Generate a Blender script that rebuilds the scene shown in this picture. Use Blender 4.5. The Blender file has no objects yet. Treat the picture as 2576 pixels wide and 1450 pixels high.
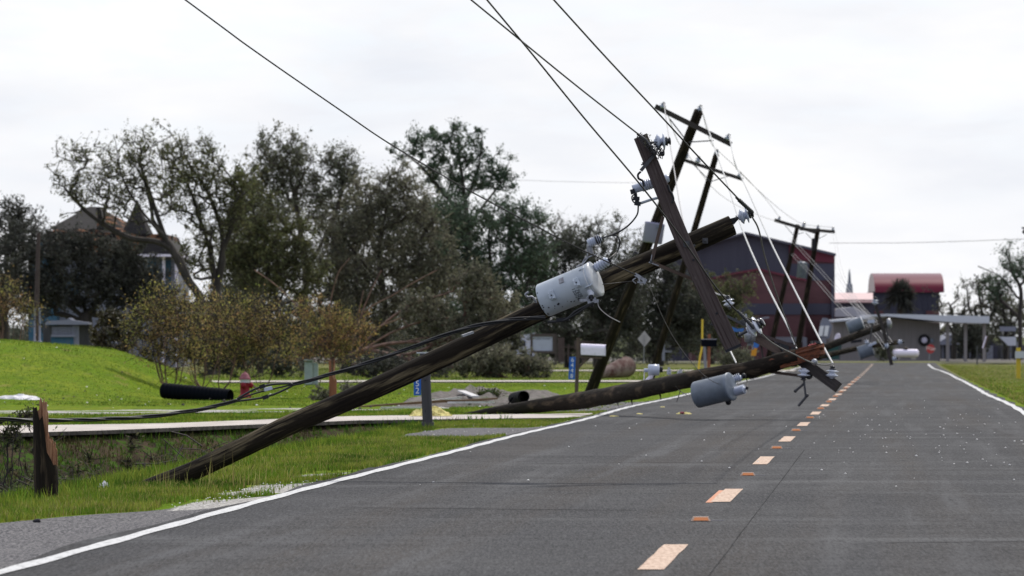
import bpy, math, random
import numpy as np
from mathutils import Vector, Matrix
R = math.radians
# ------------------------------------------------------------------ camera
scn = bpy.context.scene
EYE = 1.35
F = 200/36*2576            # focal length in pixels of a 2576 x 1450 picture
PITCH = math.atan(113/F)
cam_d = bpy.data.cameras.new('camera'); cam = bpy.data.objects.new('camera', cam_d)
scn.collection.objects.link(cam); scn.camera = cam
cam.location = (0, 0, EYE); cam.rotation_euler = (math.pi/2+PITCH, 0, 0)
cam_d.lens = 200; cam_d.sensor_width = 36; cam_d.clip_start = 1; cam_d.clip_end = 6000
cam_d.dof.use_dof = True; cam_d.dof.focus_distance = 54; cam_d.dof.aperture_fstop = 8
# ------------------------------------------------------------------ sky and sun
SUN_AZ, SUN_EL = R(24), R(52)
w = bpy.data.worlds.new('World'); scn.world = w; w.use_nodes = True
nt = w.node_tree; nt.nodes.clear(); N = nt.nodes.new; LK = nt.links.new
out = N('ShaderNodeOutputWorld'); bg = N('ShaderNodeBackground'); bg.inputs[1].default_value = 0.1
sky = N('ShaderNodeTexSky'); sky.sky_type = 'NISHITA'; sky.sun_disc = False
sky.sun_elevation = SUN_EL; sky.sun_rotation = SUN_AZ
tc = N('ShaderNodeTexCoord')
mp = N('ShaderNodeMapping'); mp.inputs['Scale'].default_value = (34, 34, 120)
nz = N('ShaderNodeTexNoise'); nz.inputs['Scale'].default_value = 1.3; nz.inputs['Detail'].default_value = 7; nz.inputs['Roughness'].default_value = 0.58
nz.inputs['Distortion'].default_value = 0.5
LK(tc.outputs['Generated'], mp.inputs[0]); LK(mp.outputs[0], nz.inputs[0])
cr = N('ShaderNodeValToRGB'); cr.color_ramp.elements[0].position = 0.38; cr.color_ramp.elements[0].color = (.62, .62, .62, 1)
cr.color_ramp.elements[1].position = 0.55; cr.color_ramp.elements[1].color = (1, 1, 1, 1)
LK(nz.outputs[0], cr.inputs[0])
nz2 = N('ShaderNodeTexNoise'); nz2.inputs['Scale'].default_value = 0.55; nz2.inputs['Detail'].default_value = 6
LK(mp.outputs[0], nz2.inputs[0])
cr2 = N('ShaderNodeValToRGB'); cr2.color_ramp.elements[0].position = 0.30; cr2.color_ramp.elements[0].color = (8.5, 8.75, 9.35, 1)
cr2.color_ramp.elements[1].position = 0.66; cr2.color_ramp.elements[1].color = (10.4, 10.35, 10.4, 1)
LK(nz2.outputs[0], cr2.inputs[0])
# clouds are brighter towards the sun, duller on the far side of the sky
vm = N('ShaderNodeVectorMath'); vm.operation = 'DOT_PRODUCT'
vm.inputs[1].default_value = (math.sin(SUN_AZ)*.9, math.cos(SUN_AZ)*.9, .43)
LK(tc.outputs['Generated'], vm.inputs[0])
mr = N('ShaderNodeMapRange'); mr.inputs[1].default_value = -.8; mr.inputs[2].default_value = .8; mr.inputs[3].default_value = 0; mr.inputs[4].default_value = 1.0
LK(vm.outputs['Value'], mr.inputs[0])
dim = N('ShaderNodeMix'); dim.data_type = 'RGBA'; dim.inputs[6].default_value = (.56, .62, .80, 1); dim.inputs[7].default_value = (1, 1, 1, 1); LK(mr.outputs[0], dim.inputs[0])
vs = N('ShaderNodeVectorMath'); vs.operation = 'MULTIPLY'; LK(cr2.outputs[0], vs.inputs[0]); LK(dim.outputs[2], vs.inputs[1])
mx = N('ShaderNodeMix'); mx.data_type = 'RGBA'
hs = N('ShaderNodeVectorMath'); hs.operation = 'SCALE'; hs.inputs['Scale'].default_value = 2.2
hv = N('ShaderNodeMix'); hv.data_type = 'RGBA'; hv.inputs[0].default_value = .75; hv.inputs[7].default_value = (3.1, 3.5, 4.4, 1); LK(sky.outputs[0], hv.inputs[6]); LK(hv.outputs[2], hs.inputs[0])
LK(cr.outputs[0], mx.inputs[0]); LK(hs.outputs[0], mx.inputs[6]); LK(vs.outputs[0], mx.inputs[7])
LK(mx.outputs[2], bg.inputs[0]); LK(bg.outputs[0], out.inputs[0])
sd = bpy.data.lights.new('sun', 'SUN'); sd.energy = 3.0; sd.angle = R(2.5); sd.color = (1, .95, .87)
sun = bpy.data.objects.new('sun', sd); scn.collection.objects.link(sun)
S = Vector((math.sin(SUN_AZ)*math.cos(SUN_EL), math.cos(SUN_AZ)*math.cos(SUN_EL), math.sin(SUN_EL)))
sun.rotation_euler = (-S).to_track_quat('-Z', 'Y').to_euler(); sun.location = (30, 60, 60)
scn.view_settings.view_transform = 'Standard'; scn.view_settings.look = 'None'
scn.view_settings.exposure = 0; scn.view_settings.gamma = 1
scn.cycles.use_denoising = True; scn.cycles.max_bounces = 6; scn.cycles.transparent_max_bounces = 8

# ------------------------------------------------------------------ helpers
def P(x, y, d):
    """a photograph pixel (2576 x 1450) at depth d metres -> a point of the world"""
    a = (x-1288)/F; b = (725-y)/F
    Yp = math.cos(PITCH)-b*math.sin(PITCH); Zp = math.sin(PITCH)+b*math.cos(PITCH)
    t = d/Yp
    return Vector((a*t, d, EYE+Zp*t))
def px(n, d): return n*d/F

class MB:
    def __init__(s): s.v = []; s.f = []; s.uv = []; s.sm = []; s.mi = []; s.cur = 0
    def add(s, vs, fs, uvs=None, smooth=False):
        o = len(s.v); s.v += [tuple(q) for q in vs]
        for k, f in enumerate(fs):
            s.f.append([o+i for i in f]); s.sm.append(smooth); s.mi.append(s.cur)
            s.uv += (uvs[k] if uvs else [(0, 0)]*len(f))
        return s
    def tube(s, pts, rad, seg=10, caps=True, smooth=True, uoff=0, phase=0, up=None, rjit=0, rnd=None):
        pts = [Vector(p) for p in pts]; n = len(pts)
        if not hasattr(rad, '__len__'): rad = [rad]*n
        elif len(rad) != n: rad = list(np.interp(np.linspace(0, 1, n), np.linspace(0, 1, len(rad)), rad))
        vs = []; L = 0; Ls = []
        t0 = (pts[1]-pts[0]).normalized()
        ref = up or (Vector((0, 1, 0)) if abs(t0.y) < .9 else Vector((1, 0, 0)))
        u = ref.cross(t0)
        if u.length < 1e-5: u = Vector((1, 0, 0)).cross(t0)
        u.normalize()
        for i in range(n):
            if i: L += (pts[i]-pts[i-1]).length
            Ls.append(L)
            t = (pts[min(i+1, n-1)]-pts[max(i-1, 0)])
            if t.length < 1e-9: t = t0
            t.normalize()
            u = (u-t*u.dot(t)); u.normalize(); w_ = t.cross(u)
            for k in range(seg):
                a = 2*math.pi*k/seg+phase
                r = rad[i]*(1+(rnd.uniform(-rjit, rjit) if rnd else 0))
                vs.append(pts[i]+(u*math.cos(a)+w_*math.sin(a))*r)
        fs = []; uvs = []
        for i in range(n-1):
            for k in range(seg):
                k2 = (k+1) % seg
                fs.append([i*seg+k, i*seg+k2, (i+1)*seg+k2, (i+1)*seg+k])
                c = 2*math.pi*rad[0]
                uvs.append([(uoff+c*k/seg, Ls[i]), (uoff+c*(k+1)/seg, Ls[i]), (uoff+c*(k+1)/seg, Ls[i+1]), (uoff+c*k/seg, Ls[i+1])])
        s.add(vs, fs, uvs, smooth)
        if caps:
            for i, o in ((0, 1), (n-1, 0)):
                ring = vs[i*seg:(i+1)*seg]
                if o: ring = ring[::-1]
                s.add(ring, [list(range(seg))], [[(.31+.1*math.cos(6.28*k/seg), .5+.1*math.sin(6.28*k/seg)) for k in range(seg)]])
        return s
    def beam(s, a, b, w_, h, up=(0, 0, 1), uoff=0):
        a = Vector(a); b = Vector(b); t = (b-a); L = t.length; t.normalize()
        up = Vector(up); sx = t.cross(up)
        if sx.length < 1e-4: sx = t.cross(Vector((1, 0, 0)))
        sx.normalize(); uz = sx.cross(t)
        c = [(-1, -1), (1, -1), (1, 1), (-1, 1)]
        vs = [a+sx*(i*w_/2)+uz*(j*h/2) for i, j in c]+[b+sx*(i*w_/2)+uz*(j*h/2) for i, j in c]
        fs = []; uvs = []
        for k in range(4):
            k2 = (k+1) % 4; q = uoff+k*.37
            fs.append([k, k2, 4+k2, 4+k]); ww = (w_, h)[k % 2]
            uvs.append([(q, 0), (q+ww, 0), (q+ww, L), (q, L)])
        fs += [[3, 2, 1, 0], [4, 5, 6, 7]]; uvs += [[(0, 0), (w_, 0), (w_, h), (0, h)]]*2
        return s.add(vs, fs, uvs)
    def box(s, c, sz, M=None):
        c = Vector(c); vs = []
        for k in (-1, 1):
            for j, i in ((-1, -1), (-1, 1), (1, 1), (1, -1)):
                q = Vector((i*sz[0]/2, j*sz[1]/2, k*sz[2]/2))
                vs.append(c+(M @ q if M else q))
        fs = [[3, 2, 1, 0], [4, 5, 6, 7], [0, 1, 5, 4], [1, 2, 6, 5], [2, 3, 7, 6], [3, 0, 4, 7]]
        uv = [(0, 0), (1, 0), (1, 1), (0, 1)]
        return s.add(vs, fs, [uv]*6)
    def lathe(s, o, ax, prof, seg=20, smooth=True, ref=(0, 0, 1), caps=True):
        o = Vector(o); ax = Vector(ax).normalized(); u = Vector(ref).cross(ax)
        if u.length < 1e-3: u = Vector((1, 0, 0)).cross(ax)
        u.normalize(); w_ = ax.cross(u); vs = []; fs = []
        for t, r in prof:
            for k in range(seg):
                a = 2*math.pi*k/seg
                vs.append(o+ax*t+(u*math.cos(a)+w_*math.sin(a))*r)
        uvs = []
        for i in range(len(prof)-1):
            for k in range(seg):
                k2 = (k+1) % seg
                fs.append([i*seg+k, i*seg+k2, (i+1)*seg+k2, (i+1)*seg+k])
                uvs.append([(k/seg, prof[i][0]), ((k+1)/seg, prof[i][0]), ((k+1)/seg, prof[i+1][0]), (k/seg, prof[i+1][0])])
        s.add(vs, fs, uvs, smooth)
        if not caps: return s
        if prof[0][1] > 1e-4: s.add(vs[:seg][::-1], [list(range(seg))])
        if prof[-1][1] > 1e-4: s.add(vs[-seg:], [list(range(seg))])
        return s
    def prism(s, poly, dep):
        """poly: world points roughly in one plane, extruded by the vector dep"""
        n = len(poly); poly = [Vector(p) for p in poly]; dep = Vector(dep)
        vs = poly+[p+dep for p in poly]
        L = [0]
        for k in range(n): L.append(L[-1]+(poly[(k+1) % n]-poly[k]).length)
        fs = [list(range(n)), list(range(2*n-1, n-1, -1))]
        uvs = [[(p.x, p.z) for p in poly], [(p.x, p.z) for p in poly][::-1]]
        for k in range(n):
            k2 = (k+1) % n; fs.append([k2, k, n+k, n+k2]); D = dep.length
            uvs.append([(L[k+1], 0), (L[k], 0), (L[k], D), (L[k+1], D)])
        return s.add(vs, fs, uvs)
    def ball(s, c, r, M=None, seg=10, rings=7, jit=0, rnd=None):
        c = Vector(c); vs = []; fs = []
        rx, ry, rz = r if hasattr(r, '__len__') else (r, r, r)
        vs.append((0, 0, rz))
        for i in range(1, rings):
            th = math.pi*i/rings
            for k in range(seg):
                a = 2*math.pi*k/seg; j = 1+(rnd.uniform(-jit, jit) if rnd else 0)
                vs.append((rx*math.sin(th)*math.cos(a)*j, ry*math.sin(th)*math.sin(a)*j, rz*math.cos(th)*j))
        vs.append((0, 0, -rz))
        for k in range(seg):
            k2 = (k+1) % seg
            fs.append([0, 1+k, 1+k2])
            for i in range(rings-2): fs.append([1+i*seg+k, 1+(i+1)*seg+k, 1+(i+1)*seg+k2, 1+i*seg+k2])
            fs.append([len(vs)-1, 1+(rings-2)*seg+k2, 1+(rings-2)*seg+k])
        vs = [c+((M @ Vector(q)) if M else Vector(q)) for q in vs]
        return s.add(vs, fs, None, True)
    def build(s, name, mat, parent=None, label=None):
        off = wloc(parent) if parent else Vector((0, 0, 0))
        me = bpy.data.meshes.new(name)
        me.from_pydata([(a-off.x, b-off.y, c-off.z) for a, b, c in s.v], [], s.f)
        uvl = me.uv_layers.new(name='UVMap'); uvl.data.foreach_set('uv', np.array(s.uv, dtype=np.float32).ravel())
        me.polygons.foreach_set('use_smooth', s.sm)
        for m in (mat if isinstance(mat, list) else [mat]): me.materials.append(m)
        me.polygons.foreach_set('material_index', s.mi); me.update()
        o = bpy.data.objects.new(name, me); scn.collection.objects.link(o)
        if parent: o.parent = parent
        if label: o['label'] = label
        return o
def wloc(o):
    v = Vector((0, 0, 0))
    while o is not None: v = v+Vector(o.location); o = o.parent
    return v
def npmesh(name, V, Fc, mat, parent=None, smooth=False, uv=None):
    """fast mesh from numpy arrays; every face has the same number of corners"""
    V = np.asarray(V, dtype=np.float32); Fc = np.asarray(Fc, dtype=np.int32); n, k = Fc.shape
    if parent: V = V-np.array(wloc(parent), dtype=np.float32)
    me = bpy.data.meshes.new(name); me.vertices.add(len(V)); me.vertices.foreach_set('co', V.ravel())
    me.loops.add(n*k); me.loops.foreach_set('vertex_index', Fc.ravel())
    me.polygons.add(n); me.polygons.foreach_set('loop_start', np.arange(n, dtype=np.int32)*k)
    me.polygons.foreach_set('use_smooth', np.full(n, smooth)); me.update(calc_edges=True)
    for m in (mat if isinstance(mat, list) else [mat]): me.materials.append(m)
    o = bpy.data.objects.new(name, me); scn.collection.objects.link(o)
    if parent: o.parent = parent
    return o
def tag(o, label=None, cat=None, group=None, kind=None):
    if label: o['label'] = label
    if cat: o['category'] = cat
    if group: o['group'] = group
    if kind: o['kind'] = kind
    return o
def thing(name, label, cat, loc, group=None):
    o = bpy.data.objects.new(name, None); scn.collection.objects.link(o); o.location = loc
    o.empty_display_size = .3
    return tag(o, label, cat, group)
def spline(pts, n=8):
    """Catmull-Rom through the points"""
    pts = [Vector(p) for p in pts]; q = [pts[0]*2-pts[1]]+pts+[pts[-1]*2-pts[-2]]; r = []
    for i in range(1, len(q)-2):
        for k in range(n):
            t = k/n; a, b, c, d = q[i-1:i+3]
            r.append(.5*((2*b)+(c-a)*t+(2*a-5*b+4*c-d)*t*t+(3*b-a-3*c+d)*t**3))
    return r+[pts[-1]]
def copy_tree(o, parent=None):
    c = o.copy(); scn.collection.objects.link(c); c.parent = parent
    for ch in [k for k in scn.objects if k.parent == o]: copy_tree(ch, c)
    return c

# ------------------------------------------------------------------ materials
def mat(name, col, rough=.7, metal=0, spec=.5, noise=None, noise2=None, coord='Object', bump=None, transl=0, island=0, coat=0):
    """col: base colour; noise=(scale xyz, colour2, lo, hi, detail); noise2 the same again; bump=(scale, strength)"""
    m = bpy.data.materials.new(name); m.use_nodes = True; t = m.node_tree; nn = t.nodes.new; ll = t.links.new
    b = t.nodes['Principled BSDF']; b.inputs['Roughness'].default_value = rough; b.inputs['Metallic'].default_value = metal
    b.inputs['Specular IOR Level'].default_value = spec
    if coat: b.inputs['Coat Weight'].default_value = coat
    c = tuple(col)+(1,); b.inputs['Base Color'].default_value = c
    tcn = nn('ShaderNodeTexCoord'); cur = None
    for nse in (noise, noise2):
        if not nse: continue
        sc, c2, lo, hi, det = nse
        mpn = nn('ShaderNodeMapping'); mpn.inputs['Scale'].default_value = sc; ll(tcn.outputs[coord], mpn.inputs[0])
        nq = nn('ShaderNodeTexNoise'); nq.inputs['Scale'].default_value = 1; nq.inputs['Detail'].default_value = det; nq.inputs['Roughness'].default_value = .62
        ll(mpn.outputs[0], nq.inputs[0])
        r_ = nn('ShaderNodeMapRange'); r_.inputs[1].default_value = lo; r_.inputs[2].default_value = hi; ll(nq.outputs[0], r_.inputs[0])
        mxn = nn('ShaderNodeMix'); mxn.data_type = 'RGBA'; ll(r_.outputs[0], mxn.inputs[0])
        if cur is None: mxn.inputs[6].default_value = c
        else: ll(cur, mxn.inputs[6])
        mxn.inputs[7].default_value = tuple(c2)+(1,); cur = mxn.outputs[2]
    if island:
        g = nn('ShaderNodeNewGeometry'); hsv = nn('ShaderNodeHueSaturation')
        r1 = nn('ShaderNodeMapRange'); r1.inputs[3].default_value = 1-island; r1.inputs[4].default_value = 1+island; ll(g.outputs['Random Per Island'], r1.inputs[0]); ll(r1.outputs[0], hsv.inputs['Value'])
        r2 = nn('ShaderNodeMath'); r2.operation = 'MULTIPLY'; r2.inputs[1].default_value = 7.31; ll(g.outputs['Random Per Island'], r2.inputs[0])
        r3 = nn('ShaderNodeMath'); r3.operation = 'FRACT'; ll(r2.outputs[0], r3.inputs[0])
        r4 = nn('ShaderNodeMapRange'); r4.inputs[3].default_value = .5-island*.08; r4.inputs[4].default_value = .5+island*.08; ll(r3.outputs[0], r4.inputs[0]); ll(r4.outputs[0], hsv.inputs['Hue'])
        if cur is None: hsv.inputs['Color'].default_value = c
        else: ll(cur, hsv.inputs['Color'])
        cur = hsv.outputs[0]
    if cur is not None: ll(cur, b.inputs['Base Color'])
    if bump:
        mpn = nn('ShaderNodeMapping'); mpn.inputs['Scale'].default_value = bump[0] if hasattr(bump[0], '__len__') else (bump[0],)*3; ll(tcn.outputs[coord], mpn.inputs[0])
        nq = nn('ShaderNodeTexNoise'); nq.inputs['Scale'].default_value = 1; nq.inputs['Detail'].default_value = 6; ll(mpn.outputs[0], nq.inputs[0])
        bm_ = nn('ShaderNodeBump'); bm_.inputs['Strength'].default_value = bump[1]; bm_.inputs['Distance'].default_value = bump[2] if len(bump) > 2 else .02
        ll(nq.outputs[0], bm_.inputs['Height']); ll(bm_.outputs[0], b.inputs['Normal'])
    if transl:
        tr = nn('ShaderNodeBsdfTranslucent'); ms = nn('ShaderNodeMixShader'); ms.inputs[0].default_value = transl
        if cur is not None: ll(cur, tr.inputs[0])
        else: tr.inputs[0].default_value = c
        o_ = t.nodes['Material Output']; ll(b.outputs[0], ms.inputs[1]); ll(tr.outputs[0], ms.inputs[2]); ll(ms.outputs[0], o_.inputs[0])
    return m
M = {}
M['pole'] = mat('weathered pole wood', (.030, .024, .018), .85, noise=((38, 1.3, 1), (.16, .125, .075), .50, .72, 6), noise2=((60, 3.2, 1), (.008, .006, .005), .56, .70, 5), coord='UV', bump=((70, 4, 1), .9, .012))
M['pole_light'] = mat('greyed pole wood', (.017, .013, .009), .85, spec=.12, noise=((10, .9, 1), (.20, .16, .095), .51, .67, 7), noise2=((34, 1.8, 1), (.008, .006, .005), .48, .62, 6), coord='UV', bump=((60, 3.5, 1), .9, .012))
M['pole_dark'] = mat('tarred pole wood', (.016, .012, .009), .9, spec=.15, noise=((14, 1.6, 1), (.10, .072, .048), .52, .70, 7), noise2=((44, 3, 1), (.006, .004, .003), .55, .72, 5), coord='UV', bump=((50, 4, 1), 1, .02))
M['arm'] = mat('grey crossarm wood', (.085, .066, .062), .85, spec=.2, noise=((55, 1.6, 1), (.030, .018, .018), .45, .68, 6), noise2=((30, 4, 1), (.17, .145, .13), .6, .8, 4), coord='UV', bump=((90, 4, 1), .6, .006))
M['arm_dark'] = mat('dark crossarm wood', (.035, .028, .026), .9, noise=((40, 2, 1), (.09, .075, .065), .5, .75, 5), coord='UV')
M['brace_wood'] = mat('brown brace wood', (.11, .075, .058), .8, noise=((40, 3, 1), (.05, .034, .028), .45, .7, 5), coord='UV')
M['fresh'] = mat('freshly split wood', (.44, .23, .13), .8, noise=((60, 5, 1), (.16, .06, .03), .42, .66, 6), coord='UV', bump=((80, 6, 1), .8, .01))
M['rotten'] = mat('red brown split wood', (.21, .06, .022), .85, noise=((50, 6, 1), (.025, .012, .008), .42, .62, 6), coord='UV', bump=((60, 8, 1), 1, .02))
M['galv'] = mat('galvanised steel', (.34, .35, .38), .5, .6, noise=((30, 30, 30), (.16, .16, .17), .45, .7, 4))
M['iron'] = mat('black iron', (.012, .012, .016), .45, .4)
M['steel_dark'] = mat('dull dark steel', (.07, .07, .075), .5, .5)
M['wire'] = mat('dark wire', (.055, .052, .05), .5, .5)
M['wire_light'] = mat('bare aluminium wire', (.50, .50, .50), .5, .2)
M['wire_far'] = mat('weathered aluminium wire', (.38, .37, .37), .6, .2)
M['cable'] = mat('black rubber cable', (.008, .008, .009), .5)
M['porcelain'] = mat('grey glazed porcelain', (.42, .46, .56), .22, spec=.6, coat=.4)
M['porcelain_pale'] = mat('pale glazed porcelain', (.62, .65, .74), .2, spec=.6, coat=.4)
M['porcelain_dark'] = mat('black glazed porcelain', (.012, .012, .018), .25, coat=.3)
M['tank'] = mat('pale grey tank paint', (.50, .55, .61), .38, noise=((7, 7, 7), (.42, .47, .53), .4, .7, 6), noise2=((26, 26, 26), (.15, .10, .07), .70, .76, 6), bump=(40, .08, .004))
M['tank_lid'] = mat('pale lid paint', (.60, .62, .64), .35, noise=((9, 9, 9), (.5, .5, .5), .4, .7, 5))
M['tank_blue'] = mat('blue grey tank paint', (.165, .195, .24), .4, noise=((6, 6, 6), (.115, .14, .175), .4, .7, 6), noise2=((30, 30, 30), (.08, .05, .04), .72, .78, 6))
M['white_paint'] = mat('white enamel', (.84, .77, .92), .4, noise=((14, 14, 14), (.6, .6, .64), .5, .8, 5))
M['ink'] = mat('black stencil ink', (.02, .02, .025), .8)
M['blue_sign'] = mat('blue sign enamel', (.006, .10, .46), .4)
M['white_sign'] = mat('white reflective vinyl', (.8, .8, .8), .5)
M['plastic_post'] = mat('brown plastic post', (.062, .056, .064), .45, noise=((20, 20, 3), (.04, .036, .04), .4, .7, 4))
M['black_plastic'] = mat('black corrugated plastic', (.004, .005, .008), .7, spec=.03)
M['hydrant_red'] = mat('faded red paint', (.24, .012, .022), .6, spec=.2, noise=((12, 12, 12), (.17, .02, .03), .4, .7, 5))
M['hydrant_cap'] = mat('sun bleached red paint', (.27, .11, .13), .7, spec=.2, noise=((12, 12, 12), (.22, .06, .08), .4, .7, 5))
M['silver'] = mat('silver paint', (.5, .52, .55), .5, .3)
M['cabinet'] = mat('grey green cabinet paint', (.33, .39, .36), .5, noise=((5, 5, 5), (.26, .31, .29), .4, .7, 5))
M['cedar'] = mat('red brown cedar', (.25, .09, .045), .8, noise=((12, 1.5, 1), (.12, .04, .02), .4, .7, 5), coord='UV')
M['concrete'] = mat('pale concrete', (.54, .49, .45), .9, spec=.2, noise=((1.4, 1.4, 1.4), (.36, .32, .29), .4, .7, 8), noise2=((14, 14, 14), (.28, .25, .22), .58, .75, 6), bump=(30, .3, .01))
M['foam'] = mat('yellow insulation foam', (.76, .68, .27), .9, noise=((18, 18, 18), (.46, .36, .10), .45, .65, 5), bump=(30, .8, .03), transl=.15)
M['red_rag'] = mat('faded red cloth', (.25, .03, .05), .9)
M['rust_pipe'] = mat('rusty pale steel', (.20, .155, .14), .9, noise=((4, 1.1, 1), (.085, .045, .040), .42, .60, 6), coord='UV', spec=.1)
M['yellow'] = mat('yellow plastic', (.55, .40, .02), .5)
M['sheet'] = mat('crumpled pale plastic sheet', (.72, .70, .72), .5, transl=.1)
M['board'] = mat('weathered board', (.16, .085, .045), .85, noise=((16, 2, 1), (.08, .045, .03), .4, .7, 5), coord='UV')
M['pale_board'] = mat('pale painted board', (.55, .54, .55), .7, noise=((9, 9, 9), (.4, .37, .34), .5, .7, 5))
def leafmat(n, c, c2, tr=.35, sc=.5): return mat(n, tuple(q*1.5 for q in c), .65, spec=.12, noise=((sc, sc, sc), tuple(q*1.5 for q in c2), .4, .64, 4), transl=tr, island=.45)
M['leaf_olive'] = leafmat('olive leaves', (.095, .100, .042), (.065, .068, .038), .35)
M['leaf_grey'] = leafmat('grey green leaves', (.075, .082, .058), (.11, .11, .072), .35)
M['leaf_dark'] = leafmat('dark evergreen leaves', (.034, .038, .030), (.058, .062, .045), .25)
M['leaf_oak'] = leafmat('dark oak leaves', (.034, .036, .032), (.060, .062, .050), .25)
M['leaf_pine'] = leafmat('pine needles', (.042, .068, .045), (.070, .095, .058), .3)
M['leaf_brown'] = leafmat('withered brown green leaves', (.25, .15, .07), (.17, .175, .05), .45, 1.2)
M['leaf_myrtle'] = leafmat('browning myrtle leaves', (.24, .165, .07), (.17, .18, .045), .45, .9)
M['leaf_magnolia'] = leafmat('glossy magnolia leaves', (.022, .021, .008), (.045, .035, .008), .1)
_b = M['leaf_magnolia'].node_tree.nodes['Principled BSDF']; _b.inputs['Roughness'].default_value = .28; _b.inputs['Specular IOR Level'].default_value = .5
M['leaf_silver'] = leafmat('pale storm burnt leaves', (.13, .125, .085), (.07, .072, .05), .35)
M['weed'] = leafmat('ditch weeds', (.045, .07, .02), (.08, .065, .04), .4, 2.5)
M['bark'] = mat('dark bark', (.030, .025, .021), .9, noise=((5, 5, 2), (.06, .05, .042), .45, .7, 5))
M['bark_grey'] = mat('grey brown bark', (.075, .062, .052), .9, noise=((6, 6, 2), (.035, .028, .024), .4, .65, 5))
M['bark_red'] = mat('red brown bark', (.19, .105, .078), .8, noise=((5, 5, 2), (.08, .045, .034), .4, .65, 5))
M['palm_trunk'] = mat('palm trunk fibre', (.07, .055, .045), .9)
M['marking_white'] = mat('worn white road paint', (.58, .58, .58), .8, spec=.15, noise=((26, 5, 9), (.30, .30, .30), .50, .70, 9), noise2=((60, 9, 9), (.10, .10, .10), .63, .72, 8))
M['marking_peach'] = mat('worn peach road tape', (.60, .46, .36), .8, spec=.15, noise=((40, 6, 24), (.36, .23, .17), .42, .7, 7))
M['orange_reflector'] = mat('orange reflector', (.56, .17, .035), .4)
M['dark_stone'] = mat('dark stone', (.02, .02, .025), .8)
M['white_stone'] = mat('white gravel', (.7, .69, .66), .8)
M['gym_slate'] = mat('slate blue metal cladding', (.092, .092, .118), .6, spec=.2, noise=((1.5, 1.5, .2), (.078, .078, .10), .4, .7, 3))
M['gym_navy'] = mat('dark navy cladding', (.035, .035, .058), .6)
M['gym_brick'] = mat('maroon brick', (.12, .058, .062), .8, spec=.1, noise=((.8, .8, 2), (.095, .048, .052), .4, .7, 5))
M['gym_maroon'] = mat('maroon metal trim', (.13, .03, .045), .7, spec=.2)
M['gym_pale'] = mat('pale concrete band', (.20, .20, .23), .8)
M['dark_glass'] = mat('dark window glass', (.015, .017, .025), .15)
M['beige'] = mat('beige metal siding', (.25, .225, .215), .6, noise=((12, .4, .4), (.215, .195, .185), .45, .6, 2))
M['roof_white'] = mat('white metal roof', (.52, .54, .6), .45)
M['roof_barrel'] = mat('glossy maroon barrel roof', (.125, .007, .024), .3, .0, spec=.22)
M['roof_pink'] = mat('pale pink roof', (.62, .40, .38), .35)  # one even pale pink over the whole roof
M['tyre'] = mat('black rubber tyre', (.012, .012, .013), .7)
M['stop_red'] = mat('red sign enamel', (.42, .03, .035), .5)
M['shingle'] = mat('dark shingles', (.020, .018, .018), .9, noise=((1, 1, 6), (.03, .026, .026), .4, .7, 5))
M['plywood'] = mat('bare roof plywood', (.24, .115, .065), .9, spec=.1, noise=((.9, 1.6, 1.6), (.022, .019, .018), .43, .48, 5))
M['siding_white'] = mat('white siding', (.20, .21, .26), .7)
M['siding_blue'] = mat('turquoise siding', (.025, .10, .17), .7, noise=((1.2, 1.2, 1.2), (.06, .11, .16), .45, .6, 4))
M['orange_sign'] = mat('orange sign', (.62, .26, .01), .5)
M['blue_far'] = mat('mid blue sign', (.03, .14, .46), .5)
M['green_bin'] = mat('dark green steel', (.01, .06, .05), .5)
M['sign_frame'] = mat('brown sign frame', (.075, .06, .055), .8)
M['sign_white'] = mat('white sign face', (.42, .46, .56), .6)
M['fence'] = mat('grey board fence', (.09, .09, .095), .9, noise=((4, .4, .4), (.05, .05, .055), .4, .7, 3))
M['tank_far'] = mat('faded lavender grey tank paint', (.27, .26, .37), .5, spec=.3)
M['concrete_edge'] = mat('dark concrete edge', (.10, .09, .08), .95, spec=.1, noise=((9, 9, 9), (.05, .045, .04), .4, .6, 5))  # front faces of the slabs, coloured darker than their tops
M['tar'] = mat('crack tar', (.020, .020, .021), .9, spec=.05)
# ------------------------------------------------------------------ ground, road, paths
def cx(Y): return -1.4+.0675*Y
def edge(Y): return cx(Y)-3.66                       # x of the left white line
def zr(Y): return np.interp(Y, [0, 60, 100, 141, 225, 299, 350, 450, 900], [0, 0, -.05, -.15, -.35, -.47, -.50, -.62, -1.2])
def ss(a, b, x):
    t = np.clip((x-a)/(b-a), 0, 1); return t*t*(3-2*t)
DX = [-40, -7.02, -5.84, -5.12, -2.46, 1.06, 4]; DY = [52, 78.0, 80.5, 82.5, 90.7, 94, 96]      # front edge of the near concrete drive
def drive_front(X): return np.interp(X, DX, DY)
MX = [-60, -30, -18, -13.5, -10.9, -9.8, -9.1, -8.6, -8.1, -7.4]
MZ = [.86, 1.2, 1.27, 1.17, .95, .61, .30, .07, -.16, -.30]
def wob(a, b, s=1.0):
    return (np.sin(a*1.7*s+b*.9*s+1.3)+np.sin(a*-.8*s+b*2.3*s)+np.sin(a*3.1*s-b*1.1*s+.5)*.5)/2.5
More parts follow.
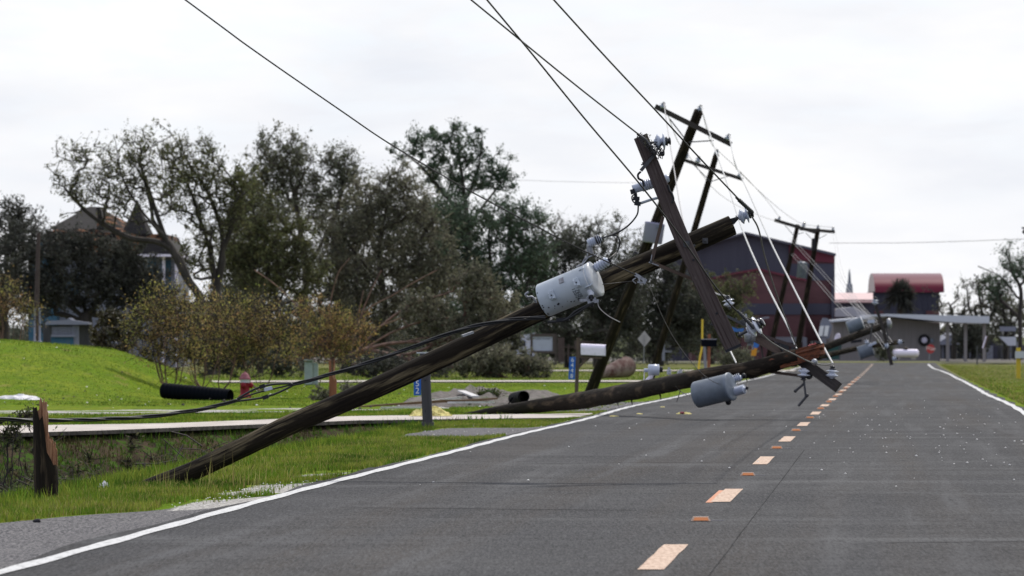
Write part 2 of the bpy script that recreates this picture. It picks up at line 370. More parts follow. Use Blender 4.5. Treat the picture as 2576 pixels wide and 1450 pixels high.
def G(X, Y):
    X = np.asarray(X, dtype=float); Y = np.asarray(Y, dtype=float)
    z0 = zr(Y); u = X-edge(Y); ur = u-7.32
    left = ss(0, -.6, u)
    z = z0-.035*left+.012*wob(X, Y)*left
    yf = drive_front(X)
    cross = ss(-2.25, -4.2, u)*(1-ss(-9.5, -14, u))
    along = 1-ss(yf-3.2, yf+1.0, Y)
    z = z-.72*cross*along-.05*ss(-1.6, -2.3, u)*along
    sh = ss(-1.8, -3.6, u)*(1-ss(-5.5, -7.5, u))*ss(112, 118, Y)*(1-ss(150, 168, Y))
    z = z-.34*sh
    mz = np.interp(X, MX, MZ); mb = ss(110, 148, Y)*(1-ss(153, 176, Y))
    z = np.where(X < -7.4, z*(1-mb)+np.maximum(mz, z0-.05)*mb, z)
    right = ss(.1, 1.5, ur); z = z-.06*right+.03*wob(X*.6, Y*.4)*right
    onroad = (u > -.05) & (u < 7.37) & (Y < 362)
    return np.where(onroad, z0-.03, z)
def g(X, Y): return float(G(X, Y))

# ground material: grass, gravel, mud and dry patches follow a painted mask
def ground_mat():
    m = bpy.data.materials.new('turf and gravel'); m.use_nodes = True; t = m.node_tree; nn = t.nodes.new; ll = t.links.new
    b = t.nodes['Principled BSDF']; b.inputs['Roughness'].default_value = .9; b.inputs['Specular IOR Level'].default_value = .02
    tcn = nn('ShaderNodeTexCoord')
    def nse(sc, det=5, ro=.6):
        a = nn('ShaderNodeMapping'); a.inputs['Scale'].default_value = sc; ll(tcn.outputs['Object'], a.inputs[0])
        q = nn('ShaderNodeTexNoise'); q.inputs['Scale'].default_value = 1; q.inputs['Detail'].default_value = det; q.inputs['Roughness'].default_value = ro; ll(a.outputs[0], q.inputs[0]); return q.outputs[0]
    def rng(x, lo, hi):
        r_ = nn('ShaderNodeMapRange'); r_.inputs[1].default_value = lo; r_.inputs[2].default_value = hi; ll(x, r_.inputs[0]); return r_.outputs[0]
    def mix(f, a, b_):
        q = nn('ShaderNodeMix'); q.data_type = 'RGBA'; ll(f, q.inputs[0])
        for k, v in ((6, a), (7, b_)):
            if isinstance(v, tuple): q.inputs[k].default_value = v+(1,)
            else: ll(v, q.inputs[k])
        return q.outputs[2]
    grass = mix(rng(nse((.5, .16, .5), 6), .38, .66), (.105, .178, .008), (.185, .222, .020))
    grass = mix(rng(nse((2.2, .5, 2.2), 6, .7), .50, .72), grass, (.105, .17, .010)); grass = mix(rng(nse((7, 1.6, 7), 5), .42, .7), grass, (.075, .12, .012))
    grass = mix(rng(nse((1.7, .35, 1.7), 6), .6, .74), grass, (.20, .17, .055))
    sx = nn('ShaderNodeSeparateXYZ'); ll(tcn.outputs['Object'], sx.inputs[0]); ab = nn('ShaderNodeMath'); ab.operation = 'ABSOLUTE'; ll(sx.outputs[0], ab.inputs[0])
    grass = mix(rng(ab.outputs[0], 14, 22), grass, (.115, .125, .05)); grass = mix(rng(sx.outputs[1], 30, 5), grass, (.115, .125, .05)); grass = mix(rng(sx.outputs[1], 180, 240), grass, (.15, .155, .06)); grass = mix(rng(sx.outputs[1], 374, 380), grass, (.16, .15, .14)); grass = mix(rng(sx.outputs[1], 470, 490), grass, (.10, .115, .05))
    grav = mix(rng(nse((45, 12, 45), 4, .8), .40, .62), (.055, .055, .062), (.26, .25, .25))
    pale = mix(rng(nse((30, 8, 30), 4, .8), .40, .60), (.22, .21, .20), (.55, .53, .50))
    mud = mix(rng(nse((2.2, 1.2, 2.2), 7), .38, .62), (.028, .022, .016), (.075, .055, .036))
    mud = mix(rng(nse((7, 3.5, 7), 7, .7), .50, .60), mud, (.05, .10, .014))
    ash = mix(rng(nse((3, 1.5, 3), 7), .38, .62), (.17, .15, .14), (.065, .055, .05))
    at = nn('ShaderNodeAttribute'); at.attribute_name = 'mask'; sp = nn('ShaderNodeSeparateColor'); ll(at.outputs['Color'], sp.inputs[0])
    br = nse((3.5, 1.0, 3.5), 7, .7)
    def edgef(ch):
        a = nn('ShaderNodeMath'); a.operation = 'ADD'; ll(sp.outputs[ch], a.inputs[0]); ll(br, a.inputs[1])
        return rng(a.outputs[0], .96, 1.10)
    c = mix(edgef(0), grass, grav); c = mix(edgef(1), c, mud); c = mix(edgef(2), c, pale)
    a2 = nn('ShaderNodeMath'); a2.operation = 'ADD'; ll(at.outputs['Alpha'], a2.inputs[0]); ll(br, a2.inputs[1])
    c = mix(rng(a2.outputs[0], .96, 1.12), c, ash)
    ll(c, b.inputs['Base Color'])
    bm_ = nn('ShaderNodeBump'); bm_.inputs['Strength'].default_value = .7; bm_.inputs['Distance'].default_value = .05
    ll(nse((14, 6, 14), 6, .7), bm_.inputs['Height']); ll(bm_.outputs[0], b.inputs['Normal'])
    return m
def bump_mask(u, Y, u0, u1, y0, y1, fu=.3, fy=1.5):
    return ss(u0-fu, u0+fu, u)*(1-ss(u1-fu, u1+fu, u))*ss(y0-fy, y0+fy, Y)*(1-ss(y1-fy, y1+fy, Y))
us = np.concatenate([-np.geomspace(400, 16, 22), np.arange(-15, -3, .30), np.arange(-3, 0, .10), np.linspace(0, 7.32, 6), np.arange(7.42, 10, .15), np.geomspace(10.2, 400, 34)])
ys = np.concatenate([np.arange(-20, 28, 6), np.arange(28, 130, .5), np.arange(130, 220, 1.2), np.arange(220, 420, 4), np.geomspace(430, 3500, 16)])
UU, YY = np.meshgrid(us, ys); XX = UU+edge(YY); ZZ = G(XX, YY)
nu, ny = len(us), len(ys)
idx = np.arange(nu*ny).reshape(ny, nu)
Fc = np.stack([idx[:-1, :-1], idx[:-1, 1:], idx[1:, 1:], idx[1:, :-1]], -1).reshape(-1, 4)
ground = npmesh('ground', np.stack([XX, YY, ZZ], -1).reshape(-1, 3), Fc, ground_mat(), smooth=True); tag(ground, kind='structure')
at = ground.data.color_attributes.new('mask', 'FLOAT_COLOR', 'POINT')
apr = np.interp(YY, [20, 30, 41, 44, 46.5, 48], [2.9, 2.3, 1.55, .9, .35, .0])
gr = ss(-apr-.12, -apr+.05, UU)*(YY < 48)*(UU < .6)
gr = np.maximum(gr, bump_mask(UU, YY, -1.75, .5, 76.5, 84.5, .25, .8))
gr = np.maximum(gr, .9*bump_mask(UU, YY, -1.3, .5, 103, 122, .25, 3))
gr = np.maximum(gr, .62*bump_mask(UU, YY, -.22, .5, 20, 340, .12, 3))
md = ss(-2.5, -3.3, UU)*(1-ss(-13, -16, UU))*(1-ss(drive_front(XX)+.8, drive_front(XX)+1.6, YY))*.74
pl = .80*bump_mask(UU, YY, -.72, .1, 44.3, 47.3, .2, .5)+.80*bump_mask(UU, YY, -.78, .1, 48.3, 52, .2, .5)+.72*bump_mask(UU, YY, -.8, -.25, 53.5, 56.5, .2, .6)+.7*bump_mask(UU, YY, -.5, -.1, 60, 62, .15, .5)+.55*bump_mask(UU, YY, -.4, -.1, 66, 75, .15, .5)
ash = bump_mask(UU, YY, -5.6, -2.6, 117, 131, .6, 2.5)*.95
cols = np.stack([gr, md, pl, ash], -1).astype(np.float32); at.data.foreach_set('color', cols.ravel())

def lat_noise(Y): return .018*np.sin(Y*.21+1)+.018*np.sin(Y*.097)+.04*np.sin(Y*.13+2.2)*ss(60, 90, Y)*(1-ss(110, 150, Y))
def strip(name, mt, u0, u1, y0, y1, dy, lift, nlat=1, u0f=None, u1f=None, skirt=0):
    Ys = np.arange(y0, y1+dy*.5, dy); rows = []
    for Y in Ys:
        a = u0 if u0f is None else u0f(Y); b_ = u1 if u1f is None else u1f(Y)
        lat = np.linspace(a, b_, nlat+1); rows.append([(edge(Y)+q, Y, float(zr(Y))+lift) for q in lat])
    V = np.array(rows); k = nlat+1; n = len(Ys); ii = np.arange(n*k).reshape(n, k)
    Fq = np.stack([ii[:-1, :-1], ii[:-1, 1:], ii[1:, 1:], ii[1:, :-1]], -1).reshape(-1, 4)
    V = V.reshape(-1, 3)
    if skirt:
        L = len(V); ex = []; ff = []
        for col, sgn in ((0, 1), (k-1, -1)):
            base = L+len(ex); 
            for r_ in range(n): q = V[ii[r_, col]]; ex.append((q[0]-.03*sgn, q[1], q[2]-skirt))
            for r_ in range(n-1):
                f = [ii[r_, col], ii[r_+1, col], base+r_+1, base+r_]; ff.append(f if sgn > 0 else f[::-1])
        V = np.concatenate([V, np.array(ex)]); Fq = np.concatenate([Fq, np.array(ff)])
    return npmesh(name, V, Fq, mt, smooth=True)
def asphalt():
    m = bpy.data.materials.new('asphalt'); m.use_nodes = True; t = m.node_tree; nn = t.nodes.new; ll = t.links.new
    b = t.nodes['Principled BSDF']; b.inputs['Specular IOR Level'].default_value = .10
    tcn = nn('ShaderNodeTexCoord')
    def nse(sc, det=5, ro=.6):
        a = nn('ShaderNodeMapping'); a.inputs['Scale'].default_value = sc; ll(tcn.outputs['Object'], a.inputs[0])
        q = nn('ShaderNodeTexNoise'); q.inputs['Scale'].default_value = 1; q.inputs['Detail'].default_value = det; q.inputs['Roughness'].default_value = ro; ll(a.outputs[0], q.inputs[0]); return q.outputs[0]
    def rng(x, lo, hi, a=0, b_=1):
        r_ = nn('ShaderNodeMapRange'); r_.inputs[1].default_value = lo; r_.inputs[2].default_value = hi; r_.inputs[3].default_value = a; r_.inputs[4].default_value = b_; ll(x, r_.inputs[0]); return r_.outputs[0]
    def mix(f, a, b_):
        q = nn('ShaderNodeMix'); q.data_type = 'RGBA'; ll(f, q.inputs[0])
        for k, v in ((6, a), (7, b_)):
            if isinstance(v, tuple): q.inputs[k].default_value = v+(1,)
            else: ll(v, q.inputs[k])
        return q.outputs[2]
    c = mix(rng(nse((.22, .10, 1), 6), .35, .65), (.028, .028, .031), (.050, .050, .054))
    dt = nn('ShaderNodeVectorMath'); dt.operation = 'DOT_PRODUCT'; dt.inputs[1].default_value = (1, -.0675, 0); ll(tcn.outputs['Object'], dt.inputs[0])
    sx = nn('ShaderNodeSeparateXYZ'); ll(tcn.outputs['Object'], sx.inputs[0]); my = nn('ShaderNodeMath'); my.operation = 'MULTIPLY'; my.inputs[1].default_value = .022; ll(sx.outputs[1], my.inputs[0])
    cb = nn('ShaderNodeCombineXYZ'); ll(dt.outputs['Value'], cb.inputs[0]); ll(my.outputs[0], cb.inputs[1])
    qt = nn('ShaderNodeTexNoise'); qt.inputs['Scale'].default_value = 1.15; qt.inputs['Detail'].default_value = 4; ll(cb.outputs[0], qt.inputs[0])
    c = mix(rng(qt.outputs[0], .46, .66), c, (.044, .036, .031))
    qs = nn('ShaderNodeTexNoise'); qs.inputs['Scale'].default_value = 3.1; qs.inputs['Detail'].default_value = 6; ll(cb.outputs[0], qs.inputs[0])
    c = mix(rng(qs.outputs[0], .52, .70), c, (.082, .082, .086))        # brownish wheel tracks
    c = mix(rng(nse((.13, .8, 1), 6, .7), .53, .66), c, (.020, .019, .020))         # dark bands across
    c = mix(rng(nse((.14, .42, 1), 6, .7), .54, .72), c, (.105, .105, .108))         # pale dusty bands across
    c = mix(rng(nse((62, 4.5, 1), 3, .85), .46, .68), c, (.098, .098, .101))       # aggregate
    c = mix(rng(nse((30, 1.3, 1), 4, .85), .52, .68), c, (.088, .088, .092))
    c = mix(rng(nse((55, 4, 1), 3, .85), .52, .66), c, (.012, .012, .013))
    c = mix(rng(nse((26, 1.1, 1), 4, .85), .54, .68), c, (.020, .020, .022))
    ll(c, b.inputs['Base Color'])
    ll(rng(nse((.4, .25, 1), 5), .3, .7, .74, .92), b.inputs['Roughness'])
    bm_ = nn('ShaderNodeBump'); bm_.inputs['Strength'].default_value = .55; bm_.inputs['Distance'].default_value = .006
    ll(nse((90, 40, 90), 4, .8), bm_.inputs['Height']); ll(bm_.outputs[0], b.inputs['Normal'])
    return m
AS = asphalt()
road = strip('road', AS, -.16, 7.5, -20, 348, 1.0, 0, 8, u0f=lambda Y: -.15-.04*math.sin(Y*.9)-.05*math.sin(Y*.37)+float(lat_noise(Y)), u1f=lambda Y: 7.47+.05*math.sin(Y*.6), skirt=.035)
tag(road, kind='structure')
# the crossing road at the far end
mb = MB(); q = [(-60, 352), (20.6, 346.5), (40, 345), (120, 338), (120, 346), (40, 354), (22, 356), (-60, 361)]
q = [(a, b_, float(zr(b_))+.006) for a, b_ in q]
mb.add(q, [[0, 1, 6, 7], [1, 2, 5, 6], [2, 3, 4, 5]]); tag(mb.build('crossing_road', AS), kind='structure')
def line(name, base, wd, y0, y1, dy, amp=1, label=None):
    o = strip(name, M['marking_white'], 0, 0, y0, y1, dy, .005, 1, u0f=lambda Y: base+amp*float(lat_noise(Y))-wd/2-.012*math.sin(Y*2.7)*math.sin(Y*.8), u1f=lambda Y: base+amp*float(lat_noise(Y))+wd/2+.012*math.sin(Y*1.9+1)); return tag(o, kind='structure')
line('edge_line', 0, .118, 20, 325, .5)
def right_u(Y): return 7.30-.35*ss(230, 299, Y)
strip_r = strip('edge_line', M['marking_white'], 0, 0, 20, 336, .7, .005, 1, u0f=lambda Y: right_u(Y)-.062+.012*math.sin(Y*.7)+.6*float(lat_noise(Y*.8)), u1f=lambda Y: right_u(Y)+.062+.012*math.sin(Y*.9)+.6*float(lat_noise(Y*.8)))
tag(strip_r, kind='structure')
# centre dashes
rnd = random.Random(4)
for k in range(24):
    y0 = 32.4+12.95*k; mb = MB(); n = 5; c0 = cx(y0+1.9)
    L = 3.8*(1 if k else 1); vs = []; fs = []
    sk = .02
    for i in range(n+1):
        Y = y0+L*i/n
        for s_ in (-1, 1): vs.append((cx(Y)+s_*(.077+rnd.uniform(-.004, .004)), Y+rnd.uniform(-.03, .03), float(zr(Y))+.005))
    fs = [[2*i, 2*i+1, 2*i+3, 2*i+2] for i in range(n)]
    mb.add(vs, fs); o = mb.build('lane_dash', M['marking_peach'])
    tag(o, kind='structure')
# older orange mark under the second dash
mb = MB(); vs = []
for Y in (45.2, 46.4, 47.6, 48.7): vs += [(cx(Y)-.115, Y, .0035), (cx(Y)-.06, Y, .0035)]
mb.add(vs, [[0, 1, 3, 2], [2, 3, 5, 4], [4, 5, 7, 6]]); tag(mb.build('faded_orange_mark', M['orange_reflector']), kind='structure')
# raised reflective markers between the dashes
mk = None
DIST = ['largest, nearest the bottom of the picture', 'second from the bottom', 'third from the bottom', 'fourth from the bottom', 'fifth from the bottom', 'sixth from the bottom', 'seventh from the bottom', 'eighth from the bottom']
for k in range(14):
    Y = 40.8+12.95*k; p = Vector((cx(Y), Y, float(zr(Y))+.003))
    if mk is None:
        mk = thing('road_marker', '', 'road marker', p)
        a = .070; h = .030
        mb = MB(); vs = [(-a, -.05, 0), (a, -.05, 0), (a, .05, 0), (-a, .05, 0), (-a*.78, -.026, h), (a*.78, -.026, h), (a*.78, .026, h), (-a*.78, .026, h)]
        vs = [Vector(v)+p for v in vs]
        mb.add(vs, [[4, 5, 6, 7], [0, 1, 5, 4], [1, 2, 6, 5], [2, 3, 7, 6], [3, 0, 4, 7]]); mb.build('marker_body', M['marking_peach'], mk)
        mb = MB(); f = [Vector((-a*.78, -.053, .004))+p, Vector((a*.78, -.053, .004))+p, Vector((a*.66, -.030, h-.004))+p, Vector((-a*.66, -.030, h-.004))+p]
        mb.prism(f, (0, .004, 0)); mb.build('reflector', M['orange_reflector'], mk)
        mb = MB(); mb.box(p+Vector((.04, .06, .001)), (.25, .03, .003)); mb.build('adhesive_pad', M['gym_pale'], mk)
        o = mk
    else:
        o = copy_tree(mk); o.location = p
    o['group'] = 'raised markers between the centre dashes'
    o['label'] = ('orange reflective marker on the centre line, '+DIST[k]) if k < 8 else 'tiny far orange marker on the centre line beyond the eighth one'
def crack(u0, y0, u1, y1, wd, seed, amp=.05, name='road_crack'):
    rc = random.Random(seed); n = 26; vs = []; dx = rc.uniform(-amp, amp); L_ = math.hypot(u1-u0, y1-y0); nx, nyv = -(y1-y0)/L_, (u1-u0)/L_
    for i in range(n+1):
        t = i/n; dx = dx*.75+rc.uniform(-amp, amp)*.5; u = u0+(u1-u0)*t+nx*dx; Y = y0+(y1-y0)*t+nyv*dx; w2 = wd*rc.uniform(.25, .7)
        for s_ in (-1, 1): vs.append((edge(Y)+u+nx*w2*s_, Y+nyv*w2*s_*(1 if abs(nyv) < .5 else 4), float(zr(Y))+.0025))
    mb = MB(); mb.add(vs, [[2*i, 2*i+1, 2*i+3, 2*i+2] for i in range(n)]); tag(mb.build(name, M['tar']), kind='structure')
for a_ in ((4.02, 26, 4.0, 66, .0055, 1, .006), (.5, 58.5, 6.6, 60.5, .012, 3, .10), (.8, 44, 3.1, 43.2, .010, 4, .08), (5.0, 36.5, 7.2, 37.4, .008, 5, .06), (4.2, 47.6, 6.9, 48.2, .008, 9, .08)): crack(*a_)
# ------------------------------------------------------------------ drives and footpath
def slab(name, front, back, mt, lift, th, step=.6):
    """front/back: lists of (X,Y); a slab of that outline laid on the ground"""
    fx = np.linspace(0, 1, 60)
    def res(pl):
        pl = np.array(pl, float); L = np.r_[0, np.cumsum(np.hypot(*np.diff(pl, axis=0).T))]; L /= L[-1]
        return np.stack([np.interp(fx, L, pl[:, 0]), np.interp(fx, L, pl[:, 1])], -1)
    A, B = res(front), res(back); mb = MB(); vs = []; K = 4
    for a, b_ in zip(A, B):
        for j in range(K+1):
            q = a+(b_-a)*j/K; vs.append((q[0], q[1], float(zr(q[1]))+lift))
    fs = []
    for i in range(59):
        for j in range(K): fs.append([i*(K+1)+j, (i+1)*(K+1)+j, (i+1)*(K+1)+j+1, i*(K+1)+j+1])
    n = len(vs); low = [(x, y-.01, z-th) for x, y, z in vs[::K+1]]; fs2 = [[i*(K+1), n+i, n+i+1, (i+1)*(K+1)] for i in range(59)]
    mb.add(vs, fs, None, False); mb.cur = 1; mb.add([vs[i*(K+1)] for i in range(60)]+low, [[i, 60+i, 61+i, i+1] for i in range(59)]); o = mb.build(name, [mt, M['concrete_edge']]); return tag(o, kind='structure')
def fr(X): return float(drive_front(X))
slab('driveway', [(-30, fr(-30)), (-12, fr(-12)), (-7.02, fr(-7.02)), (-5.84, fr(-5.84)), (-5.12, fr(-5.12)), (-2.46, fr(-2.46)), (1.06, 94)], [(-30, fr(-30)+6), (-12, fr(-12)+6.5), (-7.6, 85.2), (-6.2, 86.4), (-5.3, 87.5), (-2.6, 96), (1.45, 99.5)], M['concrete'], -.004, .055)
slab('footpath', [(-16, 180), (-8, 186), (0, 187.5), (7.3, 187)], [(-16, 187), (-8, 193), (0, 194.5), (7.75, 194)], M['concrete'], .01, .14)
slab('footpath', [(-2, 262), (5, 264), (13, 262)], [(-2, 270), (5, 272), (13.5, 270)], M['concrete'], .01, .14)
gm = mat('pale gravel drive', (.50, .48, .47), .95, spec=.1, noise=((18, 5, 18), (.24, .22, .22), .45, .6, 5), noise2=((2, .8, 2), (.24, .22, .2), .5, .7, 6), bump=(30, .6, .03))
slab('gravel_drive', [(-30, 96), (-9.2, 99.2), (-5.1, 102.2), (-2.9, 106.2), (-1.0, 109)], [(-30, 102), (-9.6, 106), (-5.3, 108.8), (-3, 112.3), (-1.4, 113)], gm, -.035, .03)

# ------------------------------------------------------------------ grass blades
def blades(name, n, fn, h0, h1, w0, mt, seed, kind='stuff', bend=.5):
    r = np.random.default_rng(seed); X, Y = fn(r, n); Z = G(X, Y)-.005; n = len(X)
    h = r.uniform(h0, h1, n)*(.7+.6*r.random(n)); a = r.uniform(0, 2*np.pi, n); wd = w0*(.6+.8*r.random(n)); h = h*np.clip(62/Y, .45, 1)*1.0; b = r.uniform(0, bend, n)*h
    b2 = r.uniform(0, 2*np.pi, n); dx, dy = np.cos(a)*wd/2, np.sin(a)*wd/2
    m1 = np.stack([X+.3*b*np.cos(b2), Y+.3*b*np.sin(b2), Z+h*.55], -1)
    A = np.stack([X-dx, Y-dy, Z], -1); B = np.stack([X+dx, Y+dy, Z], -1)
    C = m1+np.stack([dx, dy, 0*dx], -1)*.8; D = m1-np.stack([dx, dy, 0*dx], -1)*.8
    T = np.stack([X+b*np.cos(b2), Y+b*np.sin(b2), Z+h], -1)
    V = np.stack([A, B, C, D, T], 1).reshape(-1, 3); i = np.arange(n)[:, None]*5
    # quads only: the tip is a narrow quad (tip vertex doubled by a thin offset)
    V2 = np.concatenate([V, (T+np.stack([dx, dy, 0*dx], -1)*.15)]); j = (5*n+np.arange(n))[:, None]
    F1 = np.concatenate([i, i+1, i+2, i+3], 1); F2 = np.concatenate([i+3, i+2, j, i+4], 1)
    o = npmesh(name, V2, np.concatenate([F1, F2]), mt); return tag(o, kind=kind)
gb = mat('grass blades', (.100, .175, .018), .75, spec=.03, noise=((1.6, .5, 1.6), (.22, .25, .045), .40, .62, 6), noise2=((.9, .22, .9), (.05, .095, .014), .50, .64, 5), transl=.5, island=.35)
gy = mat('dry grass blades', (.26, .235, .085), .7, spec=.04, transl=.5, island=.4)
gd = mat('dark ditch grass', (.06, .12, .015), .7, spec=.04, noise=((1.6, 1, 1.6), (.075, .065, .03), .5, .6, 4), transl=.4, island=.5)
def keep(X, Y, u, mask): return X[mask], Y[mask]
def verge(r, n):
    Y = 37+(118-37)*r.random(n)**1.25; u = -r.uniform(.16, 2.7, n); X = edge(Y)+u
    ap = np.interp(Y, [20, 30, 41, 44, 46.5, 48], [2.9, 2.3, 1.55, .9, .35, .0])
    bare = (u > -ap+.06*wob(X*5, Y*2)-.03) | ((Y > 76.5) & (Y < 84.5) & (u > -1.75)) | ((Y > drive_front(X)-.1) & (Y < 101.6) & (X < 1.4)) | ((Y > 103) & (Y < 120) & (u > -1.2))
    bare |= (r.random(n) < .97) & (u > -.78+.10*wob(X*4, Y*3)) & (((Y > 43.0) & (Y < 47.3)) | ((Y > 47.9) & (Y < 52)) | ((Y > 54) & (Y < 57)))
    return X[~bare], Y[~bare]
blades('grass', 270000, verge, .028, .062, .0075, gb, 1)
blades('grass', 40000, verge, .03, .075, .006, gy, 2)
def crest(r, n):
    Y = 42+(90-42)*r.random(n); u = -r.normal(2.45, .28, n); X = edge(Y)+u; m = Y < drive_front(X)-.2; return X[m], Y[m]
blades('grass', 26000, crest, .05, .15, .008, gb, 3)
def ditch(r, n):
    Y = 55+(95-55)*r.random(n)**.7; u = -r.uniform(2.6, 10, n); X = edge(Y)+u
    m = (Y < drive_front(X)-.1) & (wob(X*1.3, Y*.9)+.8*wob(X*3.3, Y*2.1) > -.45); return X[m], Y[m]
blades('grass', 110000, ditch, .04, .11, .014, gd, 4)
def lawn(r, n):
    Y = 96+(182-96)*r.random(n); X = -(r.random(n)*.11*Y)+edge(Y)*r.random(n); u = X-edge(Y)
    m = (u < -.5) & ((Y < 101) | (Y > 114) | (X > -1.2)) & ~((Y > 117) & (Y < 131) & (u < -2.6) & (u > -5.6)); m &= (Y > drive_front(X)+6); return X[m], Y[m]
blades('grass', 90000, lawn, .035, .075, .016, gb, 5)
def fold(r, n):
    X = -(r.random(n)*.115*100); yf = drive_front(X); Y = yf-r.random(n)**2*.5; return X, Y
blades('grass', 900, fold, .10, .20, .010, gd, 6)
def between(r, n):
    X = -10+9*r.random(n); Y = drive_front(X)+6.9+r.random(n)*12; m = Y < np.interp(X, [-30, -9.2, -5.1, -2.9, -1], [96, 99.2, 102.2, 106.2, 109])-.8; return X[m], Y[m]
blades('grass', 22000, between, .045, .09, .014, gb, 7)
def rightside(r, n):
    Y = 62+(330-62)*r.random(n)**1.2; u = 7.6+r.random(n)**1.5*10; X = edge(Y)+u; return X, Y
blades('grass', 60000, rightside, .05, .12, .02, gb, 8)
blades('grass', 20000, rightside, .07, .16, .02, gy, 9)
def farlawn(r, n):
    Y = 196+(300-196)*r.random(n); X = -14+r.random(n)*(edge(Y)+13.5); return X, Y
blades('grass', 36000, farlawn, .06, .13, .03, gb, 10)
def weeds(r, n):
    Y = 40+(95-40)*r.random(n); u = -r.uniform(.5, 2.7, n); c = wob(u*9, Y*4, 1.7)+.7*wob(u*21, Y*9); X = edge(Y)+u; m = (c > .85) & (Y < drive_front(X)-.2) & (Y > 48.5) & ~((Y > 76) & (Y < 85) & (u > -1.9)) & ~((u > -.85) & (Y < 52.5)); return X[m], Y[m]
blades('grass', 60000, weeds, .045, .08, .009, gd, 11)
def stalks(r, n):
    Y = 50.5+r.random(n)*1.0; x = 380+r.random(n)*300; X = (x-1288)/F*Y; return X, Y
blades('grass', 60, stalks, .16, .30, .0045, gy, 12, bend=.25)
# white gravel strewn over the road, and dark crumbs: one loose scatter
def scatter(name, pts, mt, r0, r1, seed, kind='stuff'):
    rr = random.Random(seed); mb = MB()
    for X, Y, zz in pts:
        s_ = rr.uniform(r0, r1); z = zz+s_*.3
        T = [Vector((rr.uniform(.6, 1)*s_*c_[0], rr.uniform(.6, 1)*s_*c_[1], rr.uniform(.35, .7)*s_*c_[2])) for c_ in ((1, 0, 0), (0, 1, 0), (-1, 0, 0), (0, -1, 0), (0, 0, 1), (0, 0, -.5))]
        mb.add([Vector((X, Y, z))+t for t in T], [[0, 1, 4], [1, 2, 4], [2, 3, 4], [3, 0, 4], [1, 0, 5], [2, 1, 5], [3, 2, 5], [0, 3, 5]])
    return tag(mb.build(name, mt), kind=kind)
rr = random.Random(8); pts = []
for k in range(190):
    Y = rr.gauss(78, 14)
    if rr.random() < .3: Y = rr.uniform(50, 130)
    u = 3.6+rr.random()**.7*4.2 if rr.random() < .72 else rr.uniform(.2, 7)
    if 38 < Y < 140: pts.append((edge(Y)+u, Y, float(zr(Y))))
scatter('strewn_gravel', pts, M['white_stone'], .006, .020, 1)
pts = [(edge(Y)+u, Y, g(edge(Y)+u, Y)+.02) for Y, u in [(rr.uniform(46, 58), rr.uniform(-1.1, -.1)) for _ in range(0)]+[(q[0], q[1]) for q in ((rr.choice((rr.uniform(44.3, 47.3), rr.uniform(48.3, 51.8))), rr.uniform(-.7, -.12)) for _ in range(110))]+[(rr.uniform(76, 122), rr.uniform(-1.6, 0)) for _ in range(170)]]
scatter('verge_gravel', pts, M['white_stone'], .005, .012, 2)
rr = random.Random(18); pts = []
for k in range(150):
    Y = rr.uniform(104, 172); X = rr.uniform(-.098*Y, edge(Y)-1); pts.append((X, Y, g(X, Y)+.04))
scatter('lawn_litter', pts[:75], M['white_stone'], .015, .04, 3); scatter('lawn_litter', pts[75:], M['bark'], .02, .06, 4)
# ------------------------------------------------------------------ line hardware
def insulator(parent, base, ax, s=1.0, mt='porcelain', name='insulator', head='porcelain_dark', pin=.06, lab=None):
    """a two-shed pin insulator standing on a steel pin; ax points away from the arm"""
    ax = Vector(ax).normalized(); base = Vector(base); o = base+ax*pin*s
    mb = MB(); mb.lathe(o, ax, [(-.012*s, .028*s), (0, .034*s), (.004*s, .052*s), (.022*s, .076*s), (.030*s, .078*s), (.036*s, .062*s), (.055*s, .036*s), (.066*s, .040*s), (.074*s, .080*s), (.080*s, .082*s), (.088*s, .052*s), (.094*s, .036*s), (.10*s, .030*s)], 20)
    b = mb.build(name, M[mt], parent, lab)
    mb = MB(); mb.lathe(o, ax, [(.094*s, .036*s), (.104*s, .046*s), (.112*s, .044*s), (.118*s, .027*s), (.126*s, .027*s), (.132*s, .040*s), (.142*s, .036*s), (.146*s, .012*s)], 14)
    mb.build('cap', M[head], b)
    mb = MB(); mb.tube([base-ax*.02*s, base+ax*(pin-.012)*s], [.014*s, .012*s], 8); mb.lathe(base, ax, [(-.004*s, .03*s), (.006*s, .03*s)], 6, False)
    mb.build('pin', M['steel_dark'], b)
    return o+ax*.122*s
def ribbed(parent, a, b, r, nrib, mt, name, r2=None):
    a = Vector(a); b = Vector(b); L = (b-a).length; r2 = r2 or r*.66; prof = [(0, r2*.7), (0, r2)]
    for k in range(nrib):
        t0 = L*(.08+.84*k/nrib); t1 = L*(.08+.84*(k+1)/nrib); h = t1-t0
        prof += [(t0, r2), (t0+h*.38, r), (t0+h*.55, r*.96), (t0+h*.72, r2)]
    prof += [(L*.94, r2), (L, r2*.7)]
    mb = MB(); mb.lathe(a, b-a, prof, 16); return mb.build(name, M[mt], parent)
def wire(name, pts, r, mt, label, parent=None, n=8, seg=6, group=None, cat='wire'):
    mb = MB(); mb.tube(spline(pts, n), r, seg); o = mb.build(name, M[mt], parent)
    if not parent: tag(o, label, cat, group)
    return o
def shaft(parent, pts, rads, mt, name='pole_shaft', seg=20, n=7, jit=0, seed=0, lab=None):
    sp = spline(pts, n); m = len(sp)
    rr_ = np.interp(np.linspace(0, 1, m), np.linspace(0, 1, len(rads)), rads)
    rs = random.Random(seed); mb = MB(); mb.tube(sp, list(rr_), seg, rjit=jit, rnd=rs, uoff=seed*.7); return mb.build(name, M[mt], parent, lab)
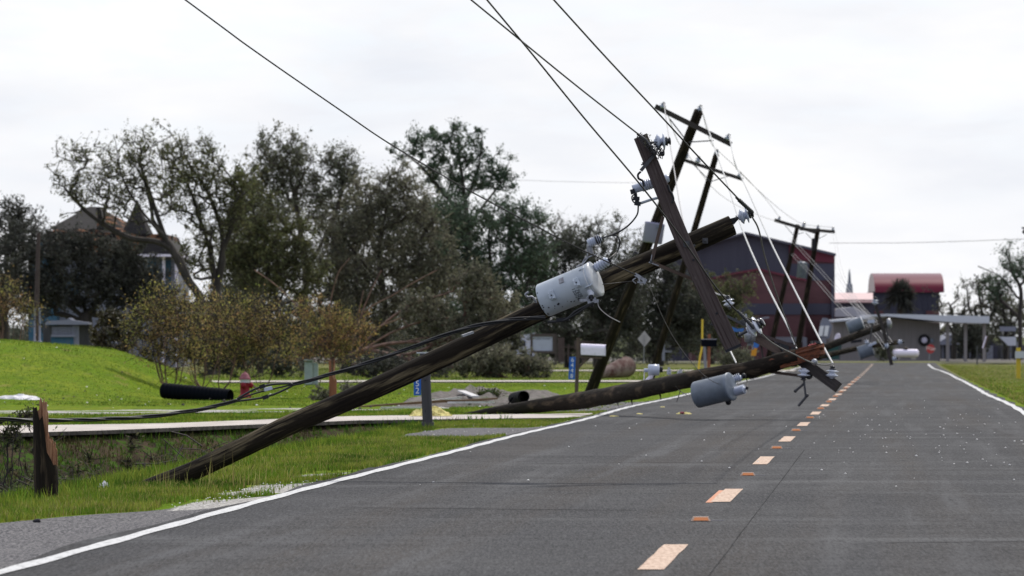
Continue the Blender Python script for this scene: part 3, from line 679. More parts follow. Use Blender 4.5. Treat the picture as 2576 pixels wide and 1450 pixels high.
def bolt(parent, p, r=.018, ax=(0, -1, 0), mt='steel_dark', square=.055):
    mb = MB(); ax = Vector(ax).normalized(); mb.beam(Vector(p), Vector(p)+ax*.008, square, square); mb.lathe(Vector(p)+ax*.008, ax, [(0, r), (.018, r), (.02, r*.6), (.032, r*.6)], 6, False); return mb.build('bolt', M[mt], parent)
def transformer(parent, c, ax, r, L, mt='tank', lid='tank_lid', face=None, lugs=True, name='transformer', bush=2, det=1):
    """tank: c is the centre of its underside, ax points to the lid"""
    ax = Vector(ax).normalized(); c = Vector(c)
    mb = MB(); mb.lathe(c, ax, [(0, r*.90), (.004, r*.97), (.012, r), (L*.90, r), (L*.905, r*1.035), (L*.93, r*1.035)], 40)
    t = mb.build(name, M[mt], parent)
    mb = MB(); mb.lathe(c, ax, [(L*.932, r*1.05), (L*.955, r*1.07), (L*.975, r*1.06), (L*.99, r*.9), (L*1.01, r*.6), (L*1.02, r*.05)], 40); mb.build('lid', M[lid], t)
    return t
def txt(s, size, ext=.002):
    cu = bpy.data.curves.new('t', 'FONT'); cu.body = s; cu.size = size; cu.align_x = 'CENTER'; cu.align_y = 'CENTER'; cu.extrude = ext; cu.space_character = 1.05
    ob = bpy.data.objects.new('t', cu); scn.collection.objects.link(ob); dg = bpy.context.evaluated_depsgraph_get()
    me = bpy.data.meshes.new_from_object(ob.evaluated_get(dg)); vs = [v.co.copy() for v in me.vertices]; fs = [list(p.vertices) for p in me.polygons]
    bpy.data.objects.remove(ob); bpy.data.curves.remove(cu); bpy.data.meshes.remove(me); return vs, fs
def text_on(parent, s, size, o, ex, ey, mt, name='lettering', ext=.001):
    vs, fs = txt(s, size, ext); ex = Vector(ex).normalized(); ey = Vector(ey).normalized(); ez = ex.cross(ey); o = Vector(o)
    mb = MB(); mb.add([o+ex*v.x+ey*v.y+ez*v.z for v in vs], fs); return mb.build(name, M[mt], parent)

# ================================================================== the near pole
base = P(355, 1212, 52.0); base.z = g(base.x, base.y)
p1 = thing('utility_pole', 'nearest and biggest leaning pole, with a pale grey transformer and a steep broken crossarm', 'utility pole', base)
def Z1(x, y, k=0): return P(x, y, 52.0+(x-355)/1490*.5+k)
spine = [Z1(250, 1290), Z1(345, 1242), Z1(475, 1190), Z1(605, 1129), Z1(734, 1067), Z1(864, 1012), Z1(1057, 925), Z1(1343, 790), Z1(1600, 673), Z1(1842, 567)]
spine[0].z = g(spine[0].x, spine[0].y)-.25
shaft(p1, spine, [.086, .087, .089, .091, .094, .096, .097, .095, .096, .094], 'pole_light', seg=28, n=10, jit=.012, seed=3)
# crossarm in front of the pole
a0, a1 = P(1611, 343, 52.15), P(1845, 879, 52.05)
dirA = (a1-a0).normalized(); sideA = Vector((dirA.z, 0, -dirA.x)).normalized()       # points left-down / right-up in the picture
if sideA.x < 0: sideA = -sideA
midA = [a0.lerp(a1, t) for t in (0, .25, .5, .75, 1)]
bow = [0, .006, .012, .008, 0]; midA = [m_-sideA*b_*2.2 for m_, b_ in zip(midA, bow)]
mb = MB(); sp = spline(midA, 6)
for_up = Vector((0, 1, 0))
vs = []; fs = []; uvs = []; Ls = 0
for i, q in enumerate(sp):
    if i: Ls += (sp[i]-sp[i-1]).length
    t = i/(len(sp)-1); hw = .064+.010*t; hd = .052+.004*t
    for sx, sy in ((-1, -1), (1, -1), (1, 1), (-1, 1)): vs.append(q+sideA*sx*hw+for_up*sy*hd)
    if i:
        for k in range(4):
            k2 = (k+1) % 4; fs.append([(i-1)*4+k, (i-1)*4+k2, i*4+k2, i*4+k]); q0 = k*.4; L0 = Ls-(sp[i]-sp[i-1]).length
            uvs.append([(q0, L0), (q0+.14, L0), (q0+.14, Ls), (q0, Ls)])
mb.add(vs, [f[::-1] for f in fs], [u_[::-1] for u_ in uvs])
n4 = len(vs)-4; mb.add([vs[i] for i in (0, 1, 2, 3)], [[0, 1, 2, 3]]); mb.add([vs[n4+i] for i in (3, 2, 1, 0)], [[0, 1, 2, 3]])
arm = mb.build('crossarm', M['arm'], p1)
bv = arm.modifiers.new('bevel', 'BEVEL'); bv.width = .008; bv.segments = 2
def onA(t, s=0, f=0): return a0.lerp(a1, t)+sideA*s-Vector((0, 1, 0))*f
# bolt holes and washers on the arm
for t in (.115, .50, .58, .83): 
    mb = MB(); c_ = onA(t, -.01, .062); mb.lathe(c_, (0, -1, 0), [(0, .011), (.003, .011)], 10, False); mb.build('bolt_hole', M['iron'], arm)
bolt(arm, onA(.505, -.01, .060))
mb = MB(); mb.beam(onA(.115, -.10, 0), onA(.115, -.06, 0), .012, .012); mb.beam(onA(.115, -.085, 0), onA(.115, -.068, 0), .035, .035); mb.build('bolt', M['steel_dark'], arm)
mb = MB(); mb.beam(onA(.865, -.105, 0), onA(.865, -.06, 0), .012, .012); mb.beam(onA(.865, -.09, 0), onA(.865, -.075, 0), .03, .03); mb.build('bolt', M['steel_dark'], arm)
# insulators: upper on the arm, lower on the arm, one at the pole top
sA = (sideA+dirA*.1).normalized()
i1 = insulator(p1, P(1634, 360, 52.05), (P(1690, 356, 52.05)-P(1640, 361, 52.05)), .98, pin=.055)
i2 = insulator(p1, P(1862, 843, 52.05), (P(1912, 818, 52.0)-P(1868, 843, 52.05)), 1.10, 'porcelain_pale', pin=.085)
# pole-top pin: a flat black bracket then the insulator
mb = MB(); q = [P(1834, 551, 52.45), P(1858, 545, 52.45), P(1858, 552, 52.45), P(1846, 566, 52.45)]; mb.prism(q, (0, .02, 0)); mb.build('top_bracket', M['iron'], p1)
i3 = insulator(p1, P(1853, 549, 52.4), (P(1890, 538, 52.4)-P(1855, 548, 52.4)), .92, pin=.03)
# metal strap across the arm and hook
mb = MB(); mb.beam(P(1612, 430, 52.06), P(1651, 384, 52.06), .006, .032, up=(0, 0, 1)); mb.build('strap', M['steel_dark'], p1)
mb = MB(); mb.tube(spline([P(1612, 432, 52.05), P(1605, 440, 52.05), P(1607, 450, 52.05), P(1617, 456, 52.05), P(1620, 470, 52.05)], 5), .010, 6); mb.build('hook', M['iron'], p1)
mb = MB(); mb.tube(spline([P(1680, 466, 52.02), P(1684, 480, 52.02), P(1690, 488, 52.02), P(1694, 502, 52.02), P(1690, 512, 52.02)], 5), .011, 6); mb.build('hook', M['iron'], p1)
# fuse cutout behind the arm
c0, c1 = P(1592, 477, 52.3), P(1683, 448, 52.3)
cut = ribbed(p1, c0, c1, .044, 1, 'porcelain', 'fuse_cutout', .040)
mb = MB(); L = (c1-c0).length
prof = []
for k in range(7): t0 = L*(.22+.055*k); prof += [(t0, .040), (t0+.012, .052), (t0+.020, .050), (t0+.026, .040)]
mb.lathe(c0, c1-c0, prof, 18); mb.build('sheds', M['porcelain'], cut)
mb = MB(); mb.beam(P(1586, 484, 52.25), P(1597, 481, 52.25), .02, .045); mb.tube([P(1598, 485, 52.22), P(1600, 500, 52.22), P(1606, 512, 52.22)], .016, 6); mb.beam(P(1592, 500, 52.2), P(1609, 500, 52.2), .03, .035); mb.beam(P(1596, 511, 52.2), P(1612, 514, 52.2), .035, .04); mb.tube(spline([P(1598, 488, 52.2), P(1590, 495, 52.2), P(1592, 506, 52.2), P(1603, 517, 52.2)], 4), .007, 5); mb.build('cutout_clamp', M['iron'], cut)
mb = MB(); mb.tube([P(1611, 512, 52.25), P(1640, 502, 52.25), P(1664, 496, 52.25)], .0125, 10); mb.build('fuse_tube', M['tank'], cut)
# tangle of tie wire by the upper insulator
rr = random.Random(5)
mb = MB()
for k in range(13):
    c_ = Vector((rr.uniform(1640, 1668), rr.uniform(366, 396), 0)); pts_ = [P(c_.x+rr.uniform(-14, 14), c_.y+rr.uniform(-14, 14), 52.0+rr.uniform(-.04, .04)) for _ in range(4)]; mb.tube(spline(pts_, 4), .0035, 5)
mb.ball(P(1666, 388, 52), .022, jit=.5, rnd=rr, seg=7, rings=5)
mb.build('tie_wire', M['iron'], p1)
mb = MB()
for k in range(14):
    t = k/13; c_ = P(1607+t*38, 340+t*42, 52.04); a_ = P(1607+t*38-5, 340+t*42+6, 52.03); b_ = P(1607+t*38+6, 340+t*42-6, 52.03); mb.tube([a_, c_-Vector((0, .015, 0)), b_], .005, 5)
mb.tube([P(1603, 337, 52.0), P(1625, 352, 51.99), P(1650, 390, 52.0)], .012, 6); mb.build('preformed_tie', M['steel_dark'], p1)
# a wind blown sprig caught at the arm top
mb = MB()
for k in range(26):
    c_ = P(1630+rr.uniform(-7, 9), 355+rr.uniform(-16, 14), 52.0); s_ = .012
    mb.add([c_+Vector((rr.uniform(-s_, s_), rr.uniform(-s_, s_), rr.uniform(-s_, s_))) for _ in range(4)], [[0, 1, 2, 3]])
sp_ = tag(mb.build('leaf_sprig', M['leaf_silver']), 'small pale sprig of leaves caught at the top of the steep crossarm', 'twig')
# wooden brace with steel foot, and second brace
mb = MB(); mb.beam(P(1668, 545, 52.2), P(1640, 655, 52.2), .030, .048, up=(0, 1, 0)); mb.build('brace', M['brace_wood'], p1)
mb = MB(); mb.beam(P(1643, 662, 52.22), P(1750, 706, 52.3), .030, .046, up=(0, 1, 0)); mb.build('brace', M['brace_wood'], p1)
mb = MB(); mb.beam(P(1640, 641, 52.17), P(1636, 664, 52.17), .008, .052, up=(0, 1, 0)); mb.beam(P(1632, 660, 52.16), P(1657, 669, 52.16), .008, .052, up=(0, 1, 0)); mb.build('brace_plate', M['galv'], p1); bolt(p1, P(1638, 660, 52.15), .010, square=.025)
for x_, y_ in ((1786, 598), (1747, 618), (1758, 611)): bolt(p1, P(x_-12, y_+8, 52.36), .014, square=.05 if x_ != 1758 else .02)
bolt(p1, P(1602, 640, 52.38), .014, ax=(-.3, -.2, 1), square=.03)
mb = MB(); ea = a1-dirA*.012; mb.beam(ea-dirA*.008, ea+dirA*.016, .155, .125, up=(0, 1, 0)); mb.build('end_strap', M['iron'], arm)
# hanging hooks at the pole top side
mb = MB(); mb.tube(spline([P(1592, 645, 52.3), P(1597, 634, 52.3), P(1604, 640, 52.3)], 4), .006, 5); mb.build('step_bolt', M['steel_dark'], p1)
# transformer
axT = Vector((math.cos(R(17))*math.cos(R(22.6)), -math.sin(R(17)), math.cos(R(17))*math.sin(R(22.6))))
cT = P(1366, 757, 52.19); rT = .158; LT = .562
tr = transformer(p1, cT, axT, rT, LT)
perp = Vector((-axT.z, 0, axT.x)).normalized(); perp = (perp-axT*perp.dot(axT)).normalized(); fwd = perp.cross(axT).normalized()
if fwd.y > 0: fwd = -fwd
def onT(t, ang, k=1.0):        # t along the axis (0..1), ang up from the camera-facing side
    n_ = fwd*math.cos(R(ang))+perp*math.sin(R(ang)); return cT+axT*LT*t+n_*rT*k, n_
def lug(t, ang):
    p_, n_ = onT(t, ang); up_ = axT; sd_ = n_.cross(axT)
    mb = MB(); mb.beam(p_-n_*.01, p_+n_*.014, .088, .052, up=up_)
    mb.beam(p_+n_*.014-axT*.018, p_+n_*.040-axT*.018, .058, .018, up=up_); mb.beam(p_+n_*.014+axT*.014-sd_*.03, p_+n_*.030+axT*.014-sd_*.03, .014, .03, up=up_)
    o_ = mb.build('mounting_lug', M['tank'], tr); o_.modifiers.new('bevel', 'BEVEL').width = .004
    mb = MB(); mb.lathe(p_+n_*.015, n_, [(0, .007), (.003, .007)], 8, False); mb.build('mounting_lug', M['ink'], tr)
lug(.26, 5); lug(.73, 12)
mb = MB(); mb.lathe(cT, axT, [(LT*.875, rT*1.0), (LT*.878, rT*1.028), (LT*.898, rT*1.028), (LT*.90, rT*1.0)], 40, caps=False); mb.build('clamp_band', M['tank_lid'], tr)
mb = MB(); p_, n_ = onT(.48, 42); s_ = n_.cross(axT); mb.beam(p_-s_*.03, p_+s_*.03, .004, .05, up=axT); mb.build('nameplate', M['galv'], tr)
p_, n_ = onT(.86, 52); mb = MB(); mb.tube(spline([p_-axT*.03, p_+n_*.012, p_+axT*.03], 4), .006, 5); mb.build('lifting_ring', M['tank'], tr)
p_, n_ = onT(.90, -12); mb = MB(); mb.tube(spline([p_-axT*.05-perp*.01, p_+n_*.016-axT*.02, p_+n_*.016+axT*.02, p_+axT*.045+perp*.02], 4), .007, 5); mb.build('lifting_ring', M['tank'], tr)
# secondary bushings and connectors low on the near side
for t, ang in ((.865, -40), (.80, -62)):
    p_, n_ = onT(t, ang); mb = MB(); mb.lathe(p_-n_*.01, n_, [(0, .040), (.012, .040), (.014, .030), (.045, .026), (.046, .018), (.075, .018)], 14); mb.build('low_voltage_bushing', M['porcelain_pale'], tr)
    mb = MB(); mb.lathe(p_+n_*.05, n_, [(0, .024), (.02, .026), (.022, .012), (.05, .012)], 10); mb.build('connector', M['iron'], tr)
mb = MB(); mb.beam(P(1458, 757, 51.9), P(1500, 752, 51.9), .02, .025); mb.beam(P(1478, 762, 51.9), P(1506, 757, 51.9), .03, .03); mb.build('connector', M['galv'], tr)
# rust chips
rr = random.Random(9); mb = MB()
for k in range(16):
    t_, a_ = (rr.uniform(.01, .05), rr.uniform(-60, 40)) if k < 9 else (rr.uniform(.05, .6), rr.uniform(-50, -15))
    p_, n_ = onT(t_, a_); s_ = rr.uniform(.003, .009); mb = MB(); mb.lathe(p_, n_, [(0, s_), (.0015, s_*.8)], 6, False); mb.build('rust_chip', M['ink'], tr)
for t_, a_, s_ in ((.285, -32, .012), (.30, -30, .009), (.22, -33, .006)): p_, n_ = onT(t_, a_); mb = MB(); mb.lathe(p_, n_, [(0, s_), (.004, s_*.8)], 5, False); mb.build('rust_chip', M['ink'], tr)
# stencilled figures, bent round the tank
for s_, t0, a0_ in (('7620', .69, -25), ('120/240', .63, -27)):
    vs_, fs_ = txt(s_, .044, .0005); mb = MB(); V_ = []
    for v in vs_:
        n2 = fwd*math.cos(R(a0_)-v.x/rT)+perp*math.sin(R(a0_)-v.x/rT); V_.append(cT+axT*(LT*t0+v.y)+n2*(rT+.0012+v.z))
    mb.add(V_, fs_); mb.build('marking', M['ink'], tr)
# high voltage bushing
bb = P(1497, 676, 52.05); bt = P(1531, 655, 52.0); ribbed(tr, bb, bt, .050, 5, 'porcelain', 'high_voltage_bushing', .036)
mb = MB(); mb.beam(P(1527, 660, 52.0), P(1535, 653, 52.0), .03, .04); mb.build('terminal', M['iron'], tr)
# hanger strap behind the tank, seen at the lower left
mb = MB(); mb.tube(spline([P(1330, 735, 52.3), P(1322, 741, 52.3), P(1328, 748, 52.3), P(1340, 748, 52.3), P(1352, 768, 52.3)], 4), .011, 8); mb.build('hanger', M['galv'], p1)
mb = MB(); mb.beam(P(1400, 745, 52.33), P(1480, 712, 52.33), .05, .12); mb.build('hanger', M['galv'], p1)
# surge arrester
ar = ribbed(p1, P(1478, 613, 52.2), P(1513, 600, 52.2), .046, 6, 'porcelain', 'surge_arrester', .032)
mb = MB(); mb.lathe(P(1496, 606.2, 52.2), P(1513, 600, 52.2)-P(1478, 613, 52.2), [(0, .03), (.006, .05), (.012, .034), (.022, .05), (.028, .034), (.038, .05), (.044, .034), (.052, .047), (.06, .03)], 14); mb.build('dark_sheds', M['porcelain_dark'], ar)
mb = MB(); pts_ = []
for k in range(36): pts_.append(P(1483+7*math.cos(k*1.15)+k*.12, 620+k*.55, 52.2)+Vector((0, .02*math.sin(k*1.15), 0)))
mb.tube(pts_, .004, 5); mb.build('spring_lead', M['galv'], ar)
mb = MB(); mb.tube(spline([P(1476, 614, 52.2), P(1478, 632, 52.2), P(1477, 645, 52.2), P(1468, 656, 52.2), P(1464, 672, 52.2)], 5), .006, 5); mb.tube(spline([P(1500, 640, 52.2), P(1480, 648, 52.2), P(1468, 662, 52.2), P(1450, 672, 52.2)], 5), .007, 5); mb.build('arrester_bracket', M['galv'], ar)
for x_, y_ in ((1417, 684), (1436, 676)):
    mb = MB(); mb.ball(P(x_, y_, 52.1), .012, seg=7, rings=5); mb.tube([P(x_, y_, 52.1), P(x_+4, y_+10, 52.1)], .005, 5); mb.build('bolt', M['iron'], p1)
# leads belonging to the pole
wire('jumper_lead', [P(1606, 516, 52.2), P(1602, 542, 52.2), P(1578, 570, 52.2), P(1548, 588, 52.2), P(1513, 600, 52.2)], .0075, 'cable', None, p1)
wire('jumper_lead', [P(1536, 592, 52.2), P(1552, 594, 52.2), P(1559, 610, 52.2), P(1552, 634, 52.2), P(1530, 653, 52.0)], .0075, 'cable', None, p1)
wire('ground_lead', [P(1503, 758, 51.9), P(1508, 775, 51.9), P(1530, 795, 51.9), P(1560, 811, 51.9)], .0035, 'wire_far', None, p1)
for dy in (0, 7): wire('service_lead', [P(1378, 812-dy*.3, 51.95), P(1420, 806, 51.9), P(1446, 792-dy, 51.88), P(1470, 776-dy*.6, 51.88), P(1502, 758, 51.9)], .011, 'cable', None, p1)
mb = MB(); mb.beam(P(1400, 806, 51.92), P(1432, 802, 51.9), .03, .03); mb.build('splice_sleeve', M['iron'], p1)
mb = MB(); mb.beam(P(1162, 846, 51.95), P(1190, 836, 52.0), .035, .02); mb.build('cable_clamp', M['galv'], p1)
wire('tie_wire', [P(1516, 716, 51.9), P(1560, 711, 52.2), P(1610, 706, 52.1)], .003, 'wire', None, p1)

# dead-end clamp that ends the long bare wire
cl = thing('wire_clamp', 'shiny bolted clamp hanging at the end of the long wire above the pole', 'clamp', P(1612, 700, 52.1))
mb = MB(); mb.beam(P(1597, 690, 52.1), P(1626, 708, 52.1), .035, .03); mb.build('clamp_body', M['galv'], cl)
mb = MB(); mb.tube([P(1606, 700, 52.06), P(1612, 716, 52.06)], .008, 6); mb.tube([P(1616, 704, 52.06), P(1622, 716, 52.06)], .008, 6); mb.beam(P(1603, 710, 52.06), P(1624, 712, 52.06), .02, .012); mb.tube(spline([P(1600, 700, 52.1), P(1592, 706, 52.1), P(1600, 714, 52.1)], 4), .006, 5); mb.build('clamp_bolt', M['galv'], cl)

# overhead wires; each comes down from the span towards the camera
def ext(pts, k=5):
    d = pts[0]-pts[1]; return [pts[0]+d*k]+pts
WG = 'slack overhead wires running down to the nearest pole'
wire('overhead_wire', ext([P(466, 0, 45.5), P(640, 128, 46.8), P(855, 277, 48.4), P(985, 365, 49.4), P(1170, 474, 50.7), P(1330, 560, 51.4), P(1470, 632, 51.8), P(1605, 694, 52.1)]), .0068, 'wire', 'longest overhead wire, crossing the sky from upper left to the clamp below the transformer bushing', group=WG)
wire('overhead_wire', ext([P(1185, 0, 47), P(1322, 112, 48.4), P(1460, 224, 50), P(1607, 339, 51.95)]), .0075, 'wire', 'overhead wire tied to the top end of the steep crossarm', group=WG)
wire('overhead_wire', ext([P(1225, 0, 46.5), P(1335, 132, 47.6), P(1470, 298, 49), P(1600, 452, 50.3), P(1712, 596, 51.2), P(1800, 722, 51.7), P(1862, 790, 51.9), Vector(i2)-Vector((0, .02, 0))]), .0075, 'wire', 'overhead wire crossing in front of the crossarm to its lower insulator', group=WG)
wire('overhead_wire', ext([P(1393, 0, 47), P(1520, 140, 48.2), P(1650, 279, 49.8), P(1760, 398, 51), P(1868, 512, 52.2), Vector(i3)]), .0075, 'wire', 'rightmost overhead wire, ending at the insulator on the pole top', group=WG)
# armour wraps where wires meet insulators
for a_, b_, nm in ((P(1852, 497, 52.1), P(1893, 535, 52.36), 0), (P(1855, 782, 51.88), P(1897, 826, 51.93), 1)):
    mb = MB(); mb.tube([a_, a_.lerp(b_, .5), b_], [.012, .015, .017], 8)
    for k in range(9): c_ = a_.lerp(b_, .2+k*.09); mb.lathe(c_, b_-a_, [(-.006, .015), (0, .021), (.006, .015)], 8)
    tag(mb.build('armour_wrap', M['steel_dark']), ('ribbed dark wire wrap at the pole-top insulator', 'ribbed dark wire wrap at the lower insulator of the steep crossarm')[nm], 'wire wrap')
WS = 'wires strung on from the nearest pole to the fallen one'
wire('overhead_wire', [Vector(i3)+Vector((.01, 0, -.03)), P(1909, 580, 54), P(1925, 650, 62), P(1955, 745, 74), P(1980, 812, 84), P(2004, 872, 91.5)], [.0075, .011], 'wire', 'dark wire dropping steeply from the pole-top insulator to the fallen pole', group=WS)
wire('overhead_wire', [Vector(i2), P(1915, 838, 54), P(1950, 868, 62), P(2000, 893, 74), P(2040, 912, 85), P(2072, 918, 91), P(2090, 917, 92.2)], [.0085, .013], 'wire', 'dark sagging wire from the lower crossarm insulator to the road-side insulator', group=WS)
mb = MB(); mb.ball(P(2049, 911, 86.5), .05, seg=8, rings=6); tag(mb.build('wire_connector', M['galv']), 'small round connector on the sagging wire above the road', 'connector')
wire('slack_wire', [P(1620, 706, 52.1), P(1640, 735, 54), P(1668, 800, 60), P(1700, 858, 68), P(1738, 910, 77), P(1775, 948, 86), P(1808, 966, 90.5), P(1840, 966, 91), P(1868, 955, 91)], [.0026, .0065], 'wire', 'thin slack wire curving from the clamp down to the hanging blue grey transformer', group=WS)
# twisted black service cable
pts_ = [P(-260, 1050, 50.5), P(0, 1055, 50.8), P(110, 1058, 51), P(330, 1052, 51.4), P(460, 1037, 51.6), P(560, 1018, 51.7), P(640, 992, 51.75), P(720, 972, 51.8), P(850, 937, 51.85), P(970, 898, 51.9), P(1100, 850, 51.9), P(1190, 822, 51.9), P(1290, 804, 51.9), P(1372, 799, 51.92)]
sp = spline(pts_, 26); cb = thing('service_cable', 'black twisted service cable sagging from the left edge up to the pale transformer', 'cable', sp[0])
for ph in (0, 2.1, 4.2):
    q = []; L = 0
    for i, c_ in enumerate(sp):
        if i: L += (sp[i]-sp[i-1]).length
        x_ = c_.x/c_.y*F+1288; am = .011
        if 598 < x_ < 735: am = .011+.040*math.sin((x_-598)/137*math.pi)
        q.append(c_+Vector((0, math.cos(L*6+ph), math.sin(L*6+ph)))*am if not 598 < x_ < 735 else c_+Vector((0, 0, (1, -1, .1)[int(ph/2.09)]))*am)
    mb = MB(); mb.tube(q, (.0095, .0095, .0075)[int(ph/2.09)], 6); mb.build('cable_strand', M['cable'], cb)
mb = MB(); mb.beam(P(664, 981, 51.72), P(684, 976, 51.74), .028, .03); mb.build('splice_sleeve', M['porcelain'], cb)
for x_, y_ in ((660, 972), (668, 999)):
    mb = MB(); mb.beam(P(x_-7, y_+3, 51.72), P(x_+7, y_-2, 51.72), .035, .035); mb.build('splice_sleeve', M['iron'], cb)

# ================================================================== broken stump
b0 = P(113, 1240, 48.3); st = thing('pole_stump', 'short broken pole stump with splintered red brown top at the ditch edge', 'pole stump', Vector((b0.x, b0.y, g(b0.x, b0.y))))
def Q(x, y, k=0): return P(x, y, 48.3+k)
mb = MB(); rr = random.Random(12); seg = 22; rads = .104
cxs = [Q(119, 1300), Q(119, 1238), Q(114, 1150), Q(106, 1090)]
# a shaft whose rim is torn: height of the rim depends on the angle
vs = []; fs = []; uvs = []; rings = 9
top = []
for k in range(seg):
    a = 2*math.pi*k/seg; xx = math.cos(a)
    y_ = np.interp(xx, [-1, -.62, -.45, -.1, .1, .22, .6, 1], [1028, 1030, 1050, 1054, 1120, 1158, 1166, 1176])
    top.append(y_+rr.uniform(-9, 9))
for i in range(rings):
    f_ = i/(rings-1)
    for k in range(seg):
        a = 2*math.pi*k/seg; y_ = 1300+(top[k]-1300)*f_
        ctr = np.interp(y_, [1028, 1240, 1300], [111, 117, 118]); rr_ = np.interp(y_, [1028, 1240, 1300], [29, 31, 32])
        p_ = Q(ctr+rr_*math.cos(a), y_, px(rr_, 48.3)*math.sin(a)); vs.append(p_)
for i in range(rings-1):
    for k in range(seg):
        k2 = (k+1) % seg; fs.append([i*seg+k, i*seg+k2, (i+1)*seg+k2, (i+1)*seg+k]); h0 = i*.11; uvs.append([(k*.03, h0), (k*.03+.03, h0), (k*.03+.03, h0+.11), (k*.03, h0+.11)])
mb.add(vs, [f[::-1] for f in fs], [u_[::-1] for u_ in uvs], True); mb.build('stump_wood', M['pole_dark'], st)
mb = MB()
# splintered heartwood: slats standing inside the torn rim
for x0, x1, yt, yb, k in ((99, 112, 1006, 1210, -.03), (106, 118, 1012, 1230, -.06), (112, 121, 1034, 1240, -.02), (84, 100, 1032, 1150, .02), (92, 104, 1030, 1150, -.05), (118, 128, 1108, 1240, -.05), (122, 134, 1106, 1240, -.02), (128, 140, 1112, 1240, .0), (133, 144, 1128, 1245, .03), (116, 124, 1090, 1240, .03), (124, 131, 1104, 1240, .05)):
    n_ = 5; poly = [Q(x0, yb, k)]+[Q(x0+(x1-x0)*j/n_, yt+rr.uniform(-6, 12)*(1 if j % 2 else .3), k) for j in range(n_+1)]+[Q(x1, yb, k)]
    mb.prism(poly, (0, .02, 0))
mb.build('split_wood', M['fresh'], st)

# ================================================================== fallen pole across the road
def Z2(x, y): return P(x, y, np.interp(x, [1150, 1500, 1760, 2070], [101, 97, 92, 91]))
b2 = Z2(1200, 1040); p2 = thing('utility_pole', 'fallen dark pole lying low across the left lane, snapped at an orange broken end', 'utility pole', b2)
pts_ = [Z2(1150, 1052), Z2(1205, 1040), Z2(1330, 1024), Z2(1480, 1005), Z2(1620, 979), Z2(1760, 950), Z2(1880, 931), Z2(1960, 910), Z2(2010, 895)]
shaft(p2, pts_, [.045, .055, .115, .15, .145, .135, .13, .135, .12], 'pole_dark', seg=18, n=6, jit=.07, seed=5)
# split stretch and the broken end
mb = MB(); rr = random.Random(3)
for k in range(15):
    o_ = Vector((0, rr.uniform(-.10, .10), rr.uniform(-.10, .10))); x0 = rr.uniform(1920, 1970); x1 = rr.uniform(2050, 2074)
    mb.beam(Z2(x0, 916-(x0-1930)*.24)+o_, Z2(x1, 880-(x1-2066)*.25)+o_*.8, rr.uniform(.03, .07), rr.uniform(.03, .08), up=(0, rr.uniform(-1, 1), 1))
mb.build('split_wood', M['rotten'], p2)
mb = MB(); mb.beam(Z2(1990, 895)-Vector((0, .0, .02)), Z2(2068, 879), .18, .16); o_ = mb.build('broken_end', M['rotten'], p2)
mb = MB()
for x0, y0, x1, y1, hh in ((1880, 921, 2066, 868, .05), (1800, 938, 1900, 917, .04)): mb.beam(Z2(x0, y0), Z2(x1, y1), .12, hh)
mb.build('pale_bark_strip', M['pole_light'], p2)
for x_, y_ in ((1690, 964), (1763, 936), (1808, 929), (1782, 955)): bolt(p2, Z2(x_, y_)-Vector((0, .155, 0)), .02, square=.06)
for x_, y_ in ((1552, 1006), (1588, 1004), (1660, 990)):
    mb = MB(); mb.tube([Z2(x_, y_), Z2(x_+3, y_+16)], [.02, .004], 5); mb.build('splinter', M['pole_dark'], p2)
# its crossarm, lower half on the lane, upper half behind
def W(x, y, k=0): return P(x, y, 91.5+k)
mb = MB(); mb.beam(W(1995, 893, -.1), W(2108, 975, -.4), .17, .155, up=(0, 1, 0)); a2 = mb.build('crossarm', M['arm_dark'], p2)
mb = MB(); mb.beam(W(1893, 846, .3), W(1982, 894, .2), .14, .13, up=(0, 1, 0)); mb.build('crossarm', M['brace_wood'], p2, 'brown upper half of the split crossarm')
mb = MB(); mb.beam(W(1898, 838, .25), W(2000, 872, .2), .05, .10, up=(0, 1, 0)); mb.build('crossarm_splinter', M['arm'], p2)
mb = MB(); mb.tube(spline([W(1960, 868, .1), W(1968, 885, .1), W(1975, 905, .1)], 4), .02, 6); mb.build('hanging_strap', M['iron'], p2)
mb = MB(); mb.beam(W(1922, 934, .1), W(2022, 947, -.1), .045, .075, up=(0, 1, 0)); mb.build('brace', M['brace_wood'], p2)
mb = MB(); mb.beam(W(1876, 790, .3), W(1895, 880, .25), .03, .05, up=(0, 1, 0)); mb.build('brace', M['galv'], p2)
mb = MB(); mb.beam(W(1905, 800, .3), W(1920, 905, .3), .03, .085, up=(0, 1, 0)); mb.build('brace', M['arm'], p2)
mb = MB(); mb.beam(W(2019, 930, -.25), W(2027, 998, -.25), .03, .07, up=(0, 1, 0)); mb.tube([W(2001, 984, -.25), W(2022, 966, -.25)], .02, 6); mb.tube([W(2008, 1022, -.25), W(2030, 996, -.25)], .022, 6); mb.ball(W(2030, 995, -.25), .035, seg=6, rings=4); mb.ball(W(2001, 984, -.25), .03, seg=6, rings=4); mb.ball(W(2035, 946, -.25), .06, seg=7, rings=5); mb.build('bracket', M['steel_dark'], p2)
insulator(p2, W(2022, 935, -.3), (-.05, 0, -1), 1.25, 'porcelain_pale', pin=-.03, lab='pale insulator hanging upside down under the pole')
insulator(p2, W(2092, 958, -.4), W(2096, 905)-W(2092, 960), 1.28, 'porcelain_pale', pin=.04, lab='white insulator on the lane end of the crossarm')
insulator(p2, W(1836, 775, .2), W(1828, 735)-W(1836, 772), 1.15, 'porcelain_pale', pin=.03, lab='white insulator beside the steep crossarm')
mb = MB(); mb.tube([W(2000, 885, -.2), W(2018, 908, -.3)], .05, 7); mb.ball(W(2014, 902, -.3), .09, seg=7, rings=5, jit=.3, rnd=rr); mb.build('clamp', M['iron'], p2)
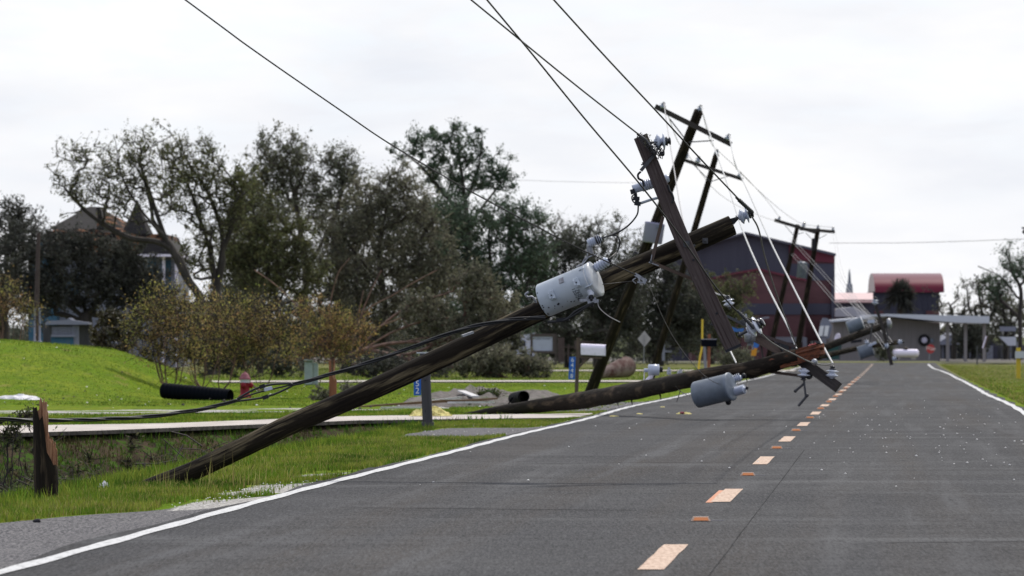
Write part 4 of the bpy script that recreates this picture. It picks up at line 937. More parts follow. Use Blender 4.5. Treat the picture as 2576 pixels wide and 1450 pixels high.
mb = MB(); mb.beam(W(1828, 795, .2), W(1880, 822, .2), .04, .04); mb.beam(W(1868, 806, .2), W(1895, 822, .2), .10, .07); mb.tube(spline([W(1850, 800, .2), W(1856, 812, .2), W(1868, 806, .2)], 4), .02, 5); mb.build('dead_end_fitting', M['steel_dark'], p2)
mb = MB(); mb.lathe(W(1885, 835, .1), W(1888, 868, .1)-W(1885, 835, .1), [(0, .085), (.02, .095), (.16, .09), (.165, .06), (.22, .05)], 14); mb.build('glass_cover', M['galv'], p2)
# hanging transformer of the fallen pole
ax2 = (P(1842, 972, 90.6)-P(1748, 995, 90.9)).normalized()
c2 = P(1752, 994, 90.8); t2 = transformer(p2, c2, ax2, .215, .64, 'tank_blue', 'tank_blue', name='transformer')
ribbed(t2, P(1848, 986, 90.6), P(1876, 978, 90.5), .078, 6, 'porcelain', 'high_voltage_bushing', .036)
ribbed(t2, P(1838, 958, 90.8), P(1866, 949, 90.8), .078, 5, 'porcelain', 'high_voltage_bushing', .036)
mb = MB(); mb.ball(P(1871, 946, 90.8), .045, seg=7, rings=5); mb.ball(P(1879, 976, 90.5), .032, seg=6, rings=4, jit=.4, rnd=rr); mb.tube(spline([P(1876, 948, 90.7), P(1880, 962, 90.7), P(1879, 975, 90.5)], 4), .008, 5); mb.build('terminal', M['iron'], t2)
for x_ in (1775, 1820):
    mb = MB(); mb.beam(P(x_, 975, 91), P(x_, 950, 91), .12, .09, up=(0, 1, 0)); mb.build('hanger', M['iron'], t2)
for x_ in (1810, 1822):
    mb = MB(); mb.lathe(P(x_, 996 if x_ < 1815 else 994, 90.66), (0, -1, 0), [(0, .022), (.01, .022)], 8, False); mb.build('bolt_hole', M['ink'], t2)
mb = MB(); mb.ball(P(1832, 1012, 90.6), .05, seg=7, rings=5); mb.beam(P(1822, 1008, 90.6), P(1840, 1006, 90.6), .05, .04); mb.build('low_voltage_bushing', M['iron'], t2)
wire('ground_lead', [P(1700, 972, 92), P(1712, 985, 92), P(1745, 1003, 91)], .006, 'wire', None, p2)
wire('ground_lead', [P(1712, 982, 92), P(1706, 1000, 92), P(1702, 1012, 92)], .006, 'wire', None, p2)
# streetlight-like photocell fixture behind it
fx = thing('valve_fitting', 'grey blue pipe fitting with black cap above the fallen pole', 'pipe fitting', P(1634, 950, 99))
mb = MB(); mb.lathe(P(1630, 931, 99), (1, 0, 0), [(0, .07), (.01, .10), (.19, .10), (.20, .07)], 14); mb.lathe(P(1620, 932, 99), (1, 0, 0), [(0, .035), (.09, .035)], 10); mb.build('fitting_body', M['porcelain'], fx)
mb = MB(); mb.lathe(P(1660, 930, 99), (1, 0, 0), [(-.02, .04), (0, .05), (.05, .05)], 12); mb.build('cap', M['iron'], fx)
mb = MB(); mb.tube(spline([P(1640, 940, 99), P(1636, 950, 99), P(1622, 964, 99), P(1610, 972, 99)], 5), .04, 10); mb.build('bent_pipe', M['white_paint'], fx)
mb = MB(); mb.tube([P(1621, 936, 99), P(1620, 958, 99)], .008, 5); mb.build('chain', M['white_paint'], fx)
for k, (x_, y_) in enumerate(((1683, 935), (1706, 938))):
    mb = MB(); mb.lathe(P(x_, y_+8, 98), (.0+.5*k, 0, 1), [(0, .04), (.09, .04), (.10, .02), (.13, .02)], 10); tag(mb.build('pipe_stub', M['galv']), ('upright short grey metal stub right of the pipe fitting', 'tilted short grey metal stub furthest right of the pipe fitting')[k], 'metal stub')

# ================================================================== leaning poles beyond
def leaning(label, x0, y0, x1, y1, d0, d1, r0, r1, arms, mt='pole_dark', brace=None, tr_=None, topins=None, seed=0, s=1.35, group=None):
    b = P(x0, y0, d0); t_ = thing('utility_pole', label, 'utility pole', b, group)
    tp = P(x1, y1, d1); mid = b.lerp(tp, .5)
    dn = b+(b-tp).normalized()*.8
    shaft(t_, [dn, b, mid, tp], [r0, r0, (r0+r1)/2, r1], mt, seg=14, n=6, jit=.02, seed=seed)
    ins = []
    for (ax0, ay0, ax1, ay1, dd, w_) in arms:
        A = P(ax0, ay0, dd); B = P(ax1, ay1, dd); mb = MB(); mb.beam(A, B, w_, w_*1.15, up=(0, 1, 0)); mb.build('crossarm', M['arm_dark'], t_)
    for bx0, by0, bx1, by1, dd in (brace or []):
        mb = MB(); mb.beam(P(bx0, by0, dd), P(bx1, by1, dd), .03, .05, up=(0, 1, 0)); mb.build('brace', M['steel_dark'], t_)
    for (ix, iy, jx, jy, dd, sc) in (topins or []):
        ins.append(insulator(t_, P(ix, iy, dd), P(jx, jy, dd)-P(ix, iy, dd), sc, 'porcelain', pin=.05))
    return t_, ins
p3_, ins3 = leaning('tallest leaning pole behind the steep crossarm, with a long crossarm and grey tank', 1486, 985, 1758, 280, 154, 150, .155, .125,
    [(1648, 268, 1840, 364, 149.7, .13)], brace=[(1685, 300, 1722, 348, 149.7), (1733, 358, 1795, 354, 149.7)],
    topins=[(1662, 276, 1669, 262, 149.6, 1.1), (1757, 284, 1762, 270, 150, 1.1), (1826, 356, 1833, 342, 149.6, 1.1)], seed=7)
mb = MB(); c_ = P(1640, 612, 151.6); mb.lathe(c_, P(1648, 560, 151.6)-P(1640, 612, 151.6), [(0, .24), (.02, .27), (.50, .27), (.52, .28), (.55, .25)], 22); tt = mb.build('transformer', M['tank_far'], p3_)
mb = MB(); mb.beam(P(1655, 570, 151.3), P(1668, 575, 151.3), .06, .10); mb.build('bushing', M['tank_blue'], tt)
p4_, ins4 = leaning('slimmer leaning pole right of the tallest one, with its own lower crossarm', 1640, 945, 1802, 390, 205, 200, .128, .104,
    [(1718, 402, 1869, 452, 199.7, .12)], brace=[(1745, 415, 1785, 455, 199.7), (1785, 458, 1845, 440, 199.7)],
    topins=[(1724, 402, 1729, 386, 199.6, 1.3), (1800, 392, 1806, 372, 200, 1.2), (1754, 414, 1758, 396, 199.6, 1.5), (1857, 448, 1864, 432, 199.6, 1.1)], seed=8)
p5_, ins5 = leaning('left one of the far pair of leaning poles in front of the maroon building', 1932, 905, 2007, 566, 300, 298, .15, .11,
    [(1948, 554, 2052, 585, 297.7, .17)], brace=[(1975, 568, 1996, 592, 297.7), (2000, 592, 2022, 585, 297.7)], topins=[(1958, 556, 1962, 545, 297.5, 1.2), (2020, 574, 2023, 563, 297.5, 1.6)], seed=9)
p6_, ins6 = leaning('right one of the far pair of leaning poles, with a round grey tank', 2003, 898, 2058, 576, 310, 308, .17, .125,
    [(2012, 576, 2100, 584, 307.7, .17)], brace=[(2040, 600, 2026, 585, 307.7), (2058, 602, 2080, 590, 307.7)], topins=[(2057, 578, 2059, 562, 307.8, 1.3), (2095, 582, 2096, 570, 307.5, 1.2)], seed=10)
mb = MB(); mb.lathe(P(2015, 700, 308.2), (.12, 0, 1), [(0, .22), (.02, .26), (.78, .26), (.80, .28), (.84, .28), (.90, .12)], 20); mb.build('transformer', M['tank_blue'], p6_)
mb = MB(); mb.beam(P(2047, 600, 308), P(2046, 630, 308), .25, .22); mb.build('fuse_bank', M['iron'], p6_)
# two more fallen poles further along the road
b7 = P(1890, 944, 190); p7 = thing('utility_pole', 'upper of the two far fallen poles, with a shiny top fitting and steep crossarm', 'utility pole', b7)
shaft(p7, [P(1890, 946, 196), P(2060, 880, 188), P(2150, 846, 182), P(2236, 815, 176)], [.13, .125, .11, .10], 'pole_dark', seg=14, jit=.03, seed=11)
mb = MB(); mb.beam(P(2200, 762, 175.6), P(2222, 828, 175.6), .09, .13, up=(0, 1, 0)); mb.beam(P(2222, 828, 175.6), P(2243, 919, 175.6), .10, .15, up=(0, 1, 0)); mb.build('crossarm', M['arm_dark'], p7)
for a_, b_ in ((P(2195, 812, 175.8), P(2188, 862, 175.8)), (P(2228, 818, 175.8), P(2236, 862, 175.8))): mb = MB(); mb.beam(a_, b_, .03, .07, up=(0, 1, 0)); mb.build('brace', M['steel_dark'], p7)
insulator(p7, P(2201, 768, 175.5), (.05, 0, 1), 1.5, 'porcelain', pin=.02); insulator(p7, P(2236, 872, 175.5), (-1, 0, .2), 1.2, 'porcelain', pin=.02); insulator(p7, P(2244, 905, 175.5), (1, 0, .3), 1.2, 'porcelain', pin=.02)
mb = MB(); mb.lathe(P(2232, 815, 175.6), (.9, -.2, .1), [(0, .12), (.03, .17), (.10, .17), (.14, .05)], 14); mb.build('top_fitting', M['galv'], p7)
mb = MB(); mb.beam(P(2182, 810, 175.5), P(2200, 808, 175.5), .10, .10); mb.build('fuse_cutout', M['porcelain'], p7)
tA = transformer(p7, P(2132, 826, 181), P(2160, 816, 181)-P(2132, 826, 181), .20, .52, 'tank_blue', 'tank_lid'); ribbed(tA, P(2162, 816, 181), P(2178, 812, 181), .07, 4, 'porcelain_dark', 'bushing')
b8 = P(1950, 925, 250); p8 = thing('utility_pole', 'lower of the two far fallen poles, with a blue grey tank slung beneath it', 'utility pole', b8)
shaft(p8, [P(1940, 928, 256), P(2090, 892, 246), P(2180, 872, 240), P(2262, 861, 236)], [.125, .12, .11, .10], 'pole_light', seg=14, jit=.03, seed=12)
insulator(p8, P(2258, 862, 235.8), (1, 0, .1), 1.6, 'porcelain', pin=.02); insulator(p8, P(2180, 866, 239), (0, 0, 1), 1.4, 'porcelain_pale', pin=.02)
tB = transformer(p8, P(2160, 890, 239), P(2196, 878, 239)-P(2160, 890, 239), .29, .62, 'tank_blue', 'tank_blue')
mb = MB(); mb.beam(P(2140, 861, 239), P(2168, 857, 239), .10, .12); mb.build('fuse_bank', M['iron'], p8)
mb = MB(); mb.beam(P(2184, 870, 238), P(2204, 862, 238), .16, .10); mb.build('lightning_arrester', M['porcelain'], p8)

# pale wires between the poles
WP = 'pale slack wires between the leaning and fallen poles'
def far(pts, r, lab, mt='wire_light', ds=None): wire('overhead_wire', pts, r, mt, lab, group=WP)
far([Vector(ins3[2]), P(1850, 410, 138), P(1890, 500, 122), P(1940, 612, 108), P(1990, 712, 99), P(2060, 850, 93), P(2095, 915, 91.2)], .0145, 'bright white wire running down to the insulator on the lane end of the crossarm')
far([Vector(ins3[1]), P(1790, 350, 138), P(1832, 470, 122), P(1872, 590, 108), P(1930, 720, 98), P(1985, 828, 92.5), P(1992, 848, 92)], .0145, 'bright white wire ending above the middle of the fallen pole')
far([P(1992, 848, 92), P(1998, 862, 91.8), P(2006, 884, 91.6)], .014, 'short pale wire tail joining the fallen pole at its clamp')
far([Vector(ins3[0]), P(1682, 340, 140), P(1698, 440, 126), P(1715, 540, 114), P(1742, 650, 103), P(1772, 715, 97), P(1800, 738, 92), P(1826, 745, 91.5)], .013, 'pale wire passing behind the steep crossarm to the white insulator', 'wire_far')
far([P(1800, 795, 94), P(1818, 845, 93), P(1838, 885, 92.4), P(1852, 914, 92)], .013, 'short bright wire dropping to the middle of the fallen pole left of the broken braces')
G3 = [(ins3[0], ins4[0], .25), (ins3[1], ins4[1], .3), (ins3[2], ins4[3], .3)]
for k, (a, b, sag) in enumerate(G3):
    a = Vector(a); b = Vector(b); m_ = a.lerp(b, .5)-Vector((0, 0, sag)); wire('overhead_wire', [a, m_, b], .010, 'wire_far', ('thin wire between the left ends of the two upper crossarms', 'thin wire between the tops of the two leaning middle poles', 'thin wire between the right ends of the two upper crossarms')[k], group=WP)
for k, (a, pts_) in enumerate(((ins4[3], [(1930, 500, 225), (1990, 548, 255), (2030, 566, 280), (2095, 572, 307)]), (ins4[1], [(1860, 430, 225), (1925, 500, 262), (1960, 546, 297)]), (ins4[0], [(1800, 480, 232), (1880, 530, 262), (1960, 560, 297)]))):
    wire('overhead_wire', [Vector(a)]+[P(*q) for q in pts_], .010, 'wire_far', ('faint sagging wire from the lower crossarm to the far right pole', 'faint wire from the slimmer pole top to the far crossarm', 'faint low wire from the lower crossarm to the far left pole')[k], group=WP)
for k, pts_ in enumerate(([(2100, 690, 290), (2140, 745, 250), (2180, 790, 200), (2201, 812, 176)], [(1985, 600, 297), (2040, 660, 262), (2110, 735, 225), (2170, 790, 190), (2192, 812, 176)], [(1990, 640, 297), (2050, 705, 255), (2100, 762, 210), (2150, 812, 181)], [(2095, 585, 307), (2112, 680, 268), (2160, 770, 225), (2215, 832, 190), (2240, 866, 176)], [(2130, 745, 255), (2180, 820, 222), (2205, 850, 210), (2225, 880, 200)])):
    for j in (0, 1):
        wire('overhead_wire', [P(x_+j*6, y_-j*3, d_) for x_, y_, d_ in pts_], .0065, 'wire_far', (['one of the paired slack wires above the shed, left pair', 'one of the paired wires slanting across the maroon building, upper pair', 'one of the paired wires slanting across the maroon building to the far tank', 'one of the paired wires from the far crossarm down to the steep far crossarm', 'one of the paired low wires above the beige shed']+[''])[k], group=('paired wires %s' % 'abcde'[k]) if False else WP)
wire('overhead_wire', [P(1250, 452, 330), P(1450, 458, 330), P(1640, 461, 330)], .010, 'wire_far', 'very faint level wire above the trees, left of the poles', group='faint level wires in the sky')
wire('overhead_wire', [P(2085, 612, 330), P(2330, 610, 330), P(2700, 597, 330)], .016, 'wire_far', 'faint level wire over the right half of the sky', group='faint level wires in the sky')
mb = MB(); mb.lathe(P(2578, 590, 300), (0, 0, 1), [(0, .03), (.1, .16), (.14, .14), (.3, .05)], 10); mb.beam(P(2570, 574, 300), P(2640, 570, 300), .12, .08)
lp = thing('street_lamp', 'dark lamp head just entering the picture at the right edge of the sky', 'street lamp', Vector((P(2640, 700, 300).x, 300, float(zr(300)))))
mb.build('lamp_head', M['iron'], lp); mb = MB(); mb.tube([Vector((P(2640, 700, 300).x, 300, float(zr(300)))), P(2640, 570, 300)], [.12, .08], 10); mb.build('pole_shaft', M['steel_dark'], lp)
# ------------------------------------------------------------------ vegetation
def leaves_mesh(name, C, n_per, sig, size, mt, parent, r, elong=1.7, wind=None, twig='bark', tw=.011, spray=2.5):
    """C: clump centres (n,3) with own sigma; short twigs leave each centre and carry leaf shaped quads"""
    n = len(C); n_per = int(n_per*1.45); size = size*.84; nt_ = max(4, n_per//8); k = n_per//nt_
    w_ = np.array(wind if wind is not None else (.1, 0, .35)); dr = r.normal(0, 1, (n, nt_, 3)); dr /= np.linalg.norm(dr, axis=2)[..., None]
    dr = dr+w_*.8; dr /= np.linalg.norm(dr, axis=2)[..., None]
    L = (sig[:, None]*spray*(.45+.9*r.random((n, nt_))))[..., None]
    c = C[:, None, :]-dr*L*.15; tip = c+dr*L
    t = r.random((n, nt_, k, 1))**.8
    p = c[:, :, None]+dr[:, :, None]*L[:, :, None]*t+r.normal(0, 1, (n, nt_, k, 3))*sig[:, None, None, None]*.30
    p = p.reshape(-1, 3); m = len(p)
    a = np.repeat(dr.reshape(-1, 3), k, 0)*.9+r.normal(0, .65, (m, 3)); a /= np.linalg.norm(a, axis=1)[:, None]
    b = np.cross(a, r.normal(0, 1, (m, 3))); b /= np.linalg.norm(b, axis=1)[:, None]
    s = size*(.45+1.05*r.random(m)**1.5)[:, None]
    V = np.stack([p-a*s*elong*.5, p+b*s*.36, p+a*s*elong*.5, p-b*s*.36], 1).reshape(-1, 3)
    c = c.reshape(-1, 3); tip = tip.reshape(-1, 3); d = dr.reshape(-1, 3); q = np.cross(d, r.normal(0, 1, d.shape)); q /= np.linalg.norm(q, axis=1)[:, None]
    V2 = np.stack([c-q*tw, c+q*tw, tip+q*tw*.3, tip-q*tw*.3], 1).reshape(-1, 3)
    V = np.concatenate([V, V2]); Fq = np.arange(len(V)).reshape(-1, 4)
    o = npmesh(name, V, Fq, [mt, M[twig]], parent)
    mi = np.zeros(len(Fq), dtype=np.int32); mi[m:] = 1; o.data.polygons.foreach_set('material_index', mi); return o
def grow(nodes, pr, C, r, lim=None, jit=.12, kink=.35):
    """attach each clump centre to the nearest limb node; returns branch polylines with radii"""
    N_ = [np.array(q, float) for q in nodes]; par = list(pr); dist = None
    root = N_[0]; order = np.argsort([np.linalg.norm(c-root) for c in C])
    A = np.array(N_)
    for k in order:
        c = C[k]; d = np.linalg.norm(A-c, axis=1)+np.where(A[:, 2] > c[2], 1.6*(A[:, 2]-c[2]), 0)
        j = int(np.argmin(d)); q = A[j]; L = np.linalg.norm(c-q); ns = max(2, int(L/.45)); ns = min(ns, 7); last = j
        off = r.normal(0, 1, 3)*L*jit
        for i in range(1, ns+1):
            t = i/ns; v = q+(c-q)*t+off*math.sin(math.pi*t)+np.array([0, 0, -L*kink*.25*math.sin(math.pi*t)])
            N_.append(v); par.append(last); last = len(N_)-1
        A = np.array(N_)
    return N_, par
def branch_mesh(name, N_, par, r_tip, r_base, mt, parent, limb_n=0, limb_r=0, power=2.3, seg=6):
    n = len(N_); w_ = [0.0]*n; kids = [[] for _ in range(n)]
    for i in range(n):
        if par[i] >= 0: kids[par[i]].append(i)
    for i in range(n-1, -1, -1):
        if not kids[i]: w_[i] = 1.0
        if par[i] >= 0: w_[par[i]] += w_[i]
    rt = lambda x: r_tip*(x**(1/power))
    mxr = rt(w_[0]); sc = 1.0
    rad = [min(r_base, rt(x)) for x in w_]
    # blend so that the root reaches r_base
    if mxr < r_base:
        rad = [rt(x)*(1+(r_base/mxr-1)*(x/w_[0])**.8) for x in w_]
    for i in range(limb_n): rad[i] = max(rad[i], limb_r)
    mb = MB()
    starts = [(0, None)]
    while starts:
        i, pa = starts.pop(); chain = [pa, i] if pa is not None else [i]
        while kids[i]:
            ks = sorted(kids[i], key=lambda q: -w_[q])
            for q in ks[1:]: starts.append((q, i))
            i = ks[0]; chain.append(i)
        if len(chain) < 2: continue
        rr_ = [rad[q] for q in chain]
        if pa is not None: rr_[0] = min(rr_[0], rr_[1]*1.25)
        mb.tube([N_[q] for q in chain], rr_, seg, caps=False)
    return mb.build(name, mt, parent)
def blobs_to_clumps(blobs, n, d, depth, r, shell=.35):
    ar = np.array([b[2]*b[3] for b in blobs], float); ar /= ar.sum(); out_ = []
    for b, a_ in zip(blobs, ar):
        k = max(3, int(round(n*a_))); cx_, cy_, rx, ry = b[:4]; dz = b[4] if len(b) > 4 else 0
        v = r.normal(0, 1, (k, 3)); v /= np.linalg.norm(v, axis=1)[:, None]; rad = (shell+(1-shell)*r.random(k)**.45)[:, None]; v = v*rad
        for q in v:
            dd = d+dz+q[1]*px(rx, d)*depth; p_ = P(cx_+q[0]*rx, cy_+q[2]*-ry, dd); out_.append((p_.x, p_.y, p_.z))
    return np.array(out_)
def tree(name, label, cat, bx, by, d, limbs, blobs, n, per, sig, size, leaf, bark, rb, seed, rt=.02, depth=.9, group=None, wind=None, parts=('trunk', 'crown'), shell=.35, base=None, jit=.12, bare=0):
    """limbs: polylines in picture pixels, the first starts at the foot; others start on an earlier limb"""
    r = np.random.default_rng(seed)
    B = P(bx, by, d); gz = g(B.x, B.y); B.z = min(B.z, gz+.02) if base is None else base
    t_ = thing(name, label, cat, B, group); nodes = []; par = []
    for li, L in enumerate(limbs):
        pts_ = [P(q[0], q[1], d+(q[2] if len(q) > 2 else 0)) for q in L]
        if li == 0: pts_[0] = Vector(B)
        sp_ = spline(pts_, 5) if len(pts_) > 2 else [pts_[0].lerp(pts_[-1], i/5) for i in range(6)]
        if li == 0: last = -1
        else:
            A = np.array(nodes); last = int(np.argmin(np.linalg.norm(A-np.array(sp_[0]), axis=1))); sp_ = sp_[1:]
        for q in sp_: nodes.append((q.x, q.y, q.z)); par.append(last); last = len(nodes)-1
    C = blobs_to_clumps(blobs, n, d, depth, r, shell)
    C = C+r.normal(0, 1, C.shape)*px(13, d)*np.array([1, 1, .9])*(r.random((len(C), 1))**1.5*1.9)
    N_, pr = grow(nodes, par, C, r, jit=jit)
    branch_mesh(parts[0], N_, pr, rt, rb, M[bark], t_)
    if bare: C = C[r.random(len(C)) > bare]
    leaves_mesh(parts[1], C, per, sig*(.6+.8*r.random(len(C))), size, M[leaf], t_, r, wind=wind)
    return t_
GT = 'storm battered trees behind the lawn'
tree('leaning_tree', 'sparse windblown tree leaning left in front of the blue house, leaves torn away', 'tree', 528, 930, 232,
     [[(528, 930), (524, 850), (505, 755), (470, 700), (440, 640), (410, 595), (380, 560, -1), (335, 500), (302, 430), (292, 360)],
      [(515, 780), (470, 690), (448, 645), (400, 610), (330, 600), (270, 570), (215, 530), (160, 470)],
      [(385, 565), (378, 510), (355, 440), (320, 400)], [(420, 610), (395, 540), (372, 470), (352, 400), (372, 350)]],
     [(300, 430, 85, 85), (210, 430, 95, 80), (170, 490, 65, 45), (370, 410, 70, 70), (260, 500, 80, 50), (330, 375, 50, 45), (330, 520, 60, 60), (410, 480, 50, 70)], 290, 15, .24, .095, 'leaf_olive', 'bark', .24, 21, rt=.016, group=GT, wind=(.5, 0, .3), shell=.1)
tree('tall_tree', 'forked tree with olive leaves just right of the leaning one', 'tree', 540, 930, 236,
     [[(540, 930), (540, 800), (545, 730), (560, 640), (552, 560), (520, 480), (480, 420), (455, 370)], [(545, 740), (530, 640), (500, 540), (470, 460), (430, 400)], [(552, 650), (585, 560), (590, 470), (560, 420)]],
     [(480, 420, 80, 80), (545, 480, 70, 85), (430, 375, 55, 45), (580, 530, 50, 90), (520, 570, 60, 60), (455, 490, 60, 60), (500, 650, 60, 60), (600, 470, 40, 60)], 400, 22, .25, .095, 'leaf_olive', 'bark', .26, 22, rt=.016, group=GT, wind=(.3, 0, .5), shell=.1)
tree('grey_tree', 'tall grey green tree whose crown has two humps left of the pine', 'tree', 760, 930, 262,
     [[(760, 930), (765, 800), (770, 680), (752, 560), (735, 470), (715, 380)], [(768, 690), (830, 570), (862, 470), (868, 390)], [(762, 620), (690, 530), (660, 440)]],
     [(695, 385, 70, 52), (735, 440, 65, 60), (850, 420, 52, 50), (660, 450, 45, 55), (800, 500, 70, 50), (875, 465, 30, 40)], 330, 32, .30, .10, 'leaf_grey', 'bark_grey', .15, 23, rt=.018, group=GT, shell=.15)
tree('olive_tree', 'yellowish olive tree filling the gap below the two humped crown', 'tree', 655, 935, 245,
     [[(655, 935), (655, 820), (640, 700), (650, 600), (630, 500)], [(650, 720), (720, 620), (740, 540)], [(648, 700), (600, 620)]],
     [(640, 560, 60, 90), (720, 610, 75, 80), (650, 690, 95, 70), (760, 690, 60, 60), (600, 660, 50, 60), (620, 480, 35, 50)], 300, 46, .24, .10, 'leaf_olive', 'bark', .14, 24, rt=.016, group=GT, shell=.1)
tree('pine_tree', 'tall pine with clustered dark green tufts, highest crown of the wood', 'pine', 1175, 930, 275,
     [[(1175, 930), (1180, 760), (1178, 620), (1172, 520), (1160, 430), (1150, 350)], [(1178, 560), (1110, 480), (1060, 420), (1015, 385)], [(1176, 570), (1230, 500), (1270, 450)], [(1172, 510), (1200, 430), (1215, 360)]],
     [(1080, 360, 62, 28), (1160, 350, 58, 32), (1030, 385, 32, 20), (1200, 400, 45, 30), (1110, 410, 60, 30), (1250, 440, 48, 28), (1190, 460, 60, 30), (1275, 470, 26, 22), (1140, 470, 50, 25), (1080, 450, 30, 22)], 170, 60, .20, .10, 'leaf_pine', 'bark', .16, 25, rt=.02, group=GT, shell=.1)
tree('broad_tree', 'broad brownish green tree in the middle of the wood, left below the pine', 'tree', 975, 935, 250,
     [[(975, 935), (970, 800), (960, 680), (960, 580), (980, 500)], [(965, 720), (880, 620), (830, 550)], [(965, 700), (1060, 600), (1100, 530)]],
     [(950, 500, 95, 60), (880, 590, 90, 70), (1030, 580, 100, 75), (960, 690, 120, 85), (1090, 680, 80, 80), (840, 690, 70, 70), (1010, 470, 60, 40), (930, 800, 120, 70)], 560, 48, .27, .10, 'leaf_silver', 'bark_grey', .16, 26, rt=.018, group=GT, shell=.1)
tree('round_tree', 'dark rounded tree right of the pine trunk, behind the pale transformer', 'tree', 1240, 935, 262,
     [[(1240, 935), (1240, 800), (1235, 680), (1230, 590), (1240, 540)], [(1238, 700), (1170, 620)], [(1238, 700), (1310, 620)]],
     [(1240, 560, 95, 60), (1320, 560, 60, 48), (1170, 650, 80, 70), (1270, 670, 100, 75), (1340, 660, 60, 70), (1240, 780, 120, 80), (1130, 540, 60, 50)], 500, 46, .27, .10, 'leaf_pine', 'bark', .26, 27, rt=.018, group=GT, shell=.1)
tree('broad_tree', 'low dark broad tree behind the white mailbox, right of the rounded one', 'tree', 1430, 925, 300,
     [[(1430, 925), (1430, 820), (1425, 720), (1420, 640)], [(1428, 760), (1500, 690), (1530, 640)], [(1428, 760), (1370, 690)]],
     [(1400, 640, 75, 55), (1470, 640, 60, 60), (1380, 740, 90, 80), (1480, 750, 90, 80), (1550, 700, 55, 70), (1450, 840, 130, 60), (1570, 790, 60, 70)], 560, 44, .30, .12, 'leaf_dark', 'bark', .26, 28, rt=.02, group=GT, shell=.1)
tree('bare_tree', 'half bare twiggy tree rising behind the arrester, thin against the sky', 'tree', 1500, 925, 312,
     [[(1500, 925), (1500, 760), (1495, 660), (1490, 600)], [(1498, 700), (1540, 640), (1562, 560)], [(1497, 690), (1440, 620), (1410, 570)], [(1498, 700), (1590, 650), (1620, 600)]],
     [(1400, 590, 60, 32), (1470, 590, 50, 45), (1545, 590, 40, 45), (1600, 640, 50, 45), (1380, 560, 30, 12)], 170, 15, .26, .10, 'leaf_grey', 'bark', .2, 29, rt=.022, group=GT, shell=.1)
tree('broad_tree', 'darkest tree behind the leaning middle poles, left of the maroon building', 'tree', 1660, 915, 318,
     [[(1660, 915), (1660, 820), (1660, 740)], [(1660, 790), (1720, 730)], [(1660, 790), (1610, 730)]],
     [(1620, 730, 70, 70), (1690, 740, 70, 70), (1650, 830, 110, 70), (1740, 810, 60, 70)], 360, 46, .32, .12, 'leaf_dark', 'bark', .24, 30, rt=.02, group=GT, shell=.1)
tree('broad_tree', 'greener tree against the maroon brick wall', 'tree', 1790, 912, 338,
     [[(1790, 912), (1790, 830), (1790, 760)], [(1790, 800), (1830, 750)]],
     [(1790, 750, 60, 50), (1830, 790, 60, 60), (1780, 830, 90, 60), (1850, 730, 40, 30)], 260, 46, .30, .12, 'leaf_olive', 'bark', .2, 31, rt=.02, group=GT, shell=.1)
tree('oak_tree', 'dark live oak in front of the blue house, bright gaps low in its crown', 'tree', 215, 880, 236,
     [[(215, 880), (215, 800), (200, 740), (190, 690)], [(213, 800), (280, 730), (330, 690)], [(212, 800), (140, 740), (90, 700)], [(212, 810), (150, 790), (110, 800)]],
     [(170, 650, 110, 48), (70, 640, 90, 70), (280, 690, 90, 60), (350, 680, 60, 60), (120, 720, 90, 45), (330, 760, 60, 50), (60, 740, 60, 60), (390, 740, 50, 60), (190, 610, 60, 28), (290, 625, 70, 34), (420, 800, 50, 60), (230, 720, 90, 50), (330, 720, 60, 60), (150, 760, 70, 40)], 640, 44, .24, .10, 'leaf_oak', 'bark', .30, 32, rt=.018, group=GT, shell=.1)
tree('oak_tree', 'dark tree cut by the left edge of the picture beside the blue house', 'tree', 10, 880, 250,
     [[(10, 880), (10, 760), (20, 640), (30, 560)], [(14, 700), (70, 620)], [(14, 700), (-50, 620)]],
     [(35, 545, 45, 45), (-20, 600, 80, 70), (60, 610, 50, 50), (0, 700, 110, 70), (-60, 760, 70, 80)], 300, 46, .24, .10, 'leaf_oak', 'bark', .26, 33, rt=.018, group=GT, shell=.1)
# the hedge-like mass low behind everything
r = np.random.default_rng(77); C = []
for k in range(950):
    x_ = r.uniform(-120, 1800); d_ = r.uniform(325, 350); top_ = 800+25*math.sin(x_*.02)+18*math.sin(x_*.051); y_ = r.uniform(top_, 905); q = P(x_, y_, d_); C.append((q.x, q.y, q.z))
o = leaves_mesh('far_undergrowth', np.array(C), 34, np.full(len(C), .42), .17, M['leaf_dark'], None, r); tag(o, kind='stuff')

for k, (bx, bl, sd, lf, lb) in enumerate(((700, [(690, 560, 110, 80), (660, 680, 110, 90), (700, 800, 120, 90), (600, 780, 80, 90)], 101, 'leaf_grey', 'dull green tree behind the yellowish olive one'), (880, [(880, 560, 90, 80), (860, 680, 110, 90), (880, 810, 130, 90), (960, 560, 70, 70)], 102, 'leaf_dark', 'dark tree deep in the middle of the wood, behind the broad brownish one'), (1080, [(1080, 560, 90, 80), (1060, 680, 110, 90), (1100, 800, 130, 90), (1150, 600, 60, 70)], 103, 'leaf_grey', 'dull tree filling the wood below the pine'), (600, [(590, 600, 60, 70), (610, 700, 70, 80), (560, 800, 70, 80)], 104, 'leaf_olive', 'low olive tree behind the forked trunk'))):
    tree('broad_tree', lb, 'tree', bx, 925, 285+3*k, [[(bx, 925), (bx, 820), (bx-8, 700), (bx, 600)], [(bx, 760), (bx+50, 680)], [(bx, 740), (bx-50, 650)]], bl, 400 if k < 3 else 190, 44, .32, .12, lf, 'bark', .16, sd, rt=.018, group=GT, shell=.05)
r = np.random.default_rng(78); C = []
for k in range(1500):
    X_ = r.uniform(-150, 190); d_ = r.uniform(700, 740); C.append((X_, d_, -.9+r.random()*(3.6+1.2*math.sin(X_*.11)+.9*math.sin(X_*.31))))
